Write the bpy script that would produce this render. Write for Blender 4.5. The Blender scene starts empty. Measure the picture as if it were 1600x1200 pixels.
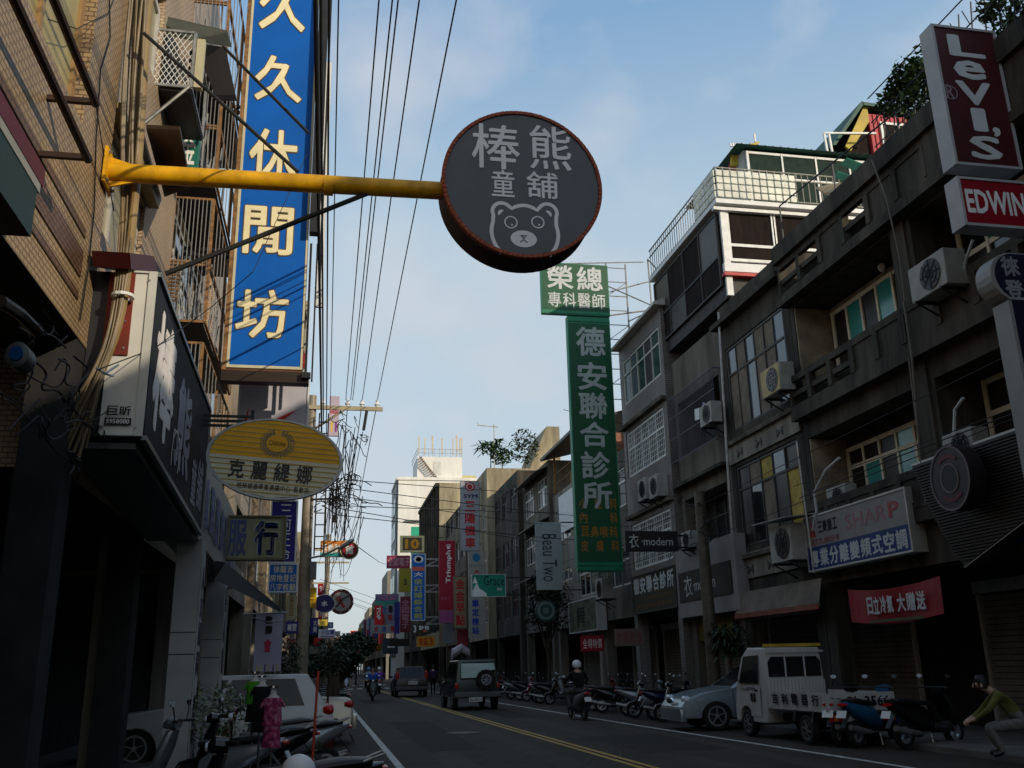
import bpy, bmesh, math, random
from mathutils import Vector, Matrix
R_ = random.Random(7)
S = bpy.context.scene
COL = S.collection
# ---------------------------------------------------------------- camera
CX, CY, F, EYE = 800., 600., 1453.7, 1.55
RW = Matrix(((0.98157857, -0.03442166, -0.1879326), (-0.1897964, -0.288568, -0.93845929), (-0.02192801, 0.95684046, -0.28978527)))
RW = RW.to_quaternion().normalized().to_matrix()
cd = bpy.data.cameras.new('camera'); cam = bpy.data.objects.new('camera', cd); COL.objects.link(cam)
cd.sensor_width = 36; cd.lens = F/1600*36; cd.clip_start = .05; cd.clip_end = 6000
cam.matrix_world = Matrix.Translation((0, 0, EYE)) @ RW.to_4x4(); S.camera = cam

def P(px, py, X=None, Y=None, Z=None):
    """a measured point of the survey photograph -> the point of the street where its ray meets a real plane"""
    d = RW @ Vector((px-CX, -(py-CY), -F))
    t = X/d.x if X is not None else (Y/d.y if Y is not None else (Z-EYE)/d.z)
    return Vector((0, 0, EYE)) + d*t
# ---------------------------------------------------------------- sky, sun, exposure
SUN_AZ, SUN_EL = math.radians(40), math.radians(22)      # behind the camera, to the right
sd = Vector((math.sin(SUN_AZ)*math.cos(SUN_EL), -math.cos(SUN_AZ)*math.cos(SUN_EL), math.sin(SUN_EL)))
W = bpy.data.worlds.new('World'); S.world = W; W.use_nodes = True
nt = W.node_tree; N = nt.nodes; L = nt.links
bg = N['Background']; bg.inputs[1].default_value = 0.1
sky = N.new('ShaderNodeTexSky'); sky.sky_type = 'NISHITA'; sky.sun_disc = False
sky.sun_elevation = SUN_EL; sky.sun_rotation = math.pi - SUN_AZ
sky.air_density = 1.0; sky.dust_density = 1.6; sky.ozone_density = 1.5; sky.altitude = 0
tc = N.new('ShaderNodeTexCoord')
sep = N.new('ShaderNodeSeparateXYZ'); L.new(tc.outputs['Generated'], sep.inputs[0])
vr = N.new('ShaderNodeValToRGB'); e = vr.color_ramp.elements          # thin high veil: whitish low, blue overhead
e[0].position = 0; e[0].color = (.44, .49, .515, 1); e[1].position = 1; e[1].color = (.22, .29, .39, 1)
for p_, c_ in ((.25, (.46, .55, .60, 1)), (.45, (.43, .55, .63, 1)), (.62, (.215, .375, .575, 1))): k_ = e.new(p_); k_.color = c_
L.new(sep.outputs[2], vr.inputs[0])
vs_ = N.new('ShaderNodeVectorMath'); vs_.operation = 'SCALE'; vs_.inputs['Scale'].default_value = 15.6; L.new(vr.outputs[0], vs_.inputs[0])
m1 = N.new('ShaderNodeMix'); m1.data_type = 'RGBA'; m1.inputs['Factor'].default_value = .60
L.new(sky.outputs[0], m1.inputs['A']); L.new(vs_.outputs[0], m1.inputs['B'])
mp = N.new('ShaderNodeMapping'); mp.inputs['Scale'].default_value = (2.6, 2.6, 3.4); mp.inputs['Location'].default_value = (1.2, 2.4, .7)
L.new(tc.outputs['Generated'], mp.inputs[0])
nz = N.new('ShaderNodeTexNoise'); nz.inputs['Scale'].default_value = 2.0; nz.inputs['Detail'].default_value = 6; nz.inputs['Roughness'].default_value = .5
L.new(mp.outputs[0], nz.inputs['Vector'])
cr = N.new('ShaderNodeValToRGB'); cr.color_ramp.elements[0].position = .46; cr.color_ramp.elements[1].position = .74
cr.color_ramp.elements[1].color = (.75, .75, .75, 1)
L.new(nz.outputs[0], cr.inputs[0])
mx = N.new('ShaderNodeMix'); mx.data_type = 'RGBA'; mx.inputs['B'].default_value = (6.4, 6.7, 7.2, 1)
L.new(cr.outputs[0], mx.inputs['Factor']); L.new(m1.outputs['Result'], mx.inputs['A']); L.new(mx.outputs['Result'], bg.inputs[0])
sl = bpy.data.lights.new('sun', 'SUN'); sl.energy = 3.1; sl.angle = math.radians(.5); sl.color = (1, .86, .66)
so = bpy.data.objects.new('sun', sl); COL.objects.link(so); so.location = (40, -50, 60); so.rotation_euler = sd.to_track_quat('Z', 'Y').to_euler()
S.view_settings.view_transform = 'Standard'; S.view_settings.look = 'None'; S.view_settings.gamma = 1; S.view_settings.exposure = 0
S.view_settings.use_curve_mapping = False

# ---------------------------------------------------------------- materials
M = {}
def smooth(pts, it=2):
    pts = [Vector(p) for p in pts]
    for _ in range(it):
        q = [pts[0]]
        for a, b in zip(pts, pts[1:]): q += [a.lerp(b, .25), a.lerp(b, .75)]
        pts = q+[pts[-1]]
    return pts
def mat(name, col, rough=.75, var=.25, scale=2.5, metal=0, bump=0, streak=False, spec=.4, emit=0, local=False, trans=0):
    if name in M: return M[name]
    m = bpy.data.materials.new(name); m.use_nodes = True; M[name] = m
    t = m.node_tree; b = t.nodes['Principled BSDF']
    b.inputs['Roughness'].default_value = rough; b.inputs['Metallic'].default_value = metal
    b.inputs['Specular IOR Level'].default_value = spec
    c = (*col, 1)
    b.inputs['Base Color'].default_value = c
    if emit: b.inputs['Emission Color'].default_value = c; b.inputs['Emission Strength'].default_value = emit
    if var or bump:
        g = t.nodes.new('ShaderNodeTexCoord') if local else t.nodes.new('ShaderNodeNewGeometry')
        mpp = t.nodes.new('ShaderNodeMapping'); mpp.inputs['Scale'].default_value = (1, 1, .22) if streak else (1, 1, 1)
        t.links.new(g.outputs['Object' if local else 'Position'], mpp.inputs[0])
        n = t.nodes.new('ShaderNodeTexNoise'); n.inputs['Scale'].default_value = scale; n.inputs['Detail'].default_value = 6; n.inputs['Roughness'].default_value = .62
        t.links.new(mpp.outputs[0], n.inputs['Vector'])
        r = t.nodes.new('ShaderNodeValToRGB'); r.color_ramp.elements[0].position = .34; r.color_ramp.elements[1].position = .66
        r.color_ramp.elements[0].color = tuple(x*(1-var) for x in col)+(1,); r.color_ramp.elements[1].color = tuple(min(1, x*(1+var*.7)) for x in col)+(1,)
        t.links.new(n.outputs[0], r.inputs[0])
        if var and streak:      # rain streaks over the blotches
            mq = t.nodes.new('ShaderNodeMapping'); mq.inputs['Scale'].default_value = (1, 1, .16); t.links.new(g.outputs['Position'], mq.inputs[0])
            nq = t.nodes.new('ShaderNodeTexNoise'); nq.inputs['Scale'].default_value = 2.6; nq.inputs['Detail'].default_value = 5; nq.inputs['Roughness'].default_value = .7; t.links.new(mq.outputs[0], nq.inputs['Vector'])
            rq = t.nodes.new('ShaderNodeValToRGB'); rq.color_ramp.elements[0].position = .36; rq.color_ramp.elements[1].position = .66; k0 = 1-var*1.0
            rq.color_ramp.elements[0].color = (k0, k0*.98, k0*.95, 1); rq.color_ramp.elements[1].color = (1, 1, 1, 1); t.links.new(nq.outputs[0], rq.inputs[0])
            mm = t.nodes.new('ShaderNodeMix'); mm.data_type = 'RGBA'; mm.blend_type = 'MULTIPLY'; mm.inputs['Factor'].default_value = 1
            t.links.new(r.outputs[0], mm.inputs['A']); t.links.new(rq.outputs[0], mm.inputs['B']); t.links.new(mm.outputs['Result'], b.inputs['Base Color'])
        elif var: t.links.new(r.outputs[0], b.inputs['Base Color'])
        if bump:
            bp = t.nodes.new('ShaderNodeBump'); bp.inputs['Strength'].default_value = bump; bp.inputs['Distance'].default_value = .02
            n2 = t.nodes.new('ShaderNodeTexNoise'); n2.inputs['Scale'].default_value = scale*9; n2.inputs['Detail'].default_value = 4
            t.links.new(g.outputs['Object' if local else 'Position'], n2.inputs['Vector'])
            t.links.new(n2.outputs[0], bp.inputs['Height']); t.links.new(bp.outputs[0], b.inputs['Normal'])
    return m
def tile(name, c1, c2, mort, w, h, rough=.45, joint=.012, grime=.35):
    if name in M: return M[name]
    m = bpy.data.materials.new(name); m.use_nodes = True; M[name] = m
    t = m.node_tree; b = t.nodes['Principled BSDF']; b.inputs['Roughness'].default_value = rough; b.inputs['Specular IOR Level'].default_value = .3
    g = t.nodes.new('ShaderNodeNewGeometry'); sp = t.nodes.new('ShaderNodeSeparateXYZ'); t.links.new(g.outputs['Position'], sp.inputs[0])
    ad = t.nodes.new('ShaderNodeMath'); ad.operation = 'ADD'; t.links.new(sp.outputs[0], ad.inputs[0]); t.links.new(sp.outputs[1], ad.inputs[1])
    cb = t.nodes.new('ShaderNodeCombineXYZ'); t.links.new(ad.outputs[0], cb.inputs[0]); t.links.new(sp.outputs[2], cb.inputs[1])
    br = t.nodes.new('ShaderNodeTexBrick'); br.inputs['Scale'].default_value = 1; br.inputs['Brick Width'].default_value = w; br.inputs['Row Height'].default_value = h
    br.inputs['Mortar Size'].default_value = joint; br.inputs['Mortar Smooth'].default_value = .2
    br.inputs['Color1'].default_value = (*c1, 1); br.inputs['Color2'].default_value = (*c2, 1); br.inputs['Mortar'].default_value = (*mort, 1)
    t.links.new(cb.outputs[0], br.inputs['Vector'])
    n = t.nodes.new('ShaderNodeTexNoise'); n.inputs['Scale'].default_value = .9; n.inputs['Detail'].default_value = 7; n.inputs['Roughness'].default_value = .65
    t.links.new(g.outputs['Position'], n.inputs['Vector'])
    r = t.nodes.new('ShaderNodeValToRGB'); r.color_ramp.elements[0].position = .35; r.color_ramp.elements[1].position = .62
    r.color_ramp.elements[0].color = (1-grime, 1-grime, 1-grime*1.1, 1); r.color_ramp.elements[1].color = (1, 1, 1, 1)
    t.links.new(n.outputs[0], r.inputs[0])
    mm = t.nodes.new('ShaderNodeMix'); mm.data_type = 'RGBA'; mm.blend_type = 'MULTIPLY'; mm.inputs['Factor'].default_value = 1
    t.links.new(br.outputs['Color'], mm.inputs['A']); t.links.new(r.outputs[0], mm.inputs['B']); t.links.new(mm.outputs['Result'], b.inputs['Base Color'])
    bp = t.nodes.new('ShaderNodeBump'); bp.inputs['Strength'].default_value = .5; bp.inputs['Distance'].default_value = .01; bp.invert = True
    t.links.new(br.outputs['Fac'], bp.inputs['Height']); t.links.new(bp.outputs[0], b.inputs['Normal'])
    return m
C = lambda h: tuple(((int(h[i:i+2], 16)/255)**2.2) for i in (0, 2, 4))
asph = mat('asphalt', (.031, .023, .017), .85, .35, 1.2, bump=.5)
conc = mat('stained_concrete', (.15, .122, .092), .9, .55, 1.1, streak=True, bump=.3)
concd = mat('dark_stained_concrete', (.082, .069, .052), .9, .6, .9, streak=True, bump=.3)
concl = mat('pale_concrete', (.30, .27, .225), .88, .4, .8, streak=True, bump=.2)
beige = mat('beige_render', (.42, .36, .24), .9, .4, .5, streak=True, bump=.15)
plast = mat('white_render', (.80, .79, .74), .8, .1, .6, streak=True)
greyr = mat('grey_render', (.17, .148, .118), .9, .4, .9, streak=True)
brownr = mat('brown_render', (.2, .16, .12), .9, .4, .9, streak=True)
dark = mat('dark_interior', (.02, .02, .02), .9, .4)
shut = mat('roller_shutter', (.22, .2, .17), .7, .3, 2)
steel = mat('galvanised_steel', (.35, .35, .34), .45, .3, 6, metal=.7)
blackst = mat('black_steel', (.02, .02, .022), .5, .3, 4, metal=.3)
rust = mat('rusty_steel', (.25, .13, .05), .8, .5, 8)
chrome = mat('chrome', (.75, .76, .78), .12, 0, metal=1)
alu = mat('aluminium_frame', (.55, .53, .48), .45, .15, 5, metal=.3)
creamf = mat('cream_frame', (.78, .70, .54), .6, .15, 5)
whitef = mat('white_frame', (.75, .75, .72), .5, .15, 4)
darkf = mat('dark_frame', (.06, .055, .05), .6, .2, 4)
glass = mat('dark_glass', (.012, .014, .015), .06, 0, spec=.8)
glassg = mat('grey_film_glass', (.10, .12, .14), .12, .2, 1, spec=.7)
glasst = mat('teal_glass', (.05, .30, .27), .15, .1, 1, spec=.6)
glassb = mat('brown_screen_glass', (.03, .023, .019), .35, .3, 3, spec=.3)
glassv = mat('green_glass', (.012, .045, .032), .2, .2, 2, spec=.4)
screen = mat('dark_roll_screen', (.022, .014, .012), .8, .4, 5, streak=True, spec=.1)
screeng = mat('dark_green_screen', (.01, .028, .02), .7, .4, 4, spec=.15)
curt = mat('yellow_curtain', (.45, .33, .08), .9, .3, 6)
ycur = mat('tan_board', (.2, .16, .12), .9, .3, 3)
white = mat('white_plastic', (.75, .75, .74), .5, .08, 3)
offw = mat('off_white_panel', (.55, .56, .55), .6, .12, 2)
black = mat('black_plastic', (.012, .012, .013), .45, .2, 5)
rubber = mat('rubber', (.012, .012, .012), .85, 0)
cable = mat('black_cable', (.01, .01, .01), .7, 0)
cabg = mat('grey_cable', (.16, .14, .11), .7, .2)
acm = mat('ac_casing', (.36, .35, .31), .6, .2, 3)
acy = mat('yellowed_ac_front', (.5, .38, .16), .6, .2, 3)
redp = mat('red_paint', (.45, .02, .02), .5, .15)
redl = mat('tail_lens_red', (.45, .01, .01), .15, 0)
amber = mat('amber_lens', (.7, .2, .01), .2, 0)
green = mat('green_sheet', (.02, .2, .08), .6, .2)
dgreen = mat('dark_green_roof', (.02, .09, .06), .6, .3)
leafm = mat('leaf_green', (.045, .09, .02), .6, .5, 9)
leafd = mat('leaf_dark', (.02, .04, .014), .6, .5, 9)
bark = mat('bark', (.07, .05, .035), .9, .4, 8)
skin = mat('skin', (.45, .28, .2), .6, .05)
hairm = mat('hair_black', (.01, .01, .01), .6, 0)
lensw = mat('clear_lens', (.6, .65, .7), .1, 0, spec=.8)
plate = mat('plate_white', (.7, .72, .7), .5, 0)

# ---------------------------------------------------------------- mesh kit
WL = {}
def V3(p): return Vector(p)
class MB:
    def __init__(s): s.v = []; s.f = []; s.m = []; s.cm = 0
    def add(s, vs, fs):
        b = len(s.v); s.v += [V3(x) for x in vs]; s.f += [tuple(i+b for i in f) for f in fs]; s.m += [s.cm]*len(fs); return s
    def quad(s, *q): return s.add(q, [tuple(range(len(q)))])
    def box(s, x0, x1, y0, y1, z0, z1):
        return s.add([(x, y, z) for x in (x0, x1) for y in (y0, y1) for z in (z0, z1)], [(0, 1, 3, 2), (4, 6, 7, 5), (0, 4, 5, 1), (2, 3, 7, 6), (0, 2, 6, 4), (1, 5, 7, 3)])
    def fbox(s, fr, u0, u1, v0, v1, n0, n1):
        O, U, Vv, Nn = fr
        return s.add([O+U*u+Vv*v+Nn*n for u in (u0, u1) for v in (v0, v1) for n in (n0, n1)], [(0, 1, 3, 2), (4, 6, 7, 5), (0, 4, 5, 1), (2, 3, 7, 6), (0, 2, 6, 4), (1, 5, 7, 3)])
    def loft(s, secs, n=10, caps=True, p=1.0):
        vs = []; fs = []
        for c, a, b in secs:
            c = V3(c); a = V3(a); b = V3(b)
            for i in range(n):
                t = 2*math.pi*i/n; cx, sx = math.cos(t), math.sin(t)
                if p != 1: cx = math.copysign(abs(cx)**p, cx); sx = math.copysign(abs(sx)**p, sx)
                vs.append(c+a*cx+b*sx)
        for k in range(len(secs)-1):
            for i in range(n): fs.append((k*n+i, k*n+(i+1) % n, (k+1)*n+(i+1) % n, (k+1)*n+i))
        if caps: fs.append(tuple(range(n-1, -1, -1))); fs.append(tuple((len(secs)-1)*n+i for i in range(n)))
        return s.add(vs, fs)
    def tube(s, pts, r, n=6, caps=True):
        pts = [V3(p) for p in pts]; secs = []; a = None
        for i, p in enumerate(pts):
            d = (pts[min(i+1, len(pts)-1)]-pts[max(i-1, 0)]).normalized()
            if a is None: up = Vector((0, 0, 1)) if abs(d.z) < .9 else Vector((1, 0, 0)); a = d.cross(up).normalized()
            else: a = (a-d*a.dot(d)).normalized()
            b = d.cross(a).normalized()
            rr = r[i] if isinstance(r, (list, tuple)) else r
            secs.append((p, a*rr, b*rr))
        return s.loft(secs, n, caps)
    def bar(s, p, q, w, h=None): 
        h = h or w; p = V3(p); q = V3(q); d = (q-p).normalized()
        up = Vector((0, 0, 1)) if abs(d.z) < .95 else Vector((0, 1, 0))
        a = d.cross(up).normalized(); b = a.cross(d).normalized()
        return s.add([x+a*i*w/2+b*j*h/2 for x in (p, q) for i, j in ((-1, -1), (1, -1), (1, 1), (-1, 1))], [(3, 2, 1, 0), (4, 5, 6, 7), (0, 1, 5, 4), (1, 2, 6, 5), (2, 3, 7, 6), (3, 0, 4, 7)])
    def prism(s, pts, d):
        n = len(pts); d = V3(d); pts = [V3(p) for p in pts]
        return s.add(pts+[p+d for p in pts], [tuple(range(n-1, -1, -1)), tuple(range(n, 2*n))]+[(i, (i+1) % n, n+(i+1) % n, n+i) for i in range(n)])
    def ring(s, c, a, b, r0, r1, d, n=40):      # flat ring in plane a,b with thickness vector d
        c = V3(c); a = V3(a); b = V3(b); d = V3(d); vs = []; fs = []
        for i in range(n):
            t = 2*math.pi*i/n; u = a*math.cos(t)+b*math.sin(t)
            vs += [c+u*r0, c+u*r1, c+u*r1+d, c+u*r0+d]
        for i in range(n):
            j = (i+1) % n
            for k in range(4): fs.append((4*i+k, 4*i+(k+1) % 4, 4*j+(k+1) % 4, 4*j+k))
        return s.add(vs, fs)
    def build(s, name, m, parent=None, smooth=False, bevel=0, seg=2, local=False):
        me = bpy.data.meshes.new(name)
        if parent is not None: c = WL.get(parent.name, Vector())
        elif local: c = Vector()
        else:
            xs = [v.x for v in s.v]; ys = [v.y for v in s.v]; zs = [v.z for v in s.v]
            c = Vector(((min(xs)+max(xs))/2, (min(ys)+max(ys))/2, min(zs)))
        me.from_pydata([v-c for v in s.v], [], s.f)
        ms = m if isinstance(m, (list, tuple)) else [m]
        for x in ms: me.materials.append(x)
        if len(ms) > 1: me.polygons.foreach_set('material_index', s.m)
        b = bmesh.new(); b.from_mesh(me); bmesh.ops.recalc_face_normals(b, faces=b.faces)
        if bevel:
            bmesh.ops.bevel(b, geom=[e for e in b.edges if len(e.link_faces) == 2 and e.calc_face_angle(0) > .5], offset=bevel, segments=seg, affect='EDGES', profile=.7, clamp_overlap=True)
        b.to_mesh(me); b.free()
        if smooth or bevel:
            me.polygons.foreach_set('use_smooth', [True]*len(me.polygons))
            try: me.set_sharp_from_angle(angle=math.radians(38))
            except Exception: pass
        o = bpy.data.objects.new(name, me); COL.objects.link(o)
        if parent is not None: o.parent = parent; WL[o.name] = c
        else: o.location = c; WL[o.name] = c
        return o
def tag(o, label=None, cat=None, group=None, kind=None):
    if label: o['label'] = label
    if cat: o['category'] = cat
    if group: o['group'] = group
    if kind: o['kind'] = kind
    return o
def thing(name, loc, label, cat, group=None, rz=0, local=False):
    o = bpy.data.objects.new(name, None); COL.objects.link(o); o.location = loc; o.rotation_euler = (0, 0, rz); o.empty_display_size = .2
    WL[o.name] = Vector() if local else Vector(loc)
    return tag(o, label, cat, group)
def dup(o, loc, rz=None, label=None, parent=None, sub=None, tilt=0):
    c = o.copy(); COL.objects.link(c)
    if parent is None:
        c.location = loc
        if rz is not None: c.rotation_euler = (0, tilt, rz)
        if label: c['label'] = label
    else: c.parent = parent
    if sub and c.type == 'MESH':
        for s_ in c.material_slots:
            if s_.material and s_.material.name in sub:
                m_ = sub[s_.material.name]; s_.link = 'OBJECT'; s_.material = m_
    for ch in o.children: dup(ch, None, parent=c, sub=sub)
    return c
X_, Y_, Z_ = Vector((1, 0, 0)), Vector((0, 1, 0)), Vector((0, 0, 1))
def frY(x, y, z): return (Vector((x, y, z)), X_, Z_, -Y_)             # faces the camera side of the street
def frR(x, y, z): return (Vector((x, y, z)), -Y_, Z_, -X_)            # right facade, text reads towards the camera
def frL(x, y, z): return (Vector((x, y, z)), Y_, Z_, X_)
GC = {}
def glyph(s, bold=.02, ext=0):
    k = (s, bold, ext)
    if k in GC: return GC[k]
    c = bpy.data.curves.new('g', 'FONT'); c.body = s; c.resolution_u = 2; c.extrude = ext
    o = bpy.data.objects.new('g', c); COL.objects.link(o)
    me = None; best = -1
    for off in (0, .0005, .001):       # keep the filling that loses no stroke
        c.offset = off; q = bpy.data.meshes.new_from_object(o.evaluated_get(bpy.context.evaluated_depsgraph_get())); a_ = sum(p.area for p in q.polygons)
        if a_ > best*(1.035 if off < .0008 else 1.055):
            if me: bpy.data.meshes.remove(me)
            me = q; best = a_
        else: bpy.data.meshes.remove(q)
    vs = [v.co.copy() for v in me.vertices]; fs = [tuple(p.vertices) for p in me.polygons]
    bpy.data.objects.remove(o); bpy.data.curves.remove(c); bpy.data.meshes.remove(me)
    if bold > 0:        # heavier stroke: same outline laid over itself a hair apart
        v0, f0 = vs, fs; vs = []; fs = []
        for k_, (ax, ay) in enumerate(((0, 0), (1, 0), (-1, 0), (0, 1), (0, -1), (.7, .7), (-.7, -.7), (.7, -.7), (-.7, .7)) if bold > .015 else ((0, 0), (1, .6), (-1, -.6))):
            n_ = len(vs); vs += [Vector((v.x+ax*bold, v.y+ay*bold, v.z+k_*.0006)) for v in v0]; fs += [tuple(i+n_ for i in f) for f in f0]
    x0 = min(v.x for v in vs); x1 = max(v.x for v in vs); y0 = min(v.y for v in vs); y1 = max(v.y for v in vs)
    GC[k] = ([((v.x-x0)/(x1-x0), (v.y-y0)/max(y1-y0, 1e-4), v.z) for v in vs], fs); return GC[k]
def put(mb, fr, s, u0, v0, u1, v1, bold=.02, n=.004, ext=0, rot=0):
    O, U, Vv, Nn = fr; vs, fs = glyph(s, bold, ext)
    out = []
    for x, y, z in vs:
        if rot == 90: x, y = 1-y, x
        if rot == -90: x, y = y, 1-x
        out.append(O+U*(u0+(u1-u0)*x)+Vv*(v0+(v1-v0)*y)+Nn*(n+z+ext))
    mb.add(out, fs)
def vtext(mb, fr, s, u0, v0, u1, v1, bold=.02, gap=.14, n=.004):
    k = len(s); h = (v1-v0)/k
    for i, ch in enumerate(s):
        if ch == ' ': continue
        a = v1-(i+1)*h+h*gap/2; b = v1-i*h-h*gap/2
        if ch in '一': a, b = (a+b)/2-.04*h, (a+b)/2+.04*h
        put(mb, fr, ch, u0, a, u1, b, bold, n)
def htext(mb, fr, s, u0, v0, u1, v1, bold=.02, gap=.12, n=.004):
    k = len(s); w = (u1-u0)/k
    for i, ch in enumerate(s):
        if ch != ' ': put(mb, fr, ch, u0+i*w+w*gap/2, v0, u0+(i+1)*w-w*gap/2, v1, bold, n)

def window(parent, fr, u0, v0, u1, v1, cols, rows, fm, pms, n=0, t=.05, name='window', dep=.06):
    """framed window with its panes as sub-parts; rows = fractions of the height"""
    b = MB(); rows = [0]+rows+[1]; cs = [i/cols for i in range(cols+1)]
    W_, H_ = u1-u0, v1-v0
    for i, c in enumerate(cs):
        u = u0+W_*c; tt = t if i in (0, cols) else t*.7
        b.fbox(fr, u-tt/2, u+tt/2, v0-t/2, v1+t/2, n-.01, n+dep)
    for i, r in enumerate(rows):
        v = v0+H_*r
        for k in range(cols): b.fbox(fr, u0+W_*cs[k]+t/2+.001, u0+W_*cs[k+1]-t/2-.001, v-t/2, v+t/2, n-.008, n+dep*.9)
    f = b.build(name, fm, parent)
    k = 0
    for i in range(len(rows)-1):
        for j in range(cols):
            q = MB().fbox(fr, u0+W_*cs[j]+t*.3, u0+W_*cs[j+1]-t*.3, v0+H_*rows[i]+t*.3, v0+H_*rows[i+1]-t*.3, n+.012+.01*(j % 2), n+.02+.01*(j % 2))
            q.build('pane', pms[k % len(pms)], f); k += 1
    return f

def bldg(name, label, side, X0, y0, y1, z1, m, holes=(), depth=9, gz=3.2, gm=None, group=None, cat='building', colm=None, adep=2.6, front=None):
    """terraced house; front plane X0, holes = (ya,yb,za,zb,depth) really recessed"""
    r = thing(name, (X0, (y0+y1)/2, 0), label, cat, group)
    b = MB(); y0 += .012; y1 -= .012; zb = gz
    us = sorted({y0, y1, *[h[0] for h in holes], *[h[1] for h in holes]}); vs = sorted({zb, z1, *[h[2] for h in holes], *[h[3] for h in holes]})
    for i in range(len(us)-1):
        for j in range(len(vs)-1):
            cu, cv = (us[i]+us[i+1])/2, (vs[j]+vs[j+1])/2
            if any(h[0] < cu < h[1] and h[2] < cv < h[3] for h in holes): continue
            b.quad((X0, us[i], vs[j]), (X0, us[i+1], vs[j]), (X0, us[i+1], vs[j+1]), (X0, us[i], vs[j+1]))
    for ya, yb, za, zc, d in holes:
        x = X0+side*d
        b.quad((X0, ya, za), (x, ya, za), (x, ya, zc), (X0, ya, zc)); b.quad((X0, yb, za), (x, yb, za), (x, yb, zc), (X0, yb, zc))
        b.quad((X0, ya, za), (x, ya, za), (x, yb, za), (X0, yb, za)); b.quad((X0, ya, zc), (x, ya, zc), (x, yb, zc), (X0, yb, zc))
        b.quad((x, ya, za), (x, yb, za), (x, yb, zc), (x, ya, zc))
    xb = X0+side*depth
    b.quad((X0, y0, zb), (xb, y0, zb), (xb, y0, z1), (X0, y0, z1)); b.quad((X0, y1, zb), (xb, y1, zb), (xb, y1, z1), (X0, y1, z1))
    b.quad((X0, y0, z1), (xb, y0, z1), (xb, y1, z1), (X0, y1, z1)); b.quad((xb, y0, 0), (xb, y1, 0), (xb, y1, z1), (xb, y0, z1))
    b.build('wall', m, r)
    xa = X0+side*adep; g = MB()
    g.quad((X0, y0, zb), (X0, y1, zb), (xb, y1, zb), (xb, y0, zb)); g.quad((xa, y0, 0), (xa, y1, 0), (xa, y1, zb), (xa, y0, zb))
    g.quad((xa, y0, 0), (xb, y0, 0), (xb, y0, zb), (xa, y0, zb)); g.quad((xa, y1, 0), (xb, y1, 0), (xb, y1, zb), (xa, y1, zb))
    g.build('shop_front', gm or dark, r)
    for yc in (y0+.2, y1-.2):
        MB().box(min(X0+side*.01, X0+side*.4), max(X0+side*.01, X0+side*.4), yc-.19, yc+.19, 0.1, zb-.003).build('column', colm or m, r)
    return r

# ---------------------------------------------------------------- setting: ground
g = MB().add([(-400, -300, 0), (400, -300, 0), (400, 3000, 0), (-400, 3000, 0)], [(0, 1, 2, 3)]).build('ground', concd); tag(g, kind='structure')
g = MB().add([(-1.9, -60, .004), (10.9, -60, .004), (9.6, 70, .004), (9.0, 400, .004), (-1.9, 400, .004)], [(0, 1, 2, 3, 4)]).build('road', asph); tag(g, kind='structure')
pave = mat('paving', (.12, .115, .105), .85, .4, 1.5, bump=.3)
g = MB().box(-8, -1.9, -60, 400, -.1, .1).build('pavement', pave); tag(g, kind='structure')
g = MB().prism([(10.9, -60, -.1), (20, -60, -.1), (20, 400, -.1), (9.0, 400, -.1), (9.6, 70, -.1)], (0, 0, .2)).build('pavement', pave); tag(g, kind='structure')
lw = mat('road_marking_white', (.5, .5, .48), .7, .35, 5); ly = mat('road_marking_yellow', (.46, .30, .06), .7, .35, 5)
def strip(pts, w, m, name):
    b = MB()
    for (xa, ya), (xb, yb) in zip(pts, pts[1:]):
        b.quad((xa-w/2, ya, .009), (xa+w/2, ya, .009), (xb+w/2, yb, .009), (xb-w/2, yb, .009))
    tag(b.build(name, m), kind='structure')
strip([(1.33, -20), (1.27, 17), (1.18, 37), (1.05, 76)], .13, lw, 'lane_line')
strip([(8.95, -10), (8.34, 15.3), (7.98, 24.4), (7.58, 41), (7.1, 76)], .12, lw, 'lane_line')
strip([(5.25, -10), (4.84, 15), (4.44, 40), (4.24, 54), (3.95, 78)], .1, ly, 'centre_line')
strip([(5.49, -10), (5.03, 15), (4.63, 40), (4.43, 54), (4.1, 78)], .1, ly, 'centre_line')
b = MB()
for i in range(14):
    x = -1+i*.75
    for yy in (80, 96): b.quad((x, yy, .01), (x+.42, yy, .01), (x+.42, yy+3, .01), (x, yy+3, .01))
tag(b.build('crosswalk', lw), kind='structure')
pt = mat('asphalt_patch', (.022, .017, .013), .9, .3, 3, bump=.5); pt2 = mat('asphalt_worn', (.042, .034, .027), .85, .35, 2, bump=.5)
b = MB()
for x0, x1, y0, y1 in ((5.7, 7.4, 17, 21.5), (2.0, 3.1, 19, 30), (5.6, 6.6, 30, 36), (1.9, 3.6, 46, 52), (6.0, 7.3, 43, 54)): b.quad((x0, y0, .0065), (x1, y0+.2, .0065), (x1+.05, y1, .0065), (x0-.04, y1-.15, .0065))
tag(b.build('road_patch', pt), kind='structure')
b = MB()
for x in (2.0, 3.7, 5.8, 7.2): b.quad((x, -10, .0052), (x+.55, -10, .0052), (x+.5, 76, .0052), (x, 76, .0052))
tag(b.build('wheel_track', pt2), kind='structure')
rr = random.Random(77); b = MB()
for k in range(16):
    x, y = rr.uniform(1.6, 7.6), rr.uniform(13, 40); pts = [(x, y)]
    for j in range(9): x += rr.uniform(-.25, .25); y += rr.uniform(.1, .5); pts.append((x, y))
    for (xa, ya), (xb, yb) in zip(pts, pts[1:]): b.quad((xa, ya, .0078), (xa+.025, ya, .0078), (xb+.025, yb, .0078), (xb, yb, .0078))
tag(b.build('road_crack', mat('crack_tar', (.008, .008, .008), .6, 0)), kind='structure')
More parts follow.
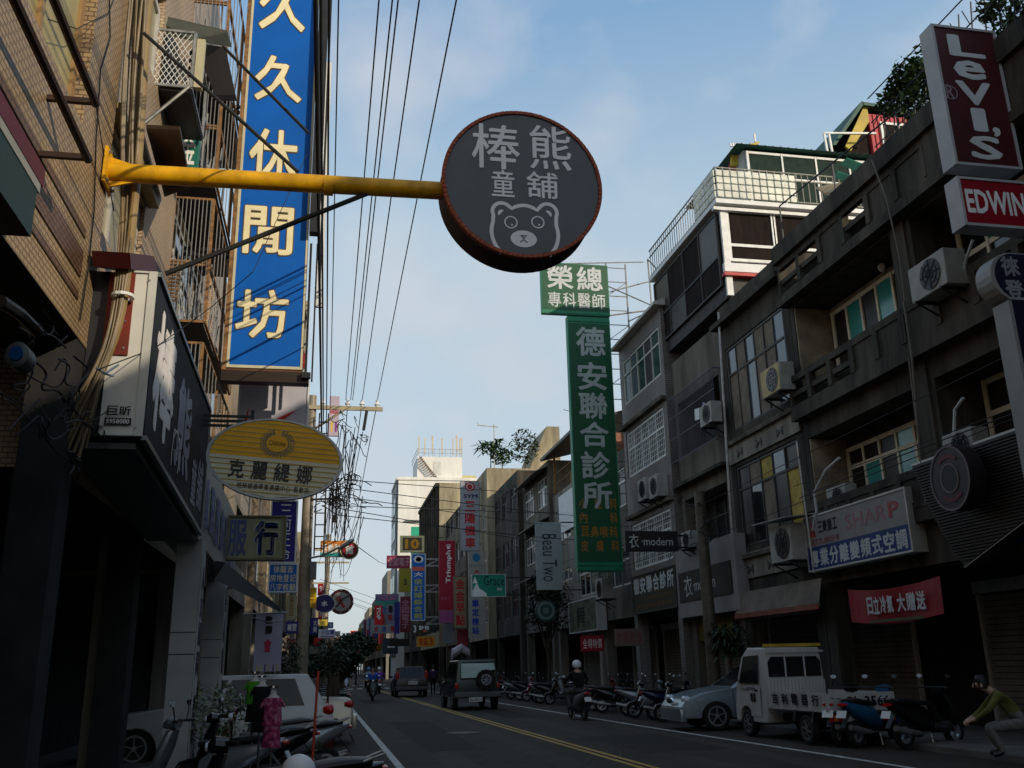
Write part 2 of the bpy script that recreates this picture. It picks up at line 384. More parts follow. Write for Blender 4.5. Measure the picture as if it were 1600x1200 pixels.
for x, y, w_ in ((3.4, 24, 'nearer'), (6.7, 40, 'farther')):
    t = thing('manhole_cover', (x, y, .005), w_+' round iron manhole cover in the road', 'manhole cover'); MB().loft([((x, y, .004), X_*.33, Y_*.33), ((x, y, .013), X_*.32, Y_*.32)], 24).build('lid', mat('cast_iron', (.05, .04, .035), .5, .4, 20, metal=.5), t); MB().ring((x, y, .004), X_, Y_, .335, .4, Z_*.012, 28).build('rim', M['cast_iron'], t)
# ================================================================ RIGHT SIDE, NEAR HOUSES
RX = 11.2
def fR(x=RX): return frR(x, 0, 0)      # u = -Y
def rwin(root, ya, yb, z0, z1, cols, rows, fm, pms, x=RX, **k):   # ya near, yb far
    return window(root, frR(x, 0, 0), -yb, z0, -ya, z1, cols, rows, fm, pms, **k)
# --- dark concrete house with balconies (two bays)
holesR1 = [(15.75, 19.95, 7.9, 9.95, 1.0), (15.75, 19.95, 4.9, 6.6, 1.0), (11.3, 15.05, 7.9, 9.95, 1.0), (11.3, 15.05, 4.9, 6.6, 1.0)]
r1 = bldg('concrete_building', 'dark stained concrete house with open balconies and cream framed windows at the right edge', 1, RX, 11.0, 20.15, 10.2, concd, holesR1, depth=10, group='terraced houses on the right side')
# continuous ledges and parapets
for z0, z1, out, nm in ((7.05, 7.28, .28, 'ledge'), (10.0, 10.2, .32, 'ledge'), (4.0, 4.25, .2, 'ledge')):
    MB().box(RX-out, RX-.003, 11.01, 20.14, z0, z1).build(nm, concd, r1)
def parapet(root, ya, yb, z0, z1, x, solid, m, t=.13, bars=True):
    """balcony wall: solid panels and panels with two stacked openings"""
    b = MB(); 
    b.box(x, x+t, ya, yb, z1-.16, z1); b.box(x, x+t, ya, yb, z0, z0+.12)
    n = max(1, round((yb-ya)/1.0)); w = (yb-ya)/n
    for i in range(n+1):
        yy = ya+i*w; b.box(x-.02, x+t+.02, max(ya, yy-.08), min(yb, yy+.08), z0+.121, z1-.161)
    pan = MB()
    for i in range(n):
        if solid(i): pan.box(x+.03, x+t-.02, ya+i*w+.081, ya+(i+1)*w-.081, z0+.122, z1-.162)
        else: b.box(x+.02, x+t-.02, ya+i*w+.081, ya+(i+1)*w-.081, (z0+z1)/2-.09, (z0+z1)/2+.03)
    b.build('parapet', m, root); 
    if pan.v: pan.build('parapet_panel', m, root)
parapet(r1, 15.4, 20.1, 7.29, 8.15, RX-.26, lambda i: i < 2, concd)
parapet(r1, 11.1, 15.38, 7.29, 8.15, RX-.26, lambda i: i > 1, concd)
parapet(r1, 11.1, 15.38, 4.26, 5.0, RX-.2, lambda i: True, concd)
parapet(r1, 15.4, 20.1, 4.26, 5.0, RX-.2, lambda i: True, concd)
pbm = mat('peeling_plaster', (.30, .24, .165), .9, .55, 1.3, bump=.4)
MB().box(RX+.02, RX+.985, 19.9, 19.945, 7.92, 9.93).build('plaster_reveal', pbm, r1); MB().box(RX+.02, RX+.985, 19.9, 19.945, 4.92, 6.58).build('plaster_reveal', pbm, r1)
MB().box(RX+.955, RX+.985, 15.8, 19.89, 9.76, 9.93).build('plaster_head', pbm, r1)
# roof parapet with openings and a solid head band
parapet(r1, 14.0, 20.1, 10.21, 11.15, RX-.22, lambda i: i in (0, 1, 3), concd)
MB().box(RX+.3, RX+.8, 14.2, 19.9, 10.21, 11.0).build('dark_backing', dark, r1)  # dark backing box added so the parapet openings do not show bright
MB().box(RX-.24, RX-.06, 11.05, 13.98, 10.21, 11.15).build('parapet_panel', concd, r1)
MB().box(RX-.34, RX+.05, 11.01, 20.14, 11.151, 11.6).build('parapet_beam', concd, r1)
MB().box(RX-.05, RX-.003, 15.2, 15.62, 4.26, 9.99).build('pilaster', conc, r1)
tealset = [glassb, glasst, glassb, glass, glassb]
rwin(r1, 16.55, 19.75, 7.3, 9.75, 5, [.6], creamf, [glassb, glass, glassb, glasst, glassb, glassb, glasst, glassb, glasst, glassb], x=RX+.97, t=.1)
rwin(r1, 16.55, 19.85, 4.95, 6.3, 5, [.68], creamf, [glassb, glasst, glassb, glasst, glassb, glassb, glass, glassb, glasst, glassb], x=RX+.97, t=.1)
rwin(r1, 11.8, 14.9, 7.95, 9.8, 4, [.6], creamf, [glassb, glass, glasst], x=RX+.97, t=.1)
rwin(r1, 11.8, 14.9, 4.95, 6.5, 4, [.6], creamf, [glassb, curt, glassb, glass], x=RX+.97, t=.1)
b = MB(); b.tube([P(1412, 470, X=10.85), P(1425, 560, X=10.85), P(1437, 700, X=10.85)], .022); b.tube([P(1420, 560, X=10.84), P(1447, 790, X=10.84)], .016)
b.tube([P(1362, 250, X=10.8), P(1385, 310, X=10.8), P(1405, 400, X=10.82), P(1414, 470, X=10.84)], .016)
b.build('drain_pipe', cabg, r1)
b = MB(); b.loft([(P(1379, 418, X=11.9)+X_*k, Y_*.09*s, Z_*.11*s) for k, s in ((0, 1), (-.05, .9), (-.1, .4))], 10); b.build('wall_lamp', white, r1)
# --- house with enclosed balcony (big grid windows)
r2 = bldg('concrete_building', 'dark house whose balconies are closed with grid windows above carved white bands', 1, RX, 20.15, 24.4, 11.6, concd,
          [(20.5, 24.1, 7.75, 10.25, .12), (20.5, 24.1, 4.5, 6.75, .12)], depth=10, group='terraced houses on the right side')
rwin(r2, 20.55, 24.05, 7.8, 10.2, 6, [.68], darkf, [ycur, ycur, glassg, ycur, ycur, glassg, glassg, ycur, glassg, ycur, ycur, glassg], x=RX+.08, t=.06)
rwin(r2, 20.55, 24.05, 4.55, 6.7, 5, [.72], darkf, [glassb, glass, ycur, glassb, curt, glassb, ycur, curt, glassg, glassb], x=RX+.08, t=.06)
for zc in (7.28, 4.08):
    fr = fR(RX-.02)
    MB().box(RX-.06, RX-.003, 20.2, 24.35, zc-.42, zc+.26).build('band_panel', concl, r2)
    MB().box(RX-.16, RX-.062, 20.17, 24.38, zc+.1, zc+.2).build('ledge', conc, r2)
    b = MB()
    for yc in (21.2, 22.4, 23.6):
        x = RX-.065
        for s in (-1, 1): b.prism([(x, yc, zc-.2), (x, yc+s*.16, zc-.09), (x, yc+s*.16, zc-.31)], (-.02, 0, 0))
    b.build('bow_tie_ornament', darkf, r2)
MB().box(RX-.3, RX+.2, 20.17, 24.38, 10.9, 11.05).build('ledge', concd, r2)
# awning shop below
a = MB(); a.add([(RX-.22, 19.7, 3.3), (RX-.22, 24.2, 3.3), (RX-.35, 24.2, 2.75), (RX-.35, 19.7, 2.75)], [(0, 1, 2, 3)]); 
for k in range(5): a.box(RX-.35-.02, RX-.32, 19.7, 24.2, 2.68+k*.001, 2.76) if k == 0 else None
tag(a.build('awning', mat('awning_beige', (.20, .165, .13), .8, .3, 2)), 'faded beige canvas awning with a red hem over the dark shop beside the mini truck', 'awning')
aw = bpy.data.objects['awning']; MB().box(RX-.385, RX-.36, 19.7, 24.2, 2.62, 2.74).build('hem', mat('hem_dull_red', (.25, .07, .05), .8, .3), aw)
# --- grey stained house with cage
r3 = bldg('rendered_building', 'grimy grey rendered house with a barred purple grey balcony left of the grid windows', 1, RX, 24.4, 28.4, 11.2, greyr,
          [(24.7, 28.1, 7.9, 9.7, .9), (24.8, 28.1, 4.7, 6.5, .7)], depth=10, group='terraced houses on the right side')
rwin(r3, 24.9, 27.9, 8.0, 9.6, 4, [.65], darkf, [glassg, glassb, glassg, glass], x=RX+.87)
rwin(r3, 24.9, 27.9, 4.8, 6.4, 4, [.65], darkf, [glassb, glass, glassb, glassb], x=RX+.67)
b = MB(); 
for i in range(34): y = 24.6+i*.11; b.box(RX-.24, RX-.225, y, y+.015, 7.75, 9.85)
for z in (7.75, 8.5, 9.2, 9.85): b.box(RX-.25, RX-.226, 24.55, 28.3, z, z+.03)
for y in (24.56, 28.28): b.bar((RX-.24, y, 9.86), (RX, y, 9.86), .03); b.bar((RX-.24, y, 7.76), (RX, y, 7.76), .03)
b.build('window_cage', mat('cage_purple_grey', (.10, .09, .12), .6, .2), r3)
MB().box(RX-.3, RX-.003, 24.45, 28.35, 6.9, 7.0).build('ledge', concd, r3)
b = MB().quad(P(1085, 640, X=RX-.26), P(1092, 637, X=RX-.26), P(1093, 655, X=RX-.26), P(1086, 657, X=RX-.26)); b.build('notice', white, r3)
b = MB(); c = P(1100, 642, X=RX-.27); b.loft([(c, Y_*.17, Z_*.27), (c+X_*.02, Y_*.17, Z_*.27)], 12); b.build('hanging_basket', mat('lilac_plastic', (.3, .26, .4), .6, .1), r3)
# --- tiled house with sloping roof window band
tl = tile('grey_pink_tile', (.26, .22, .2), (.22, .19, .17), (.12, .11, .1), .2, .07)
r4 = bldg('tiled_building', 'grey pink tiled house with white lattice windows right of the tall green sign', 1, RX-.25, 28.4, 33.2, 13.3, tl,
          [(28.7, 32.8, 10.95, 12.7, .15), (28.8, 32.9, 8.15, 9.85, .12), (28.8, 32.9, 4.75, 6.4, .12)], depth=10, group='terraced houses on the right side')
rwin(r4, 28.75, 32.75, 11.0, 12.65, 5, [.68], alu, [glassv, glassg, glassv, glassb, glassv], x=RX-.18, t=.07)
def lattice_win(root, ya, yb, z0, z1, x):
    f = rwin(root, ya, yb, z0, z1, 5, [.62], whitef, [glassb, glassv, glassg], x=x, t=.07)
    b = MB(); fr = frR(x, 0, 0)
    n = 20
    for i in range(1, n):
        u = -yb+(yb-ya)*i/n
        if i % 4: b.fbox(fr, u-.011, u+.011, z0, z1, .03, .05)
    k = 8
    for j in range(1, k): v = z0+(z1-z0)*j/k; b.fbox(fr, -yb, -ya, v-.011, v+.011, .031, .048)
    b.build('lattice', whitef, f)
lattice_win(r4, 28.9, 32.8, 8.2, 9.8, RX-.16); lattice_win(r4, 28.9, 32.8, 4.8, 6.35, RX-.16)
b = MB(); b.prism([(RX-.55, 28.2, 13.3), (RX+.3, 28.2, 13.3), (RX+.3, 28.2, 13.75), (RX-.55, 28.2, 13.4)], (0, 5.1, 0)); b.build('eave', alu, r4)
MB().box(RX-.45, RX-.253, 28.42, 33.1, 10.0, 10.12).build('ledge', conc, r4); MB().box(RX-.4, RX-.253, 28.42, 33.1, 6.6, 6.72).build('ledge', conc, r4)
# white box fascia of the dress shop and cladding
b = MB().box(10.85, RX-.01, 23.9, 28.4, 2.85, 4.9); fs = b.build('fascia', mat('pale_fascia', (.27, .24, .23), .7, .15, 1)); tag(fs, 'plain pale fascia box above the dress shop, behind the dark shop name board', 'fascia')

# --- penthouse on the corner roof (white frames, sunlit)
ph = thing('penthouse', (13, 24.5, 11.6), 'white framed rooftop penthouse with dark screens and a glass block terrace', 'penthouse')
MB().box(11.15, 15.9, 23.5, 29.2, 11.65, 14.55).build('wall', mat('dark_panel', (.05, .045, .045), .7, .3), ph)
for i in range(3):
    window(ph, frY(0, 23.46, 0), 11.35+i*1.5, 12.85, 12.8+i*1.5, 14.45, 1, [.3], whitef, [screen], t=.09)
window(ph, frR(11.1, 0, 0), -29.1, 12.1, -23.6, 14.4, 4, [.4], darkf, [screen, glassb, screen], t=.05)
MB().box(11.13, 11.32, 23.38, 23.47, 11.7, 14.5).build('post', whitef, ph)
MB().box(11.1, 15.9, 23.36, 23.5, 12.45, 12.72).build('sill', white, ph)
MB().box(11.05, 15.9, 23.3, 23.5, 12.3, 12.4).build('trim', redp, ph)
MB().box(10.95, 16.2, 23.2, 29.3, 14.58, 14.72).build('deck', white, ph); MB().box(10.9, 16.2, 23.3, 23.45, 14.4, 14.5).build('trim', whitef, ph)
# terrace: glass blocks + railing
blkm = mat('glass_block', (.66, .66, .56), .35, .25, 3); q = None
for j in range(4):
    for i in range(11):
        x = 11.0+i*.235; z = 14.75+j*.235
        o = MB().box(x, x+.205, 23.15, 23.21, z, z+.205)
        if q is None: q = o.build('glass_block', blkm, ph, bevel=.012, seg=1); q0 = Vector((x, 0, z))
        else:
            c = q.copy(); COL.objects.link(c); c.location = Vector((x, 0, z))-q0
for j in range(4):
    for i in range(7):
        c = q.copy(); COL.objects.link(c); c.rotation_euler = (0, 0, math.pi/2)
        base = Vector((11.0+.0, 23.15, 14.75))-WL[ph.name]
        tgt = Vector((10.98, 23.2+i*.235, 14.75+j*.235))-WL[ph.name]
        rot = Matrix.Rotation(math.pi/2, 3, 'Z') @ base
        c.location = Vector((tgt.x-rot.x+.0, tgt.y-rot.y, tgt.z-base.z))
b = MB()
for z in (15.75, 15.5, 14.78): b.bar((13.6 if z < 15.7 else 11, 23.2, z), (16.2, 23.2, z), .035); b.bar((11, 24.9 if z < 15.7 else 23.2, z), (11, 29.2, z), .035)
for i in range(13): b.bar((13.6+i*.21, 23.2, 14.75), (13.6+i*.21, 23.2, 15.75), .02)
for i in range(22): b.bar((11, 24.9+i*.2, 14.75), (11, 24.9+i*.2, 15.75), .02)
for i in range(12): b.bar((11+i*.24, 23.2, 15.6), (11+i*.24, 23.2, 15.78), .03)
b.build('railing', mat('railing_paint', (.25, .24, .2), .6, .3), ph)
# green roofed room on the terrace
rm = thing('rooftop_room', (15, 25.5, 14.7), 'glazed rooftop room with a dark green roof on the penthouse terrace', 'roof room')
MB().box(12.65, 17.6, 24.5, 28.4, 14.73, 17.25).build('wall', mat('pale_siding', (.5, .52, .5), .7, .2, streak=True), rm)
window(rm, frY(0, 24.47, 0), 12.75, 15.2, 17.5, 17.15, 4, [.55], whitef, [screeng], t=.08)
b = MB(); b.add([(12.3, 24.2, 17.3), (17.9, 24.2, 17.3), (17.9, 28.7, 17.3), (12.3, 28.7, 17.3), (13.2, 25.4, 17.75), (17.2, 25.4, 17.75), (17.2, 27.6, 17.75), (13.2, 27.6, 17.75)],
              [(0, 1, 5, 4), (1, 2, 6, 5), (2, 3, 7, 6), (3, 0, 4, 7), (4, 5, 6, 7), (0, 3, 2, 1)]); b.build('roof', dgreen, rm)
b = MB()
for i in range(20): b.bar((12.5+i*.27, 24.25, 17.34), (13.3+i*.2, 25.4, 17.78), .03)
b.build('roof_rib', dgreen, rm)
g_ = [P(x, y, Y=24.9) for x, y in ((1143, 258), (1143, 232), (1165, 226), (1188, 221), (1178, 236), (1156, 258))]
MB().prism(g_, (0, .1, 0)).build('gable', mat('yellow_paint', (.5, .36, .04), .6, .2), rm)
g_ = [P(x, y, Y=25.1) for x, y in ((1137, 268), (1146, 236), (1170, 240), (1162, 268))]; MB().prism(g_, (0, .1, 0)).build('gable_board', mat('red_siding', (.5, .04, .05), .6, .2, 3, streak=True), rm)
b = MB()
for i in range(6): p = P(1142+i*4, 229, Y=25); b.bar(p, p+Z_*.12, .05)
p = P(1180, 222, Y=25); b.bar(p, p+Z_*.3, .05)
b.build('ridge_finial', white, rm)
# loose green sheets on the roof edge
for i, q in enumerate((((1322, 247), (1361, 262), (1347, 272), (1312, 257)), ((1308, 268), (1345, 282), (1330, 289), (1300, 275)))):
    o = MB().prism([P(x, y, X=12.2) for x, y in q], (.03, 0, .02)).build('corrugated_sheet', green)
    tag(o, ('upper' if i == 0 else 'lower')+' loose bright green sheet lying on the roof edge below the penthouse room', 'roof sheet')
o = MB().prism([P(1275, 295, X=12.4), P(1330, 285, X=12.4), P(1345, 293, X=11.9), P(1290, 305, X=11.9)], (0, 0, .05)).build('wooden_board', mat('tan_wood', (.4, .28, .15), .8, .3)); tag(o, 'tan wooden board lying on the roof edge beside the green sheets', 'board')
# --- red house behind
rh = thing('rooftop_house', (20, 28, 11), 'red walled rooftop house with green roof standing behind the penthouse', 'roof house')
redw = mat('red_siding', (.5, .04, .05), .6, .2, 3, streak=True)
MB().box(20.2, 22.6, 28.6, 33, 11.2, 22.0).build('wall', redw, rh)
window(rh, frY(0, 28.57, 0), 20.7, 20.35, 22.2, 21.6, 2, [], whitef, [screen], t=.1)
b = MB()
for i in range(5): b.box(20.9, 22.3, 28.5, 28.59, 18.95+i*.18, 19.04+i*.18)
b.build('louvre', white, rh)
b = MB()
for i in range(13): b.box(20.22+i*.19, 20.24+i*.19, 28.56, 28.6, 11.3, 21.98)
b.build('siding_rib', redw, rh)
b = MB(); b.prism([(19.9, 28.35, 22.22), (22.85, 28.35, 22.05), (22.85, 28.35, 22.2), (19.9, 28.35, 22.36)], (0, 4.8, 0)); b.prism([(18.35, 28.35, 20.3), (18.5, 28.35, 20.3), (19.95, 28.35, 22.25), (19.9, 28.35, 22.4)], (0, 4.8, 0)); b.build('roof', dgreen, rh)
MB().prism([(18.4, 28.7, 17.2), (20.18, 28.7, 17.2), (20.18, 28.7, 22.2), (19.3, 28.7, 21.1)], (0, 4, 0)).build('lean_to', screen, rh)
MB().prism([(19.0, 28.5, 20.4), (20.1, 28.5, 22.35), (20.18, 28.5, 22.35), (20.18, 28.5, 21.6), (19.2, 28.5, 20.2)], (0, .1, 0)).build('yellow_barge_board', mat('yellow_paint', (.5, .36, .04), .6, .2), rh)
b = MB(); b.bar((18.6, 28.1, 19.0), (20.3, 28.1, 19.9), .09); b.bar((17.9, 28.1, 20.6), (20.1, 28.1, 20.8), .07); b.bar((18.0, 28.1, 18.4), (17.9, 28.1, 20.6), .07); b.bar((18.2, 28.1, 18.4), (18.1, 28.1, 20.6), .07); b.bar((20.3, 28.1, 17.4), (20.3, 28.1, 19.9), .09); b.bar((19.4, 28.1, 17.4), (19.4, 28.1, 19.4), .07); b.build('frame', whitef, rh)
# thin handrail running along the parapet
b = MB(); pts = [P(1218, 322, X=11.3), P(1300, 255, X=11.3), P(1400, 175, X=11.3), P(1470, 105, X=11.3)]
b.tube(pts, .02); 
for q_ in pts[:3]: b.bar(q_-Z_*1.2, q_, .03)
tag(b.build('handrail', blackst), 'thin dark handrail along the parapet above the balconies', 'railing')
# trellis with vine
tr = thing('trellis', (11.6, 13, 11.6), 'rusty wire trellis overgrown with a vine behind the tall maroon sign', 'trellis')
b = MB()
for k in range(14):
    y = 10.8+k*.36; b.bar((11.2, y, 11.6), (11.5, y+.1, 13.3), .02)
    b.bar((11.2, y, 11.6+k % 2), (11.3, y+.36, 12.6), .015); b.bar((11.3, y, 12.7), (11.5, y+.36, 13.3), .015)
for z in (12.1, 12.7, 13.3): b.bar((11.3, 10.8, z), (11.3, 15.9, z), .02)
b.build('wire_frame', blackst, tr)
def leaves(mb, c, r, n, s, rnd=R_):
    for _ in range(n):
        while True:
            d = Vector((rnd.uniform(-1, 1), rnd.uniform(-1, 1), rnd.uniform(-1, 1)))
            if .15 < d.length < 1: break
        p = V3(c)+Vector((d.x*r[0], d.y*r[1], d.z*r[2])); k = s*rnd.uniform(.5, 1.3)
        a = Vector((rnd.uniform(-1, 1), rnd.uniform(-1, 1), rnd.uniform(-.7, .7))).normalized()*k; b_ = a.cross(Vector((rnd.uniform(-1, 1), rnd.uniform(-1, 1), 1))).normalized()*k*.5
        mb.add([p-a, p+b_, p+a, p-b_], [(0, 1, 2, 3)])
vl = MB()
for px, py in ((1438, 108), (1430, 125), (1400, 150), (1410, 125), (1395, 165), (1418, 100), (1405, 138), (1428, 165), (1434, 92), (1388, 158), (1450, 130), (1425, 150), (1420, 112), (1440, 145), (1458, 155), (1415, 135), (1562, 20), (1590, 45), (1580, 70), (1545, 12), (1595, 15), (1570, 60), (1600, 90), (1598, 120)):
    leaves(vl, P(px, py, X=11.45), (.28, .35, .24), 80, .085)
vl.build('vine_leaf', leafm, tr)

# --- air conditioners
def ac(c, face, w, h, d, label, cm=acm, fm=black, yel=False, rz=0):
    """outdoor unit; face=unit direction of the fan side"""
    t = thing('air_conditioner', c, label, 'air conditioner', 'air conditioners on the walls', rz=0)
    fx = V3(face); sx = fx.cross(Z_)
    fr = (V3(c)-sx*w/2+fx*d/2, sx, Z_, fx)
    MB().fbox(fr, 0, w, 0, h, -d, 0).build('casing', [cm], t, bevel=.015, seg=1)
    if yel: MB().fbox(fr, .02, w-.02, .02, h-.02, .002, .012).build('front_panel', acy, t)
    o = fr[0]+sx*w*.4+Z_*h*.5+fx*.014; rr = min(w*.36, h*.42)
    b = MB().loft([(o, sx*rr, Z_*rr), (o+fx*.008, sx*rr, Z_*rr)], 20); b.build('fan_opening', black, t)
    b = MB()
    for k in range(1, 3): b.ring(o+fx*.01, sx, Z_, rr*k/3, rr*k/3+.01, fx*.01, 20)
    for k in range(4): a = k*math.pi/4; b.bar(o+fx*.018-(sx*math.cos(a)+Z_*math.sin(a))*rr, o+fx*.018+(sx*math.cos(a)+Z_*math.sin(a))*rr, .012, .006)
    b.build('fan_guard', steel if yel else blackst, t)
    b = MB()
    for u in (w*.15, w*.85): b.fbox(fr, u-.02, u+.02, -.05, -.004, -d*1.3, .05); b.bar(fr[0]+sx*u-Z_*.05, fr[0]+sx*u-fx*d*1.25-Z_*.35, .03)
    b.build('bracket', blackst, t); return t
ac(P(1218, 617, X=10.85), (-1, 0, 0), 1.0, .72, .4, 'yellowed air conditioner unit under the grid windows of the dark house', yel=True)
ac(P(1112, 664, X=10.85), (-1, 0, 0), .85, .62, .35, 'small dark fronted air conditioner beside the barred purple grey balcony')
ac(P(1236, 878, X=10.75), (-1, 0, 0), 1.1, .85, .45, 'big white air conditioner under a corrugated canopy left of the white and blue sign')
ac(P(1470, 460, X=10.75), (-1, 0, 0), 1.05, .68, .45, 'white air conditioner beside the tall maroon sign on the balcony ledge')
ac(P(1012, 782, X=10.75), (-1, 0, 0), .8, .75, .4, 'left of the paired air conditioners between the white lattice windows')
ac(P(1030, 778, X=10.75), (-1, 0, 0), .8, .75, .4, 'right of the paired air conditioners between the white lattice windows')
ac(P(1080, 857, X=10.8), (-1, 0, 0), .7, .5, .35, 'small air conditioner just above the pale fascia of the dress shop')
ac(P(1514, 722, X=11.0), (-1, 0, 0), .8, .55, .35, 'air conditioner peeping over the corrugated shop canopy')
ac(P(1318, 795, X=11.2), (-1, 0, 0), .8, .5, .3, 'air conditioner standing right behind the white and blue sign')
ac(P(945, 936, X=10.4), (-1, 0, 0), .9, .75, .45, 'air conditioner with round fan above the small picture sign box')
b = MB(); x = 10.7
for i in range(12): b.bar((11.15, 19.75+i*.15, 4.78+.005*i), (10.25, 19.75+i*.15, 4.68+.005*i), .13, .02)
tag(b.build('canopy', mat('corrugated_metal', (.4, .4, .4), .5, .3, 4)), 'short corrugated metal canopy over the big white air conditioner', 'canopy')
b = MB(); b.tube([P(1312, 715, X=10.7), P(1290, 735, X=10.6), P(1272, 770, X=10.55), P(1276, 800, X=10.55), P(1270, 828, X=10.6)], .03, 8); tag(b.build('hose', offw), 'pale insulated hose curving down onto the white and blue sign', 'hose')
b = MB(); b.tube([P(1245, 690, X=10.6), P(1258, 790, X=10.6), P(1272, 895, X=10.6)], .022, 6); tag(b.build('pipe', steel), 'thin steel pipe standing left of the white and blue sign', 'pipe')
b = MB(); b.tube([P(1123, 488, X=11.0), P(1135, 690, X=11.0), P(1150, 918, X=11.0)], .04, 6); tag(b.build('drain_pipe', steel), 'grey drain pipe between the grimy grey house and the grid window house', 'pipe')
tag(MB().tube([P(1505, 452, X=10.95), P(1508, 410, X=10.9), P(1520, 375, X=10.9)], .03).build('hose', offw), 'white hose rising behind the air conditioner beside the tall maroon sign', 'hose'); tag(MB().tube([P(1490, 700, X=11), P(1492, 640, X=11), P(1505, 622, X=11)], .03).build('hose', offw), 'white hose bending over above the corrugated shop canopy', 'hose')
# ================================================================ SIGN KIT
def M3(name, h, **k): return mat(name, C(h), **{**dict(rough=.5, var=.12, scale=2), **k})
def ysign(px0, py0, px1, py1, Y, face, label, texts=(), frame=None, fw=.05, dep=.2, side=None, cat='sign', name='sign', group=None, brackets=None, ext=0):
    """board across the pavement at street depth Y; texts = (mat, kind, string, u0,v0,u1,v1) in 0..1"""
    a = P(px0, py1, Y=Y); b_ = P(px1, py0, Y=Y); w = b_.x-a.x; h = b_.z-a.z
    t = thing(name, a, label, cat, group); fr = frY(a.x, Y, a.z)
    MB().fbox(fr, 0, w, 0, h, -dep, 0).build('body', side or frame or face, t)
    MB().fbox(fr, fw, w-fw, fw, h-fw, .001, .008).build('face', face, t)
    if frame:
        f = MB(); f.fbox(fr, 0, fw, 0, h, .001, .03); f.fbox(fr, w-fw, w, 0, h, .001, .03); f.fbox(fr, fw+.001, w-fw-.001, 0, fw, .001, .028); f.fbox(fr, fw+.001, w-fw-.001, h-fw, h, .001, .028); f.build('frame', frame, t)
    letters(t, fr, w, h, texts)
    if brackets:
        xb, zs = brackets; f = MB()
        for z in zs: zz = a.z+h*z; x0 = a.x if xb < a.x else a.x+w; f.bar((x0, Y+dep*.5, zz), (xb, Y+dep*.5, zz), .05)
        f.build('bracket', blackst, t)
    return t
def letters(t, fr, w, h, texts, n=.012):
    for it in texts:
        m, kind, s, u0, v0, u1, v1 = it[:7]; bold = it[7] if len(it) > 7 else .02
        g = MB()
        if kind == 'v': vtext(g, fr, s, u0*w, v0*h, u1*w, v1*h, bold, n=n)
        elif kind == 'h': htext(g, fr, s, u0*w, v0*h, u1*w, v1*h, bold, n=n)
        elif kind == 's': put(g, fr, s, u0*w, v0*h, u1*w, v1*h, bold, n)
        elif kind == 'r': put(g, fr, s, u0*w, v0*h, u1*w, v1*h, bold, n, rot=90)
        elif kind == 'R': put(g, fr, s, u0*w, v0*h, u1*w, v1*h, bold, n, rot=-90)
        elif kind == 'box': g.fbox(fr, u0*w, u1*w, v0*h, v1*h, n-.006, n-.002)
        elif kind == 'disc':
            c = fr[0]+fr[1]*(u0+u1)/2*w+fr[2]*(v0+v1)/2*h; r = (u1-u0)/2*w; r2 = (v1-v0)/2*h
            g.loft([(c+fr[3]*(n-.006), fr[1]*r, fr[2]*r2), (c+fr[3]*(n-.002), fr[1]*r, fr[2]*r2)], 28)
        elif kind == 'ring':
            c = fr[0]+fr[1]*(u0+u1)/2*w+fr[2]*(v0+v1)/2*h; r = (u1-u0)/2*w; g.ring(c+fr[3]*n, fr[1], fr[2], r*bold, r, fr[3]*.004)
        elif kind == 'poly': g.add([fr[0]+fr[1]*(u*w)+fr[2]*(v*h)+fr[3]*n for u, v in s], [tuple(range(len(s)))])
        g.build('lettering' if kind in 'vhsrR' else 'print', m, t)
tw = M3('print_white', 'e8e8e4'); tk = M3('print_black', '101012'); tr_ = M3('print_red', 'b01820'); tb = M3('print_blue', '1c3a98'); ty = M3('print_yellow', 'd8b040')
tg = M3('print_grey', '9aa2ae'); tor = M3('print_orange', 'a06a20'); tcream = M3('print_cream', 'efe2b4'); tsil = M3('print_silver', 'c4c8c8')

# ================================================================ ROUND HANGING SIGN WITH THE YELLOW ARM
cs = P(817, 287, Y=9); Rr = .905
t = thing('round_sign', (cs.x, 9, cs.z), 'round dark grey shop sign with a bear face and brick rim', 'sign')
slate = M3('slate_panel', '62666c', rough=.6, var=.08)
fr = (Vector((cs.x, 9, cs.z)), X_, Z_, -Y_)
MB().loft([(cs+Y_*.0, X_*Rr*.955, Z_*Rr*.955), (cs+Y_*.42, X_*Rr*.955, Z_*Rr*.955)], 64).build('drum', M3('drum_brown', '4a352a', rough=.7, var=.3), t)
MB().ring(cs+Y_*.03, X_, Z_, Rr*.956, Rr*.985, Y_*.39, 64).build('rim_band', M3('rim_brown', '3c2a22', rough=.7, var=.3), t)
MB().loft([(cs-Y_*.012, X_*Rr*.95, Z_*Rr*.95), (cs-Y_*.001, X_*Rr*.95, Z_*Rr*.95)], 64).build('face', slate, t)
MB().ring(cs-Y_*.024, X_, Z_, Rr*.951, Rr*.994, Y_*.05, 72).build('mortar', M3('mortar_brown', '2a201c'), t)
NB = 100; bm_ = M3('rim_brick', 'a85a42', rough=.8, var=.35, scale=30, bump=.3); bk = None
for i in range(NB):
    if bk is None:
        bk = MB().add([(x, y, z) for x in (-.0255, .0255) for y in (0, .06) for z in (Rr*.953, Rr*.998)], [(0, 1, 3, 2), (4, 6, 7, 5), (0, 4, 5, 1), (2, 3, 7, 6), (0, 2, 6, 4), (1, 5, 7, 3)]).build('brick', bm_, local=True, bevel=.003, seg=1); bk.parent = t; c = bk
    else: c = bk.copy(); COL.objects.link(c)
    c.location = (0, -.03+R_.uniform(-.002, .002), 0); c.rotation_euler = (0, 2*math.pi*i/NB, 0)
lt = M3('sign_letter_grey', 'eef0f4', rough=.5, var=.05)
U = lambda px, py: ((P(px, py, Y=9)-cs).x, (P(px, py, Y=9)-cs).z)
g = MB()
